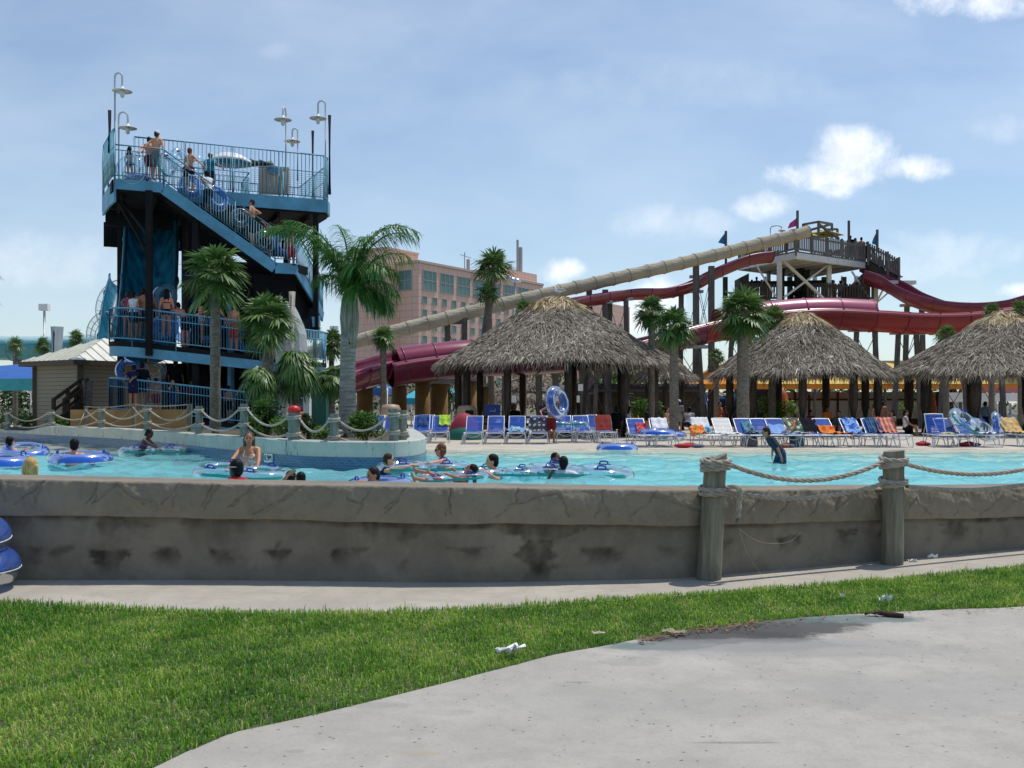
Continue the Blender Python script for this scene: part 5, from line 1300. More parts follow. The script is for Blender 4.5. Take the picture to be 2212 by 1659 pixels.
def win_proto(w_, h_, nx_, nz_, axis):
    b = MB()
    if axis == 'x':   # on the face with normal -y
        b.box((0,-.04,0),(w_,.14,h_))
        b.cur = 1
        for i in range(nx_+1): b.box((-w_/2+w_*i/nx_,-.12,0),(.12,.12,h_))
        for k in range(nz_+1): b.box((0,-.13,-h_/2+h_*k/nz_),(w_+.12,.1,.12))
    else:
        b.box((-.04,0,0),(.14,w_,h_)); b.cur = 1
        for i in range(nx_+1): b.box((-.12,-w_/2+w_*i/nx_,0),(.12,.12,h_))
        for k in range(nz_+1): b.box((-.13,0,-h_/2+h_*k/nz_),(.1,w_+.12,.12))
    o = b.build('window', [glass_m, sill_m], hot); return o
def put(proto, locs):
    for i, l_ in enumerate(locs):
        o = proto
        if i: o = proto.copy(); COL.objects.link(o); setparent(o, hot)
        o.location = l_
top_z = HT-4.6
put(win_proto(5.4,4.9,3,2,'x'), [V((4.3+i*7.15,0,top_z)) for i in range(8)])
locs = []
for r_ in range(7):
    for c__ in range(11):
        locs.append(V((2.3+c__*4.05,0,HT-9.6-r_*3.25)))
put(win_proto(1.75,1.95,1,1,'x'), locs)
put(win_proto(4.2,4.9,2,2,'y'), [V((0,4.2,top_z))])
put(win_proto(2.6,4.4,2,2,'y'), [V((-4,11.4,HT-3.0))]); put(win_proto(2.2,3.4,1,2,'y'), [V((-4,12.5,HT-10.6))])
put(win_proto(2.4,2.4,2,2,'x'), [V((98+k*5,3,HT-9-j*4)) for k in range(4) for j in range(4)])
b = MB(); b.box((-4.3,11.4,HT-.4),(.6,4.0,.35)); b.box((-4.3,11.4,HT-5.6),(.6,4.4,.35)); b.build('ledge', sill_m, hot)
b = MB(); b.beam(V((30,8,HT+2)),V((30,8,HT+6.5)),.2); b.beam(V((28,8,HT+5.6)),V((33,8,HT+5.3)),.15); b.build('antenna', grey_m, hot); b = MB(); b.beam(V((33,9,HT+1.4)),V((33,9,HT+5)),.7); b.build('vent_pipe', grey_m, hot); b = MB(); b.beam(V((53.5,6,HT+2.5)),V((53.5,6,HT+13)),.5); b.build('antenna', grey_m, hot); b = MB(); b.beam(V((55,6,HT+2.5)),V((55,6,HT+11)),.9); b.build('antenna', grey_m, hot); b = MB(); b.box((48,6,HT+4),(2,2,2.4)); b.build('roof_unit', grey_m, hot); b = MB(); b.box((43,6,HT+4),(2,2,2)); b.build('roof_unit', grey_m, hot)
hot.location = H0; hot.rotation_euler = (0,0,hx)
# ================================================================== orange awning, cafe wall, kiosk
aw = empty('awning', V((X(1900,57),57,.4)), 'long yellow hipped fabric awning with orange valance and shade-coloured hip end behind the middle and right huts', 'awning')
yel = paint('m_awn_yellow',(0.72,0.50,0.12),.75,.08,1,.08); org_shade = paint('m_awn_orange_shade',(0.62,0.22,0.015),.75,.1,1,.08)  # orange puts the shade on the hip end into the fabric colour
ze = Z(829,55); zr = Z(779,60); xL = X(1495.7,55); xR = X(2420,55); xr0 = X(1575,60)
f0,f1 = V((X(1640,55),55,ze)),V((xR,55,ze)); r0_,r1_ = V((xr0,60,zr)),V((X(2420,60),60,zr)); bk0,bk1 = V((xL,64,ze)),V((xR,64,ze)); fl0 = V((xL,56.2,ze))
b = MB(); b.grid([[f0.lerp(f1,i/30) for i in range(31)],[r0_.lerp(r1_,i/30)-V((0,2.6,.55)) for i in range(31)],[r0_.lerp(r1_,i/30) for i in range(31)]]); b.grid([[bk0.lerp(bk1,i/8) for i in range(8)],[r0_.lerp(r1_,i/8) for i in range(8)]]); b.build('front_slope', yel, aw)
b = MB(); b.poly([fl0,f0,r0_]); b.poly([bk0,fl0,r0_]); b.build('hip_end', org_shade, aw)
b = MB(); dz = V((0,0,-.30)); b.grid([[fl0,f0]+[f0.lerp(f1,i/20) for i in range(1,21)],[fl0+dz,f0+dz]+[f0.lerp(f1,i/20)+dz for i in range(1,21)]],False); b.build('valance', org_shade, aw)
b = MB(); b.poly([fl0+V((0,0,.02)),f0+V((0,.1,.02)),f1+V((0,.1,.02)),V((xR,60,zr-.2)),V((xr0,60,zr-.2))]); b.build('underside', org_shade, aw)
for vx in (1520,1600,1680,1760,1835,1912,1990,2075,2160,2250):
    b = MB(); x = X(vx,55.3); b.beam(V((x,55.3,.4)),V((x,55.3,ze)),.12); b.beam(V((x,55.3,ze-.9)),V((x+.7,55.3,ze-.1)),.06); b.beam(V((x,55.3,ze-.9)),V((x-.7,55.3,ze-.1)),.06); b.build('post', trest_m, aw)
cw = empty('cafe_wall', V((X(1850,59),59,.4)), 'low cafe front of pale panels between brown frames under the yellow awning', 'wall')
xa, xb = X(1655,59), X(2085,59); pan = paint('m_panel_white',(0.55,0.53,0.48),.7,.05,1,.02); sal = paint('m_salmon',(0.50,0.30,0.22),.7,.08); grn = paint('m_pgreen',(0.33,0.42,0.28),.7,.08)
b = MB(); b.box(((xa+xb)/2,59,.4+.75),(xb-xa,.1,1.5)); b.build('panels', pan, cw)
b = MB(); xm = X(1850,59); b.box(((xa+xm)/2,59,2.15),(xm-xa,.09,.45)); b.build('upper_panels', sal, cw); b = MB(); b.box(((xm+xb)/2,59,2.15),(xb-xm,.09,.45)); b.build('upper_panels', grn, cw)
b = MB()
n = 14
for i in range(n+1): x = xa+(xb-xa)*i/n; b.box((x,58.9,1.4),(.1,.12,2.0))
b.box(((xa+xb)/2,58.9,1.92),(xb-xa,.11,.1)); b.box(((xa+xb)/2,58.9,.6),(xb-xa,.11,.4)); b.build('frames', paint('m_brownwood',(0,0,0)), cw)
kq = empty('snack_kiosk', V((X(2152,53),53,.4)), 'white snack kiosk with pink fascia and open counter behind the rightmost hut', 'kiosk')
x0, x1 = X(2105,53), X(2202,53)
b = MB(); b.box(((x0+x1)/2,53,Z(843,53)),(x1-x0,.4,.26)); b.build('fascia_board', paint('m_pinkboard',(0.55,0.17,0.18),.6), kq)
b = MB(); b.box(((x0+x1)/2,53.05,Z(858,53)),(x1-x0-.05,.36,.44)); b.box((x0-.9,53.2,Z(858,53)),(1.6,.3,.5)); b.box(((x0+x1)/2,55.5,1.3),(x1-x0,.1,1.9)); b.build('body', white_m, kq)
b = MB()
for f in (0,.2,.42,.6,.8,1): b.box((x0+(x1-x0)*f,53,1.05),(.07,.1,1.3))
b.box(((x0+x1)/2,53,.75),(x1-x0,.5,.7)); b.build('counter', grey_m, kq)
for i, (vx, vy, D) in enumerate(((1691,874,46),(2007,876,44))):
    r_ = empty('closed_parasol', V((X(vx,D),D,.42)), ('closed orange parasol beside the round shrub at the middle hut','closed orange parasol between the right two huts')[i], 'parasol', 'closed orange parasols')
    b = MB(); zt_ = Z(842,D) if i == 0 else Z(838,D); b.lathe([(.30,.75),(.33,1.0),(.2,1.7),(.06,zt_-.42)], V((X(vx,D),D,.42)), 12); b.build('folded_canopy', paint('m_parasol_orange',(0.45,0.10,0.02),.75,.2,4,.2), r_)
    b = MB(); b.tube([V((X(vx,D),D,.42)),V((X(vx,D),D,zt_+.1))],.03,8); b.build('pole', steel_m, r_)
# tan piers under the left flume, turquoise awnings, bins
pier_m = paint('m_pier',(0.26,0.155,0.055),.85,.25,1.2,.2); capst = paint('m_pier_cap',(0.36,0.36,0.34),.7,.1)
for i, (xa_, xb_, yt, D, lab) in enumerate(((845,879,829,45,'tan pier left of the pair carrying the red flume'),(896,930,820,43.5,'front left tan pier under the red flume'),(1000,1030,822,46,'tan pier beside the left post of the biggest hut'),(930,968,822,44.5,'front right tan pier under the red flume'),(770,806,838,44,'tan pier in shade just right of the tall grey palm trunk'),(1042,1062,835,48,'narrow tan pier seen under the biggest hut'))):
    r_ = empty('pier', V((X((xa_+xb_)/2,D),D,.4)), lab, 'pier', 'tan piers under the red flume')
    w_ = (xb_-xa_)/F*D; b = MB(); b.lathe([(w_*.62,0),(w_*.5,.5),(w_*.48,Z(yt,D)-.4)], V((X((xa_+xb_)/2,D),D,.4)), 14); b.build('shaft', pier_m, r_)
    b = MB(); b.box((X((xa_+xb_)/2,D),D,Z(yt-3,D)),(w_*1.35,.9,.16)); b.build('cap', capst, r_)
b = MB(); b.beam(P(893,822,43.5),P(972,824,44.5),.8,.22); tag(b.build('lintel', capst, at=P(930,823,44)), 'grey concrete lintel joining the two front tan piers', 'lintel')
def awning2(lab, xa_, xb_, yt, yb, D, m):
    r_ = empty('shade_canopy', V((X((xa_+xb_)/2,D),D,.4)), lab, 'canopy', 'turquoise canopies beyond the huts'); x0, x1 = X(xa_,D), X(xb_,D); z0, z1 = Z(yb,D), Z(yt,D)
    b = MB(); c_ = V(((x0+x1)/2,D+2.5,z1)); cs = [V((x0,D,z0)),V((x1,D,z0)),V((x1,D+5,z0)),V((x0,D+5,z0))]
    for k in range(4): b.poly([cs[k],cs[(k+1)%4],c_]); 
    for k in range(4): b.poly([cs[k],cs[(k+1)%4],cs[(k+1)%4]-V((0,0,.35)),cs[k]-V((0,0,.35))])
    b.build('fabric', m, r_)
    for p in cs: b = MB(); b.tube([V((p.x*.995,p.y,.4)),V((p.x*.995,p.y,z0))],.06,6); b.build('pole', steel_m, r_)
turq = paint('m_turq',(0.03,0.36,0.46),.7,.1,1,.05)
awning2('turquoise canopy right of the tan piers behind the young tree', 905,975,808,846,54,turq)
awning2('turquoise canopy under the right half of the biggest hut', 1250,1300,818,862,60,turq)
awning2('blue canopy between the tall grey palm trunk and the tan piers', 770,835,822,838,52,blue_f)
awning2('turquoise canopy low between the tan piers', 868,905,842,860,56,turq)
awning2('blue canopy low behind the trestle left of the orange awning', 1530,1575,845,862,64,blue_f)
awning2('small pale canopy roof between the trestle and the thick trunked palm', 1590,1680,838,850,66,pan)
bin_m = paint('m_bin',(0.26,0.19,0.12),.6,.15,3,.1)
for vx, vy, D, lab in ((844,884,36.5,'tan domed litter bin behind the loungers near the grey palm trunk'),(1008,886,37,'tan domed litter bin at the left post of the biggest hut')):
    r_ = empty('litter_bin', V((X(vx,D),D,.42)), lab, 'litter bin', 'tan domed litter bins'); c_ = V((X(vx,D),D,.42)); zt_ = Z(vy-11,D)-.42
    b = MB(); b.lathe([(.30,0),(.32,zt_*.55),(.34,zt_*.6)], c_, 16); b.build('body', bin_m, r_)
    b = MB(); b.lathe([(.36,zt_*.6),(.37,zt_*.85),(.30,zt_*.97),(.1,zt_)], c_, 16); hd_ = b.build('hood', paint('m_bin_lid',(0.42,0.30,0.19),.5,.1), r_)
    b = MB(); b.box(c_+V((.12,-.33,zt_*.77)),(.3,.08,.16)); b.build('flap', black_m, hd_)
b = MB(); 
for vx in (1048,1090,1128,1166,1205,1238,1262,1284): b.beam(V((X(vx,53),53,.4)),V((X(vx,53)+.15*math.sin(vx),53,Z(795,53))),.34 if vx%3 else .22)
b.beam(P(1085,846,53),P(1290,850,53),.12,.1); b.beam(P(1238,870,53),P(1300,800,53),.3)
tag(b.build('timber_trestle', trest_m, at=V((X(1160,53),53,.4))), 'row of grey timber posts and rail seen under the biggest thatched hut', 'trestle')
b = MB(); b.box((X(1370,56),56,1.7),(7.4,.4,2.2)); b.box((X(1370,55.5),55.5,2.4),(7.8,1.0,.15))  # dark panel added so the gap under the hut looks dark
tag(b.build('dark_backing', paint('m_darkplank',(0,0,0)), at=V((X(1370,56),56,.4))), 'dark timber backing with a ledge added to darken the view under the biggest hut', 'wall')
b = MB(); b.beam(P(1352,780,50),P(1360,880,50),.05); b.beam(P(1360,880,50),V((X(1362,50),50,.4)),.05); b.beam(P(1337,848,50),P(1368,850,50),.04); tag(b.build('pole', grey_m, at=P(1355,880,50)), 'thin leaning grey pole under the right eave of the biggest hut', 'pole')
for vx, vy, D, lab in ((1247,862,52.6,'upper small white notice on the trestle post behind the boy'),(1201,863,52.6,'small square white notice left of the boy carrying the ring'),(1110,862,52.6,'small round edged white notice behind the front left hut post'),(1254,837,52.6,'tiny white notice high on a trestle post under the biggest hut')):
    b = MB(); b.box(P(vx,vy,D),(.26,.03,.36)); o = b.build('notice', white_m, at=P(vx,vy,D)); tag(o, lab, 'notice', 'small white notices on trestle posts')
# ================================================================== timber posts and ropes in front
weath_m = wood('m_weathered',(0.225,0.205,0.155),.9,(9,9,1.1),.45)
rope_m = paint('m_rope',(0.40,0.355,0.29),.9,.3,14,.4,bscale=90)
def strand3(mb, pts, r, pitch=.085, per=10):
    pts = [V(p) for p in pts]; fine = []
    for p, q_ in zip(pts[:-1],pts[1:]):
        k = max(1,int((q_-p).length/(pitch/per)))
        for i in range(k): fine.append(p.lerp(q_,i/k))
    fine.append(pts[-1]); s = 0; cs = [[],[],[]]; prev = None
    for i, p in enumerate(fine):
        if i: s += (p-fine[i-1]).length
        d = fine[min(i+1,len(fine)-1)]-fine[max(i-1,0)]; d.normalize()
        if prev is None: a, b, _ = frame_of(d)
        else: a = (prev-d*prev.dot(d)).normalized(); b = d.cross(a)
        prev = a
        for k in range(3):
            t = 2*math.pi*(s/(pitch*3)+k/3); cs[k].append(p+a*(r*.5*math.cos(t))+b*(r*.5*math.sin(t)))
    for k in range(3): mb.tube(cs[k], r*.56, 6)
def wraps(mb, c, r, zs, rr, dz=.03, strands=True):
    for k, z in enumerate(zs):
        pts = [V((c.x+(r+rr*.8)*math.cos(a), c.y+(r+rr*.8)*math.sin(a), z+dz*math.sin(a+k))) for a in [2*math.pi*i/28 for i in range(29)]]
        if strands: strand3(mb, pts, rr)
        else: mb.tube(pts[:-1], rr, 6, False, True, True)
def sag(p, q_, drop, n=22):
    return [p.lerp(q_,i/n)-V((0,0,drop*4*(i/n)*(1-i/n))) for i in range(n+1)]
def timber(name, label, base, top, r, group, slant=0.0, red=False):
    r_ = empty(name, base, label, 'post', group); b = MB(); n = 22; rows = []
    for i in range(12):
        f = i/11; c = base.lerp(top,f); rr = r*(1.06-.1*f)
        rows.append([c+V((rr*(1+.03*math.sin(3*k+i*.6))*math.cos(2*math.pi*k/n), rr*math.sin(2*math.pi*k/n), (slant*math.cos(2*math.pi*k/n)*r if i == 11 else (slant*.6*math.cos(2*math.pi*k/n)*r if i == 10 else 0)))) for k in range(n)])
    b.grid(rows,True,True); b.add(rows[-1],[tuple(range(n))]); b.build('timber', weath_m, r_); return r_
PGp = 'rope posts by the front wall'
p1b, p1t = G(1531,1250), P(1546,989,9.15); p1b.z = -.02; p1b.y = 9.15; p1b.x = X(1531,9.15)
p2b, p2t = V((X(1926,10.02),10.02,-.02)), P(1931,974,10.02)
p3b, p3t = V((X(2330,11.2),11.2,-.02)), P(2330,972,11.2)
timber('timber_post','weathered timber post with slanted top and frayed rope end left of its twin', p1b, p1t, .105, PGp, .42)
timber('timber_post','weathered timber post at the right with two ropes crossing it', p2b, p2t, .105, PGp, .08)
timber('timber_post','weathered timber post just outside the right photo edge', p3b, p3t, .105, PGp)
def onpost(b_, t_, z): f = (z-b_.z)/(t_.z-b_.z); return b_.lerp(t_,f)
def front_rope(label, z1, z2, z3, drop, n1, n2, tail=False):
    b = MB(); r = .0235; c1, c2, c3 = onpost(p1b,p1t,z1), onpost(p2b,p2t,z2), onpost(p3b,p3t,z3)
    wraps(b, c1, .104, [z1-.037*i for i in range(n1)], r, .012); wraps(b, c2, .104, [z2+.03-.037*i for i in range(n2)], r, .02)
    o1 = V((.115,-.04,-.03)); o2 = V((-.115,-.05,.0))
    strand3(b, sag(c1+o1, c2+o2, drop), r); strand3(b, sag(c2+V((.115,-.05,-.03)), c3+V((-.11,-.05,0)), drop*.95), r)
    wraps(b, c3, .104, [z3,z3-.037], r, .02)
    if tail:
        q_ = c1+V((.10,-.10,.01)); pts = [q_,q_+V((.07,-.02,.015)),q_+V((.115,-.01,-.03)),q_+V((.11,0,-.12)),q_+V((.10,0,-.22)),q_+V((.098,0,-.27))]
        strand3(b, smooth_line(pts,4), r*1.05)
        for i in range(9): b.tube([pts[-1]+V((rnd.uniform(-.012,.012),rnd.uniform(-.012,.012),.01)), pts[-1]+V((rnd.uniform(-.03,.03),rnd.uniform(-.03,.03),-.05))], .004, 4)
    tag(b.build('rope', rope_m, at=c1), label, 'rope')
front_rope('upper thick twisted rope looped between the two front timber posts', 1.09, 1.035, 1.06, .17, 3, 3)
front_rope('lower thick twisted rope with a frayed hanging end at the slanted post', .835, .815, .83, .10, 2, 2, True)
b = MB(); b.tube(smooth_line([P(1594,1140,9.2),P(1640,1170,9.3),P(1700,1172,9.5),P(1730,1150,9.6)],5), .0012, 4); b.tube(smooth_line([P(1597,1140,9.2),P(1612,1190,9.2),P(1640,1235,9.15),P(1652,1250,9.12)],5), .0012, 4)
tag(b.build('thin_string', paint('m_string',(0.5,0.42,0.28),.8), at=P(1600,1140,9.2)), 'thin loose string dangling from the frayed rope end against the wall', 'string')
# island posts and ropes
IVX = np.array([HX+F*p.x/p.y for p in ISL[:-20]]); IDD = np.array([p.y for p in ISL[:-20]])
def idep(vx): return float(np.interp(vx, IVX, IDD))
greenp = wood('m_green_post',(0.19,0.215,0.185),.85,(9,9,1.5),.35)
IG = 'rope posts along the island wall'
ilabs = {16:('leftmost island rope post at the photo edge',887),111:('island rope post below the tan shed stair',885),219:('island rope post left of the girl in pink',878),318:('island rope post directly behind the girl in pink',877),430:('island rope post left of the tall dark palm trunk',877),527:('island rope post behind the woman in the white swimsuit',872),635:('pale island post with a red cap',889),722:('island rope post in front of the small spiky palm',894),851:('pale left post of the close pair at the island tip',883),869:('brown right post of the close pair at the island tip',886)}
tops = []
for vx, (lab, ty) in ilabs.items():
    D = idep(vx)+(.28 if vx < 860 else .6); zt_ = Z(ty,D); base = V((X(vx,D),D,.72)); top = V((X(vx,D),D,zt_)); r_ = .085 if vx != 635 else .11
    o = timber('timber_post', 'green grey '+lab if vx not in (635,851,869) else lab, base, top, r_, IG)
    for ch in KIDS[o.name]: ch.data.materials[0] = greenp if vx not in (869,) else weath_m
    if vx == 635:
        b = MB(); b.lathe([(.125,-.02),(.135,.04),(.10,.1),(.02,.12)], top, 14); b.build('red_cap', paint('m_redcap',(0.55,0.02,0.02),.4,.1), KIDS[o.name][0])
    tops.append((top, r_))
def island_rope(label, dz, drop):
    b = MB()
    for (t_, r_) in tops: wraps(b, t_, r_, [t_.z-dz, t_.z-dz-.045], .022, .01, False)
    for (a, ra), (c, rc) in zip(tops[:-1], tops[1:]):
        b.tube(sag(a+V((ra,-.06,-dz-.02)), c+V((-rc,-.06,-dz-.02)), drop if (c-a).length > .6 else .03, 14), .022, 6)
    b.tube(sag(tops[0][0]+V((-.1,0,-dz)), tops[0][0]+V((-2.2,2,-dz)), drop, 8), .022, 6)
    tag(b.build('rope', rope_m, at=tops[4][0]), label, 'rope')
island_rope('upper grey rope swagged along all the island posts', .09, .25)
island_rope('lower grey rope swagged just above the island wall top', .42, .14)
bk_ = []
for vx, ty, D, lab in ((185.6,877,32.5,'thin brown back row post below the shed corner'),(288.5,872,30.3,'thin brown back row post in front of the orange board'),(409.7,872,26.3,'thin brown back row post beside the tower lower rail')):
    base = V((X(vx,D),D,.72)); top = V((X(vx,D),D,Z(ty,D))); timber('timber_post', lab, base, top, .062, 'thin back row rope posts'); bk_.append(top)
b = MB()
for a, c in zip(bk_[:-1], bk_[1:]): b.tube(sag(a-V((0,.05,.1)), c-V((0,.05,.1)), .5, 14), .016, 6); b.tube(sag(a-V((0,.05,.02)), c-V((0,.05,.02)), .05, 14), .012, 6)
b.tube([bk_[0]-V((0,0,.1)), V((X(165,31.5),31.5,.75))], .014, 6)
tag(b.build('rope', rope_m, at=bk_[1]), 'thin rope strung between the brown back row posts', 'rope')
b = MB(); b.box((X(280,33),33,1.0),(3.6,.08,.9),.35); tag(b.build('plywood_board', paint('m_ply',(0.42,0.25,0.09),.8,.3,1.5,.1), at=V((X(280,33),33,.6))), 'orange brown plywood board low behind the island ropes', 'board')
b = MB(); b.prism([P(655,800,27),P(668,800,27),P(668,935,27),P(655,935,27)], V((0,.3,0))); b.beam(P(612,800,24.5),P(612,930,24.5),.2); tag(b.build('white_column', white_m, at=P(615,930,25)), 'slim white column behind the booted palm cluster', 'column')
b = MB(); b.beam(V((X(690,30),30,.5)),P(690,800,30),.55,.5); tag(b.build('green_column', paint('m_green',(0.015,0.10,0.07),.6), at=V((X(690,30),30,.5))), 'dark green square column left of the tall grey palm trunk', 'column')

# ================================================================== swimming rings
vy_clear = vinyl('m_vinyl_clear', (0.86,0.95,0.98), .06, .05, (0.62,0.80,0.90))
vy_blue = vinyl('m_vinyl_blue', (0.55,0.70,0.97), .20, .06, (0.10,0.28,0.75))
blueband = vinyl('m_band_blue', (0.10,0.28,0.85), .80, .1, (0.025,0.14,0.66))
greenband = vinyl('m_band_green', (0.05,0.5,0.42), .82, .1, (0.01,0.30,0.24))
handle_m = paint('m_ring_handle',(0.015,0.04,0.30),.35,.1)
def ring_single(body_m=None, band=True):
    r_ = empty('swim_ring', (0,0,0)); b = MB(); b.torus((0,0,0), .40, .165, 44, 16); b.build('tube', body_m or vy_clear, r_)
    if band:
        b = MB(); b.torus((0,0,0), .40, .168, 44, 9, None, 6, 108); b.build('blue_band', blueband, r_)
    b = MB(); b.torus((0,0,0), .566, .004, 44, 5); b.build('seam', paint('m_seam',(0.75,0.8,0.85),.3,.05), r_)
    for sg in (-1,1):
        b = MB(); q_ = V((sg*.40,-.02,.16)); b.tube(smooth_line([q_+V((0,-.07,0)),q_+V((0,-.06,.045)),q_+V((0,0,.055)),q_+V((0,.06,.045)),q_+V((0,.07,0))],3), .013, 6); b.build('handle', handle_m, r_)
    return r_
def ring_double():
    r_ = empty('swim_ring', (0,0,0)); b = MB()
    for sg in (-1,1): b.torus((sg*.42,0,0), .37, .165, 36, 14)
    b.build('tube', vy_clear, r_)
    out = []
    for sg, a0, a1 in ((1,-112,112),(-1,68,292)):
        for i in range(25): a = R(a0+(a1-a0)*i/24); out.append((sg*.42, a))
    b = MB(); rows = []
    for cx_, a in out:
        d = V((math.cos(a),math.sin(a),0)); rows.append([V((cx_,0,0))+d*(.37+.17*math.cos(R(t)))+V((0,0,.17*math.sin(R(t)))) for t in (8,13,18,23,28)])
    rows.append(rows[0]); b.grid(rows,True); b.build('green_band', greenband, r_)
    for x_, y_ in ((-.42,.37),(.42,.37),(-.42,-.37),(.42,-.37)):
        b = MB(); q_ = V((x_,y_,.16)); b.tube(smooth_line([q_+V((-.07,0,0)),q_+V((-.06,0,.045)),q_+V((0,0,.055)),q_+V((.06,0,.045)),q_+V((.07,0,0))],3), .014, 6)
        b.box(q_+V((0,0,.003)),(.24,.07,.012)); b.build('handle', handle_m, r_)
    return r_
proto_s, proto_d, proto_b, proto_c = ring_single(), ring_double(), ring_single(vy_blue, False), ring_single(None, False)
used = set()
def ring(kind, label, loc, group, nrm=(0,0,1), spin=0, scale=1.0):
    proto = {'s':proto_s,'d':proto_d,'b':proto_b,'c':proto_c}[kind]
    q_ = V((0,0,1)).rotation_difference(V(nrm).normalized()) @ Matrix.Rotation(R(spin),3,'Z').to_quaternion()
    if kind not in used: used.add(kind); o = proto; o.location = loc; o.scale = (scale,)*3
    else: o = copy_tree(proto, loc, None, scale=(scale,)*3)
    o.rotation_euler = q_.to_euler()
    return tag(o, label, 'swim ring', group)
W1 = 'swim rings floating in the pool'
def fl_(vx, D, z=.47): return V((X(vx,D),D,z))
ring('s','blue banded ring around the man at the left photo edge', fl_(54,22.8,.5), W1, (.12,-.22,1), 20, .92)
ring('s','blue banded ring cut by the left photo edge nearest the wall', fl_(6,18.6,.5), W1, (.05,-.05,1), 60)
ring('s','blue banded ring around the bare backed man at the left', fl_(175,18.9,.53), W1, (.0,-.03,1), 15, 1.02)
ring('d','green banded double ring the girl in pink leans over', fl_(334,23.6,.47), W1, (.02,-.03,1), 14, .86)
ring('d','green banded double ring in front of the woman in white', fl_(522,15.6,.50), W1, (.03,-.10,1), -18, .84)
ring('s','blue banded ring under the boy resting on crossed arms', fl_(820,13.6,.46), W1, (0,-.04,1), 30, .84)
ring('d','green banded double ring held by the boy with a goggle strap', fl_(915,17.3,.47), W1, (0,-.03,1), 8, .88)
ring('d','green banded double ring carrying the reclining child', fl_(976,14.9,.49), W1, (-.05,-.07,1), 10, .60)
ring('d','green banded double ring beside the man in the white shirt', fl_(1085,16.2,.46), W1, (0,-.03,1), -6, .72)
ring('d','green banded double ring at the two boys right of centre', fl_(1247,16.3,.45), W1, (.02,-.05,1), -8, .98)
ring('s','empty blue banded ring drifting alone near the beach edge', fl_(1333,24.3,.51), W1, (0,0,1), 0, .90)
W2 = 'swim rings stacked on the path'
ring('s','lower ring of the stack on the path at the left photo edge', V((-4.83,8.55,.20)), W2, (.03,0,1), 10, .98)
ring('s','upper ring of the stack on the path at the left photo edge', V((-4.89,8.5,.47)), W2, (.06,-.05,1), 50, .98)
W3 = 'swim rings on the deck'
ring('b','translucent blue ring carried upright by the boy in red trunks', P(1203.5,869.5,30.6), W3, (.78,-.60,.20), 0, .92)
ring('d','clear green banded double ring lying on a shaded lounger', V((X(1228,31.3),31.3,.98)), W3, (0,-.05,1), 10, .72)
ring('s','blue ring piled on the two loungers beside the palm trunk', P(1421,938,28.4), W3, (.02,-.06,1), 25, .92)
ring('s','second blue ring half behind the piled ring by the palm trunk', P(1449,942,29.2), W3, (.03,-.03,1), 70, .82)
ring('d','clear double ring leaning on a lounger back at the right', P(2100,918,28.4), W3, (.45,-.62,.75), 0, .80)
ring('b','blue ring standing on edge behind the towel draped lounger at far right', P(2152,918,29.6), W3, (.9,-.5,.1), 0, .72)
W4 = 'swim rings carried on the tower'
ring('c','clear ring standing on edge around the girl at the tower top left', P(283,366,35.15), W4, (.1,-1,.1), 0, .92)
ring('s','blue ring lying on the landing by the girl at the tower top left', T(.75,.55,ZT+.16), W4, (0,-.1,1), 0, .9)
ring('d','green banded double ring held upright behind the man in the white cap', P(374,350,36.1), W4, (.9,-.45,.05), 90, .8)
def tring(kind,label,vx,vy,D,n,sc=.85): ring(kind,label,P(vx,vy,D+.45),W4,n,0,sc*.95)
tring('b','blue ring next to the child in black on the upper stair',412,402,35.95,(.6,-.8,.2))
tring('c','clear ring held by the red headed man on the upper stair',425,357,36.8,(.5,-.9,.1),.7)
tring('b','blue ring on the stair below the man in the white shirt',468,428,36.3,(.75,-.6,.2),.95)
tring('c','clear ring held low by the boy halfway down the stair',520,470,36.9,(.4,-.9,.2),.7)
tring('c','clear ring near the foot of the upper stair',570,522,37.2,(.5,-.85,.1),.8)
tring('b','translucent blue ring on the landing above the leaning palm',618,528,37.8,(.25,-1,.1),.95)
tring('c','big clear ring behind the girl with the dark cap on the middle walkway',356,641,36.4,(.2,-1,.1),.85)
tring('b','blue ring behind the middle walkway rail near the dark column',356,708,35.6,(.3,-1,.1),.9)
tring('b','blue ring at the bending man on the middle walkway',398,712,35.9,(.5,-1,.1),.9)
tring('b','blue ring behind the palm trunk on the middle walkway',445,712,36.1,(.2,-1,.1),.9)
tring('d','green banded ring beside the man in red shorts',492,700,36.4,(.3,-1,.2),.6)
tring('b','blue ring at the right end of the middle walkway',535,735,36.9,(.2,-1,.1),.9)
tring('b','blue ring raised at the left end of the lower walkway',277,800,35.3,(.15,-1,.15),.85)
tring('c','clear ring behind the capped man on the lower walkway',332,800,35.8,(.3,-1,.1),.8)

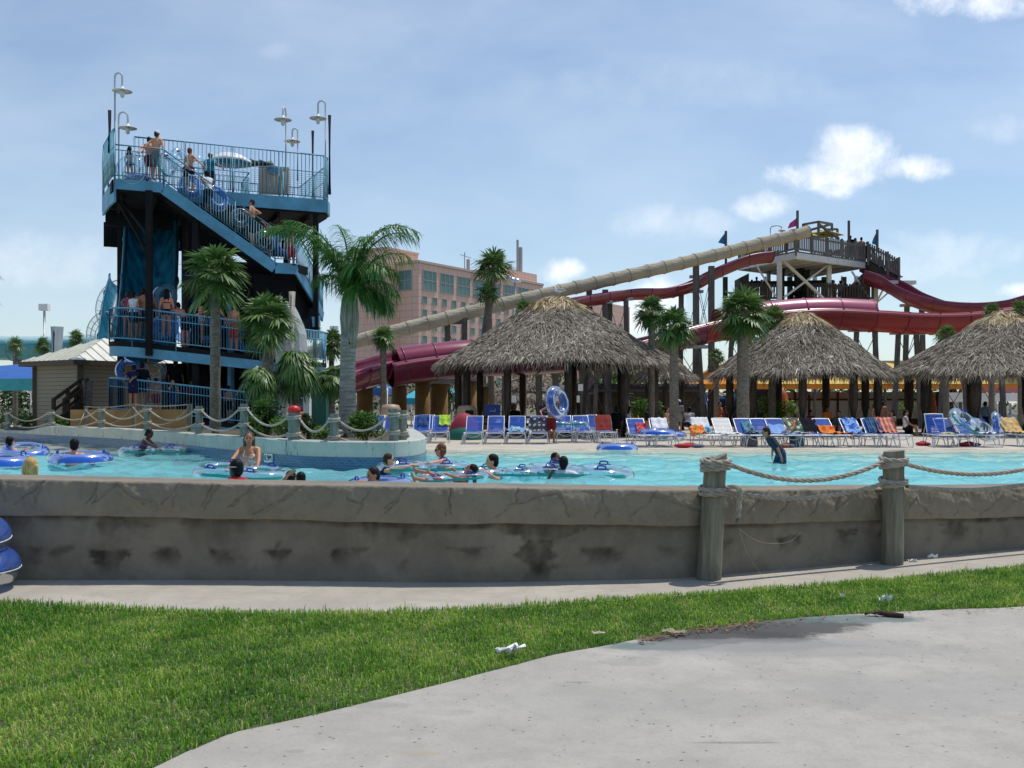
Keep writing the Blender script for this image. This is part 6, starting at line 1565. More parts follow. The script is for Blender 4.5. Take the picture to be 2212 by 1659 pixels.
# ================================================================== loungers
lf_m = paint('m_lounger_frame',(0.66,0.67,0.68),.35,.05,4,.0,.3); sb_m = paint('m_strap_blue',(0.025,0.105,0.46),.6,.1,3,.02,spec=.12); sw_m = paint('m_strap_white',(0.72,0.72,0.70),.5,.05,3,.02)
BL = .68
def lounger(ang, strap, h=.34):
    r_ = empty('sun_lounger',(0,0,0)); w_ = .262
    b = MB(); ca_, sa_ = math.cos(R(ang)), math.sin(R(ang)); hy = 1.12
    b.tube(smooth_line([V((-w_,hy+.55,h)),V((-w_,.1,h)),V((-w_+.06,.0,h)),V((w_-.06,0,h)),V((w_,.1,h)),V((w_,hy+.55,h))],4), .016, 7)
    b.tube([V((-w_,hy+.55,h)),V((w_,hy+.55,h))], .016, 7); fm_ = b.build('frame', lf_m, r_)
    b = MB()
    for k in range(19): b.box((0,.05+k*.057,h+.006),(2*w_,.038,.008))
    b.build('seat', strap, r_)
    b = MB(); M = Matrix.Rotation(R(ang),3,'X')
    for k in range(11): 
        y = .05+k*.057; b.box(V((0,hy+y*ca_,h+.01+y*sa_)),(2*w_-.02,.038,.008),M=M)
    br_ = b.build('backrest', strap, r_)
    b = MB(); tp = lambda x,y: V((x,hy+y*ca_,h+y*sa_))
    b.tube(smooth_line([tp(-w_+.01,0),tp(-w_+.01,BL-.06),tp(-w_+.06,BL),tp(w_-.06,BL),tp(w_-.01,BL-.06),tp(w_-.01,0)],4), .016, 7)
    b.tube([tp(-w_+.02,.40),V((-w_+.02,hy+.5,h))],.012,6); b.tube([tp(w_-.02,.40),V((w_-.02,hy+.5,h))],.012,6); b.build('back_frame', lf_m, br_)
    for y0 in (.08,1.12):
        for sg in (-1,1):
            b = MB(); x = sg*w_
            b.tube(smooth_line([V((x,y0-.05,h)),V((x+sg*.05,y0-.03,.1)),V((x+sg*.055,y0+.03,.016)),V((x+sg*.05,y0+.24,.016)),V((x+sg*.03,y0+.3,.1)),V((x,y0+.42,h))],4), .014, 7); b.build('leg', lf_m, r_)
        b = MB(); b.tube(smooth_line([V((-w_,y0,h-.01)),V((-.15,y0,h-.10)),V((0,y0,h-.13)),V((.15,y0,h-.10)),V((w_,y0,h-.01))],4), .011, 6); b.build('brace', lf_m, fm_)
    return r_
protos = {(46,'b'):lounger(46,sb_m), (40,'b'):lounger(40,sb_m), (41,'w'):lounger(41,sw_m), (58,'b'):lounger(58,sb_m)}
lused = set(); LG = 'blue strap sun loungers round the pool'
def put_l(kind, label, loc, rz, group=LG):
    if kind in lused: o = copy_tree(protos[kind], loc, (0,0,rz))
    else: lused.add(kind); o = protos[kind]; o.location = loc; o.rotation_euler = (0,0,rz)
    tag(o, label, 'sun lounger', group); return (loc, rz, kind[0])
ZD = .415
L = {}
for key, vx, D, lab in (('a',1020,29.9,'first empty blue lounger right of the left hut post'),('b',1068,29.9,'second empty blue lounger right of the left hut post'),('c',1114,29.9,'blue lounger with a crumpled turquoise towel on its seat'),('d',1162,29.9,'blue lounger covered by a dotted navy towel'),
                        ('e',946,30.6,'blue lounger with a lime green towel over its back'),('f',903,31.0,'blue lounger with a navy towel over its back'),('g',838,32.2,'blue lounger behind the close pair of island posts'),('h',800,32.6,'blue lounger behind the glossy island shrub'),('i',921,33.5,'blue lounger in the second row behind the lime towel'),
                        ('j',1224,31.0,'shaded blue lounger under the clear green banded ring'),('k',1268,31.0,'shaded blue lounger left of the red covered one'),('l',1314,30.7,'shaded lounger with a dark red cover on its back'),('m',1290,33.2,'shaded blue lounger behind the red covered one')):
    L[key] = put_l((46,'b'), lab, V((X(vx,D),D,ZD)), R(rnd.uniform(-3,3)+(-4 if vx > 1000 and vx < 1200 else 2)))
RL = [('R1',(40,'b'),1371,1396,'blue lounger holding the left side of the blue ring pile'),('R2',(40,'b'),1420,1443,'blue lounger with a white towel left of the dark palm trunk'),
      ('R3',(41,'w'),1509,1541,'white strapped lounger with an orange and red towel'),('R4',(41,'w'),1555,1590,'plain white strapped lounger'),
      ('R5',(40,'b'),1602,1638,'blue lounger with a red and turquoise towel'),('R6',(40,'b'),1637,1677,'blue lounger right behind the wading boy'),
      ('R7',(40,'b'),1669,1716,'blue lounger with a pale blue towel and dark bundle'),('R8',(40,'b'),1707,1753,'blue lounger with a colourful patterned towel'),
      ('R9',(40,'b'),1742,1790,'blue lounger with a black towel on its back'),('R10',(40,'b'),1772,1821,'blue lounger with a bright orange towel'),
      ('R11',(40,'b'),1830,1880,'blue lounger with a blue tie dyed towel'),('R12',(40,'b'),1878,1922,'blue lounger with a dark blue striped towel'),('R13',(40,'b'),1906,1950,'blue lounger with a salmon striped towel'),
      ('R14',(58,'b'),2013,2046,'lounger with a nearly upright dark blue back'),('R15',(40,'b'),2034,2082,'blue lounger half behind the nearly upright one'),('R16',(40,'b'),2066,2150,'blue lounger under the clear double ring'),('R17',(40,'b'),2172,2235,'lounger with a bright floral towel at the right photo edge')]
for key, kind, xt, xf, lab in RL:
    D = 27.75+(.25 if key in ('R15','R17') else 0)
    f_ = V((X(xf,D),D,ZD)); hd = V((X(xt,D+1.62),D+1.62,ZD)); dd = hd-f_
    L[key] = put_l(kind, lab, f_, math.atan2(-dd.x, dd.y))
# towels
def pat(name, kind, cols, scale=8.0, ang=0):
    if name in MATS: return MATS[name]
    t = NT(name); c = t.coord()
    if kind == 'stripes':
        s_ = t.n('ShaderNodeSeparateXYZ'); t.l(c,s_.inputs[0]); f = t.math('FRACT', t.math('MULTIPLY', s_.outputs[0], scale))
        r_ = t.ramp(f, [((i+.0)/len(cols), cc) for i, cc in enumerate(cols)])
        r_.node.color_ramp.interpolation = 'CONSTANT'
    elif kind == 'dots':
        vo = t.n('ShaderNodeTexVoronoi'); vo.inputs['Scale'].default_value = scale; vo.inputs['Randomness'].default_value = .15; t.l(t.mapping(c,(1,1,.8)), vo.inputs['Vector'])
        rr = t.ramp(t.n('ShaderNodeSeparateColor').outputs[0], [(0,cols[1]),(1,cols[2])]); s2 = rr.node.inputs[0].links[0].from_node; t.l(vo.outputs['Color'], s2.inputs[0])
        r_ = t.mix(t.math('LESS_THAN', vo.outputs['Distance'], .36), cols[0], rr)
    else:
        n1 = t.noise(c, scale, 3, .5, 1.2); r_ = t.ramp(n1, [(.32+.36*i/max(1,len(cols)-1), cc) for i, cc in enumerate(cols)])
        if kind == 'patch': r_.node.color_ramp.interpolation = 'CONSTANT'
    MATS[name] = t.done(r_, .9, t.bump(t.noise(c,60,2),.3,.005)); return MATS[name]
def towel(label, key, y0, y1, x0, x1, m, seed=1, wr=.014, hang=0.0, lump=0.0):
    """y measured along the lounger: 0..1.12 seat, beyond that up the backrest (and .05 over its top)"""
    loc, rz, ang = L[key]; rg = random.Random(seed); b = MB(); rows = []; n, m_ = 22, 12
    ph = [rg.uniform(0,6.28) for _ in range(6)]
    for i in range(n+1):
        s_ = y0+(y1-y0)*i/n; row = []
        for j in range(m_+1):
            x = (x0+(x1-x0)*j/m_)*.86; sg = s_+.02*math.sin(j*.9+ph[0])
            wv2 = wr*(math.sin(x*34+ph[1]+s_*3)+.7*math.sin(x*19+ph[2]+s_*9)+.6*math.sin(s_*23+ph[3])); up = .024+wr*1.2+wv2+lump*max(0,math.sin(math.pi*i/n)*math.sin(math.pi*j/m_))*(1+.6*math.sin(i*1.7+ph[4])*math.sin(j*1.3+ph[5]))
            if sg <= 1.12: p = V((x,sg,.35+up))
            else:
                u = sg-1.12; ca_, sa_ = math.cos(R(ang)), math.sin(R(ang))
                if u <= BL+.01: p = V((x,1.12+u*ca_-up*sa_,.35+u*sa_+up*ca_))
                else: p = V((x,1.12+(BL+.01)*ca_+.03+.02*(u-BL),.35+(BL+.01)*sa_+.03-(u-BL-.01)))
            if hang and abs(x) > .32: p.z -= hang*(abs(x)-.32)*6
            row.append(p)
        rows.append(row)
    b.grid(rows,True)
    bb = MB(); bb.grid([[p+V((0,0,-.010)) for p in r] for r in rows],True); b.add(bb.v, bb.f, True)
    o = b.build('towel', m); o.location = loc; o.rotation_euler = (0,0,rz); return tag(o, label, 'towel', None)
towel('lime green towel hanging over a lounger back','e',1.36,2.05,-.05,.36,pat('t_lime','noise',[(0.25,0.50,0.02),(0.50,0.68,0.05),(0.20,0.45,0.05)],5),1,.012)
towel('navy towel hanging over a lounger back','f',1.32,2.0,-.14,.26,pat('t_navy','noise',[(0.01,0.03,0.12),(0.02,0.10,0.30)],6),2)
towel('crumpled turquoise towel heaped on a lounger seat','c',.55,1.15,-.36,.36,pat('t_turq','noise',[(0.01,0.05,0.16),(0.05,0.30,0.50),(0.45,0.65,0.75),(0.02,0.12,0.35)],9),3,.03,lump=.09)
towel('navy towel with white and green dots draped over a lounger','d',.95,1.70,-.37,.34,pat('t_dots','dots',[(0.012,0.02,0.06),(0.45,0.48,0.55),(0.30,0.36,0.08)],6.5),4)
towel('pale printed towel end trailing off the dotted towel lounger','d',.45,.95,-.46,-.24,pat('t_pale','noise',[(0.1,0.1,0.3),(0.6,0.6,0.68)],12),5,.02,.25)
towel('dark red cover over a shaded lounger back','l',1.12,1.95,-.30,.30,paint('t_darkred',(0.20,0.02,0.012),.9,.15,3,.1),6,.008)
towel('white towel over the lounger back beside the dark palm trunk','R2',1.2,2.05,-.24,.30,paint('t_white',(0.74,0.73,0.74),.9,.05,4,.1),7)
towel('red towel sliding off the lounger with the ring pile','R1',1.05,1.55,-.02,.32,pat('t_red','noise',[(0.42,0.015,0.03),(0.55,0.05,0.06),(0.60,0.5,0.5)],7),8,.02)
towel('white towel covering a white lounger back','R3',1.35,2.0,-.29,.29,paint('t_white',(0,0,0)),9,.008)
towel('orange red and yellow towel spilling off a white lounger','R3',.62,1.45,-.42,.06,pat('t_hot','noise',[(0.55,0.02,0.03),(0.75,0.10,0.01),(0.75,0.42,0.04),(0.5,0.03,0.10)],7),10,.02,.33,.04)
towel('small turquoise patterned towel beside the orange red towel','R3',.95,1.42,.06,.30,pat('t_turq','noise',[(0,0,0)]),11,.015)
towel('white towel spread on the plain white lounger','R4',.2,1.0,-.25,.28,paint('t_white',(0,0,0)),12,.012)
towel('red turquoise and black towel thrown over a blue lounger','R5',.35,1.62,-.08,.32,pat('t_rtb','patch',[(0.50,0.02,0.02),(0.03,0.30,0.42),(0.02,0.02,0.03),(0.5,0.03,0.03)],4.2),13,.02,0,.05)
towel('pale blue towel covering the lounger behind the wading boy','R7',.05,1.50,-.29,.29,paint('t_paleblue',(0.25,0.40,0.72),.9,.08,3,.1),14,.008)
towel('dark bundle of clothes lying on the pale blue towel','R7',.62,.95,-.02,.28,pat('t_dark','noise',[(0.01,0.015,0.03),(0.08,0.09,0.12),(0.5,0.5,0.55)],12),15,.02,0,.07)
towel('multicoloured cartoonish splash towel with white top end','R8',.7,2.02,-.29,.29,pat('t_multi','noise',[(0.62,0.60,0.55),(0.55,0.18,0.02),(0.02,0.05,0.07),(0.05,0.22,0.10),(0.65,0.62,0.5)],3.6),16)
towel('black towel hung on a lounger back','R9',1.2,1.88,-.27,.27,paint('t_black',(0.012,0.013,0.018),.95,.2,4,.1),17,.007)
towel('bright orange towel lying along a lounger','R10',.25,1.45,-.24,.32,pat('t_orange','noise',[(0.62,0.10,0.01),(0.78,0.24,0.015),(0.62,0.07,0.02)],6),18,.018,.1)
towel('orange cloth hanging under the right side of the orange towel','R10',.12,.42,.22,.48,pat('t_orange2','noise',[(0.35,0.05,0.01),(0.5,0.09,0.02)],6),19,.02,.36)
towel('blue tie dyed towel on a lounger','R11',.85,1.78,-.24,.28,pat('t_tie','noise',[(0.02,0.05,0.30),(0.04,0.18,0.62),(0.42,0.60,0.80),(0.03,0.10,0.45)],6),20)
towel('dark blue towel with thin stripes on a lounger back','R12',1.0,1.92,-.20,.31,pat('t_bstripe','stripes',[(0.008,0.03,0.11),(0.02,0.10,0.22),(0.006,0.02,0.08),(0.03,0.16,0.30)],7),21,.018)
towel('salmon pink striped towel on a lounger back','R13',1.0,1.92,-.31,.30,pat('t_salmon','stripes',[(0.66,0.18,0.12),(0.72,0.42,0.32),(0.62,0.14,0.09),(0.35,0.08,0.05)],8),22,.018)
towel('folded pale yellow towel on the seat in front of the upright back','R14',.1,.75,-.05,.34,pat('t_yel','noise',[(0.5,0.42,0.16),(0.6,0.55,0.35),(0.12,0.14,0.12)],7),23,.01,0,.03)
towel('white towel draped over the clear double ring lounger back','R16',1.5,2.35,-.34,-.02,paint('t_white',(0,0,0)),24,.014,0,.12)
towel('white cloth on the foot of the clear double ring lounger','R16',.25,.85,-.25,.33,paint('t_white',(0,0,0)),25,.02)
towel('floral towel in yellow orange and lilac at the right photo edge','R17',.4,1.9,-.30,.30,pat('t_floral','noise',[(0.45,0.55,0.60),(0.60,0.35,0.10),(0.70,0.50,0.06),(0.45,0.20,0.32),(0.6,0.6,0.55)],5),26,.02,0,.05)
# bags, coolers, things on the deck
def bag(lab, vx, D, size, m, m2, cat='bag', strap=True):
    c = V((X(vx,D),D,ZD)); r_ = empty('beach_bag', c, lab, cat); b = MB(); w_, d_, h_ = size
    b.lathe([(.42,0),(.5,.1),(.5,.75),(.42,1.0)], (0,0,0), 14); b.v = [tuple(V((x*w_,y*d_,z*h_))+c) for x,y,z in b.v]; b.build('body', m, r_)
    if strap: b = MB(); b.tube(smooth_line([c+V((-w_*.3,0,h_*.9)),c+V((-w_*.2,-.02,h_*1.35)),c+V((w_*.2,-.02,h_*1.35)),c+V((w_*.3,0,h_*.9))],4),.015,6); b.build('strap', m2, r_)
    return r_
bag('grey and black bag under the red and turquoise towel lounger', 1618, 28.6, (.5,.3,.28), paint('m_bag_grey',(0.25,0.25,0.27),.8,.3,5), black_m)
bag('blue green tote bag under the colourful towel lounger', 1722, 28.5, (.45,.3,.3), paint('m_bag_teal',(0.10,0.24,0.28),.8,.5,5), white_m)
def cooler(lab, vx, vy, D, w_, m):
    zt_ = Z(vy,D); c = V((X(vx,D),D,zt_-.36)); r_ = empty('cooler', c, lab, 'cooler'); b = MB(); b.lathe([(.62,0),(.70,.02),(.74,.40),(.72,.42)], (0,0,0), 4); 
    rot = Matrix.Rotation(R(45),3,'Z'); b.v = [tuple(c+V(((rot@V((x,y,z))).x*w_, (rot@V((x,y,z))).y*w_*.7, z))) for x,y,z in b.v]; b.sm = [False]*len(b.f); b.build('box', m, r_)
    b = MB(); b.box(c+V((0,0,.45)),(w_*1.06,w_*.74,.07)); b.build('lid', m, r_)
    b = MB(); b.tube([c+V((-.12,-w_*.4,.33)),c+V((-.1,-w_*.42,.24)),c+V((.1,-w_*.42,.24)),c+V((.12,-w_*.4,.33))],.014,6); b.build('handle', white_m, r_)
cooler('blue cooler with white handle on a shaded table under the biggest hut', 1064, 881, 37.5, .58, paint('m_cooler',(0.015,0.06,0.30),.4,.1))
cooler('dark blue cooler behind the boy carrying the ring', 1178, 883, 38.5, .5, paint('m_cooler2',(0.02,0.03,0.13),.4,.1))
tb = empty('picnic_table', V((X(1085,38),38,.42)), 'dark wooden picnic table in the shade under the biggest hut', 'table')
b = MB(); b.box((X(1085,38),38,.42+.72),(3.2,1.0,.06)); b.build('table_top', post_m, tb)
for sx in (-1.2,1.2): b = MB(); b.beam((X(1085,38)+sx,37.6,.42),(X(1085,38)+sx,38.3,1.12),.09); b.beam((X(1085,38)+sx,38.4,.42),(X(1085,38)+sx,37.7,1.12),.09); b.build('leg', post_m, tb)
for sy in (-.85,.85): b = MB(); b.box((X(1085,38),38+sy,.42+.45),(3.2,.28,.05)); b.build('bench', post_m, tb)
pop = empty('pop_up_tent', V((X(1003,34),34,.42)), 'small pop up beach shelter in red and green behind the loungers', 'tent')
b = MB(); b.ell((X(1003,34),34,.42),(.55,.45,.92),None,16,10); b.build('shell', paint('m_tent',(0.36,0.03,0.06),.7,.15,2), pop); b = MB(); b.ell((X(1003,34),33.9,.42),(.6,.47,.55),None,16,10); b.build('lower_panel', paint('m_tent2',(0.015,0.14,0.10),.7,.15), pop)
def floor_item(lab, vx, vy, D, m, m2, w_=.34):
    c = P(vx,vy,D); c.z = .44; r_ = empty('folded_vest', c, lab, 'life vest'); b = MB(); b.ell(c+V((-w_*.3,0,.035)),(w_*.55,.17,.06),None,14,8); b.ell(c+V((w_*.05,.06,.06)),(w_*.4,.12,.06),None,14,8); b.build('front_panel', m, r_); b = MB(); b.ell(c+V((w_*.45,.02,.03)),(w_*.45,.15,.05),None,14,8); b.build('back_panel', m2, r_)
rv, nv_ = paint('m_vest_red',(0.42,0.02,0.03),.8,.2,5), paint('m_vest_navy',(0.10,0.11,0.19),.8,.2,5)
floor_item('red and navy life vest lying on the deck before the palm trunk',1488,967,27.6,rv,nv_,.5)
floor_item('small red item on the deck below the upright lounger',1994,960,28.9,rv,rv,.25)
floor_item('red and grey shoes on the deck below the clear ring lounger',2093,961,28.5,rv,nv_,.4)
floor_item('pair of dark sandals on the deck behind the wading boy',1700,966,27.7,paint('m_sandal',(0.30,0.13,0.08),.8),nv_,.25)
# litter on the lawn and pavement
pap = paint('m_paper',(0.80,0.80,0.80),.85,.04,8,.1)
def crumple(lab, c, w_, d_, h_, seed, m=pap, rz=0, cat='litter', curl=True):
    rg = random.Random(seed); b = MB(); rows = []
    for i in range(9):
        row = []
        for j in range(7):
            x = (i/8-.5)*w_; y = (j/6-.5)*d_; z = h_*(.35+.3*math.sin(i*1.3+seed)+.35*math.sin(j*1.9+seed*2)+rg.uniform(-.12,.12))
            if curl and j in (0,6): z += h_*.7; y *= .8
            v = Matrix.Rotation(rz,3,'Z') @ V((x,y,max(.004,z))); row.append(c+v)
        rows.append(row)
    b.grid(rows,False); b.build
    return tag(b.build('paper_litter' if m is pap else 'dry_leaf', m, at=c), lab, cat)
c = G(1092,1411,.03); 
lt = empty('paper_cup', c, 'crushed white paper cup and lid lying on the lawn near the pavement', 'litter')
b = MB(); b.tube([c+V((-.05,-.03,.02)),c+V((.07,.06,.035))],[.022,.019],12); b.tube([c+V((-.045,-.025,.02)),c+V((-.05,-.03,.02))],.024,12); b.build('rolled_side', pap, lt)
b = MB(); rows = [[c+V((.0+.06*i/6+.035*j/4, -.05+.07*i/6-.01*j, .012+.02*math.sin(i*1.7+j)+.012*j)) for j in range(5)] for i in range(7)]; b.grid(rows,False); b.tube([c+V((.05,-.01,.03)),c+V((.12,.055,.03))],[.02,.017],10); b.build('flattened_side', pap, lt)
crumple('small white paper scrap in the lawn at far right', G(1913,1299,.03), .10,.07,.05,3)
crumple('pale dry leaf at the lawn edge beside the dark pavement stain', G(1456,1366,.02), .17,.05,.025,5, paint('m_dryleaf',(0.55,0.44,0.32),.8,.2),.5-1.0,'leaf',False)
crumple('tiny white scrap on the lawn right of centre', G(1820,1290,.03), .03,.03,.02,7)
crumple('pinkish paper scrap lying in the lawn above the cup', G(1293,1368,.03), .09,.04,.015,8, paint('m_pinkscrap',(0.50,0.38,0.30),.8),.2,'litter',False)
crumple('small white wrapper beside the right timber post foot', G(1968,1212,.0)+V((0,-.05,0)), .09,.05,.03,9)
crumple('crumpled wrapper on the path right of the right post', G(2010,1204,0)+V((0,-.05,0)), .10,.04,.03,10)
b = MB(); q0_ = G(1868,1326,.02); q1_ = G(1952,1330,.02); b.tube([q0_,q0_.lerp(q1_,.4)+V((0,.02,.01)),q0_.lerp(q1_,.8),q1_],[.012,.02,.022,.016],7); b.tube([q0_.lerp(q1_,.5),q0_.lerp(q1_,.3)+V((0,.05,.02))],[.012,.004],5)
tag(b.build('fallen_branch', paint('m_branch',(0.06,0.04,0.03),.9,.3,8,.3), at=q0_), 'short dark fallen branch on the pavement edge at the right', 'branch')
rg = random.Random(8); vs = []; b = MB()
dl = paint('m_litterleaf',(0.22,0.13,0.07),.9,.5,9)
for i in range(420):
    vx = rg.uniform(1380,1640) if i % 3 else rg.uniform(1380,2210); ix = np.interp(vx,[1290,1400,1500,1640,1760,1900,2212],[1399,1378,1362,1345,1333,1325,1311]); p = G(vx,ix+rg.gauss(-1,4),.012+rg.uniform(0,.02)); a = rg.uniform(0,6.28); d = V((math.cos(a),math.sin(a),rg.uniform(-.2,.4)))
    strip(b, p, d, d.cross(V((0,0,1))).normalized(), rg.uniform(.012,.05), rg.uniform(.005,.018), .2, .5, 2)
tag(b.build('leaf_litter', dl), 'brown leaf litter gathered along the lawn edge', 'leaves', kind='stuff')
# ================================================================== people
SK = {'fair':(0.64,0.30,0.175),'tan':(0.46,0.185,0.09),'pink':(0.64,0.24,0.145),'brown':(0.19,0.075,0.036),'dark':(0.070,0.030,0.017)}
def skin_mat(k):
    if 'skin_'+k in MATS: return MATS['skin_'+k]
    t = NT('skin_'+k); c = SK[k]; n1 = t.noise(t.coord(), 9, 4)
    m = t.done(t.ramp(n1,[(.35,tuple(x*.88 for x in c)),(.65,tuple(min(1,x*1.1) for x in c))]), .48, None, Subsurface_Weight=.08, Subsurface_Scale=.01)
    MATS['skin_'+k] = m; return m
def cloth(name, col, pat2=None, sc=12):
    if 'c_'+name in MATS: return MATS['c_'+name]
    if pat2: MATS['c_'+name] = pat('c_'+name,'noise',[col,pat2,col],sc); return MATS['c_'+name]
    return paint('c_'+name, col, .85, .15, 8, .1)
hair_c = {'black':(0.008,0.007,0.007),'brown':(0.045,0.025,0.014),'dkbrown':(0.02,0.012,0.008),'blond':(0.55,0.35,0.14),'grey':(0.095,0.078,0.06),'red':(0.16,0.06,0.025)}
def hair_mat(k): return wood('hair_'+k, hair_c[k], .55, (30,30,6), .5)
JOBS = []
def job(mb, name, mat, parent, vox, it=3):
    o = mb.build(name, mat, parent); JOBS.append((o, vox, it)); return o
def ik(a, t, l1, l2, pole):
    d = t-a; L = d.length
    if L > (l1+l2)*.995: t = a+d*((l1+l2)*.995/L); d = t-a; L = d.length
    L = max(L, abs(l1-l2)+.02); dn = d.normalized()
    x = (l1*l1-l2*l2+L*L)/(2*L); hh = math.sqrt(max(0,l1*l1-x*x))
    pv = pole-dn*pole.dot(dn); pv = pv.normalized() if pv.length > 1e-4 else V((0,0,-1))
    return a+dn*x+pv*hh, a+dn*L
def hand(mb, W, d, up, side, s, rf, curl=.5):
    """palm + five separate fingers; d along the forearm, side = thumb side"""
    d = d.normalized(); side = (side-d*side.dot(d)).normalized(); up = side.cross(d).normalized()
    if up.z < 0: up = -up
    mb.ell(W+d*.05*s,(.042*s,.016*s,.055*s),(side,up,d),10,8)
    for k,(o_,l_) in enumerate(((-.032,.055),(-.011,.068),(.011,.072),(.031,.064))):
        b0 = W+d*.092*s+side*o_*s; d1 = (d-up*curl*.6+side*o_*2).normalized(); m = b0+d1*l_*.55*s; d2 = (d1-up*curl).normalized()
        mb.cap(b0-d*.012*s,m,rf,rf*.95,7); mb.cap(m,m+d2*l_*.5*s,rf*.95,rf*.8,7)
    t0 = W+d*.03*s+side*.032*s; d1 = (d*.6+side*.75-up*.25).normalized(); m = t0+d1*.042*s; mb.cap(t0,m,rf*1.2,rf*1.1,7); mb.cap(m,m+(d*.9+side*.2-up*.3).normalized()*.032*s,rf*1.1,rf*.85,7)
def person(label, head, h=1.72, face=180, lean=0, side=0, hl=None, hr=None, fl=None, fr=None, look=(0,0), skin='tan', hair='black', style='short', wear=(), female=False, vox=.018, group=None, bulk=1.0, pole_leg=None):
    s = h/1.75; kid = max(0,min(1,(1.6-h)/.5)); hs = (1+.22*kid)*s/ (1.0+.0*kid); hs = max(hs, .84)*1.0
    a = R(face); f0 = V((math.sin(a),-math.cos(a),0)); r0 = V((f0.y,-f0.x,0)); Zu = V((0,0,1))
    u = (Zu*math.cos(R(lean))*math.cos(R(side))+f0*math.sin(R(lean))+r0*math.sin(R(side))).normalized()
    r = (r0-u*r0.dot(u)).normalized(); f = u.cross(r).normalized()
    if f.dot(f0) < 0 and abs(lean) < 90: f = -f
    hu = (u*.55+Zu*.45).normalized() if abs(lean) < 75 else (u*.8+Zu*.2).normalized()
    n_off = u*.53*s
    head = V(head); nb = head-hu*.135*hs-f*.015*s; p = nb-n_off
    feet_z = head.z-.93*h
    base = V((p.x,p.y,min(feet_z, p.z-.5*s)))
    root = empty('person', base, label, 'person', group)
    sk = skin_mat(skin); w_ = (.92 if female else 1.0)*bulk
    B = MB()
    torso = []
    torso.append((p+u*.02*s,(.158*s*w_*(1.06 if female else 1),.112*s*bulk,.13*s)))
    torso.append((p+u*.17*s,(.137*s*w_,.10*s*bulk,.17*s)))
    torso.append((p+u*.36*s,(.165*s*w_,.112*s*bulk,.185*s)))
    for c,rr in torso: B.ell(c,rr,(r,f,u),16,12)
    sh = p+u*.465*s; B.cap(sh-r*.135*s*w_,sh+r*.135*s*w_,.066*s,.066*s,10)
    B.cap(p+u*.49*s, head-hu*.06*hs-f*.01, .056*s, .05*s)
    if female:
        for sg in (-1,1): B.ell(p+u*.345*s+r*sg*.075*s+f*.095*s,(.064*s,.055*s,.06*s),(r,f,u))
    # head
    yw = R(look[0]); hf0 = f0*math.cos(yw)+r0*math.sin(yw); hf = (hf0*math.cos(R(look[1]))+Zu*math.sin(R(look[1])))
    hf = (hf*.75+(hf-hu*hf.dot(hu))*.25); hf = (hf-hu*hf.dot(hu)).normalized(); hr_ = hf.cross(hu).normalized()
    ax = (hr_,hf,hu); k = hs
    B.ell(head+hu*.022*k,(.076*k,.095*k,.10*k),ax,18,14); B.ell(head-hu*.05*k+hf*.022*k,(.058*k,.072*k,.068*k),ax,14,10)
    B.ell(head-hu*.012*k+hf*.098*k,(.013*k,.02*k,.022*k),ax); B.ell(head-hu*.092*k+hf*.062*k,(.026*k,.024*k,.02*k),ax)
    for sg in (-1,1): B.ell(head-hu*.005*k+hr_*sg*.078*k,(.012*k,.022*k,.032*k),ax,8,6)
    B.ell(head-hu*.058*k+hf*.084*k,(.026*k,.012*k,.012*k),ax,8,6)
    # arms
    rf = max(.0088*s, vox*.62); limbs = {}
    for key,sg,tgt in (('r',1,hr),('l',-1,hl)):
        S = p+u*.462*s+r*sg*.172*s*w_
        T_ = V(tgt) if tgt is not None else S+V((0,0,-.52*s))+r0*sg*.07*s+f0*.06*s
        E,Wr = ik(S,T_,.285*s,.255*s,(-f0*.8+r0*sg*.5-Zu*.6))
        B.cap(S,E,.050*s*bulk,.040*s); B.cap(E,Wr,.040*s,.027*s)
        hand(B,Wr,(Wr-E)*.7+(V((0,0,-.02)) if tgt is None else V((0,0,-.05))),Zu,(f0 if tgt is None else -r0*sg*.8+f0*.3),s,rf,.35 if tgt is None else .5)
        limbs['a'+key] = (S,E,Wr)
    for key,sg,tgt in (('r',1,fr),('l',-1,fl)):
        H = p+r*sg*.085*s-u*.01*s
        A_ = V(tgt) if tgt is not None else V((H.x,H.y,feet_z+.075*s))+r0*sg*.02*s
        K,A = ik(H,A_,.43*s,.41*s,pole_leg or (f0+Zu*.15))
        B.cap(H,K,.086*s*bulk,.056*s); B.cap(K,A,.056*s,.037*s); B.ell(K.lerp(A,.28)-f0*.012*s,(.05*s,.05*s,.10*s),None,10,8)
        fd = f0 if abs((A-K).normalized().z) > .45 else (Zu*.9+f0*.3).normalized()
        B.cap(A-V((0,0,.025*s))-fd*.04*s,A-V((0,0,.04*s))+fd*.15*s,.036*s,.026*s); limbs['l'+key] = (H,K,A)
    bo = job(B,'body',sk,root,vox,4)
    # face details
    if vox < .013:
        for sg in (-1,1):
            b = MB(); b.ell(head+hu*.012*k+hf*.088*k+hr_*sg*.031*k,(.014*k,.008*k,.008*k),ax,8,6); b.build('eye',black_m,bo)
        b = MB(); b.ell(head-hu*.058*k+hf*.093*k,(.024*k,.008*k,.008*k),ax,8,6); b.build('lips',paint('c_lips',(0.28,0.08,0.07),.5),bo)
        b = MB()
        for sg in (-1,1): b.cap(head+hu*.032*k+hf*.092*k+hr_*sg*.018*k,head+hu*.034*k+hf*.084*k+hr_*sg*.046*k,.005*k,.004*k,6)
        b.build('eyebrows',hair_mat(hair if hair != 'blond' else 'brown'),bo)
    # hair
    b = MB(); hm = hair_mat(hair)
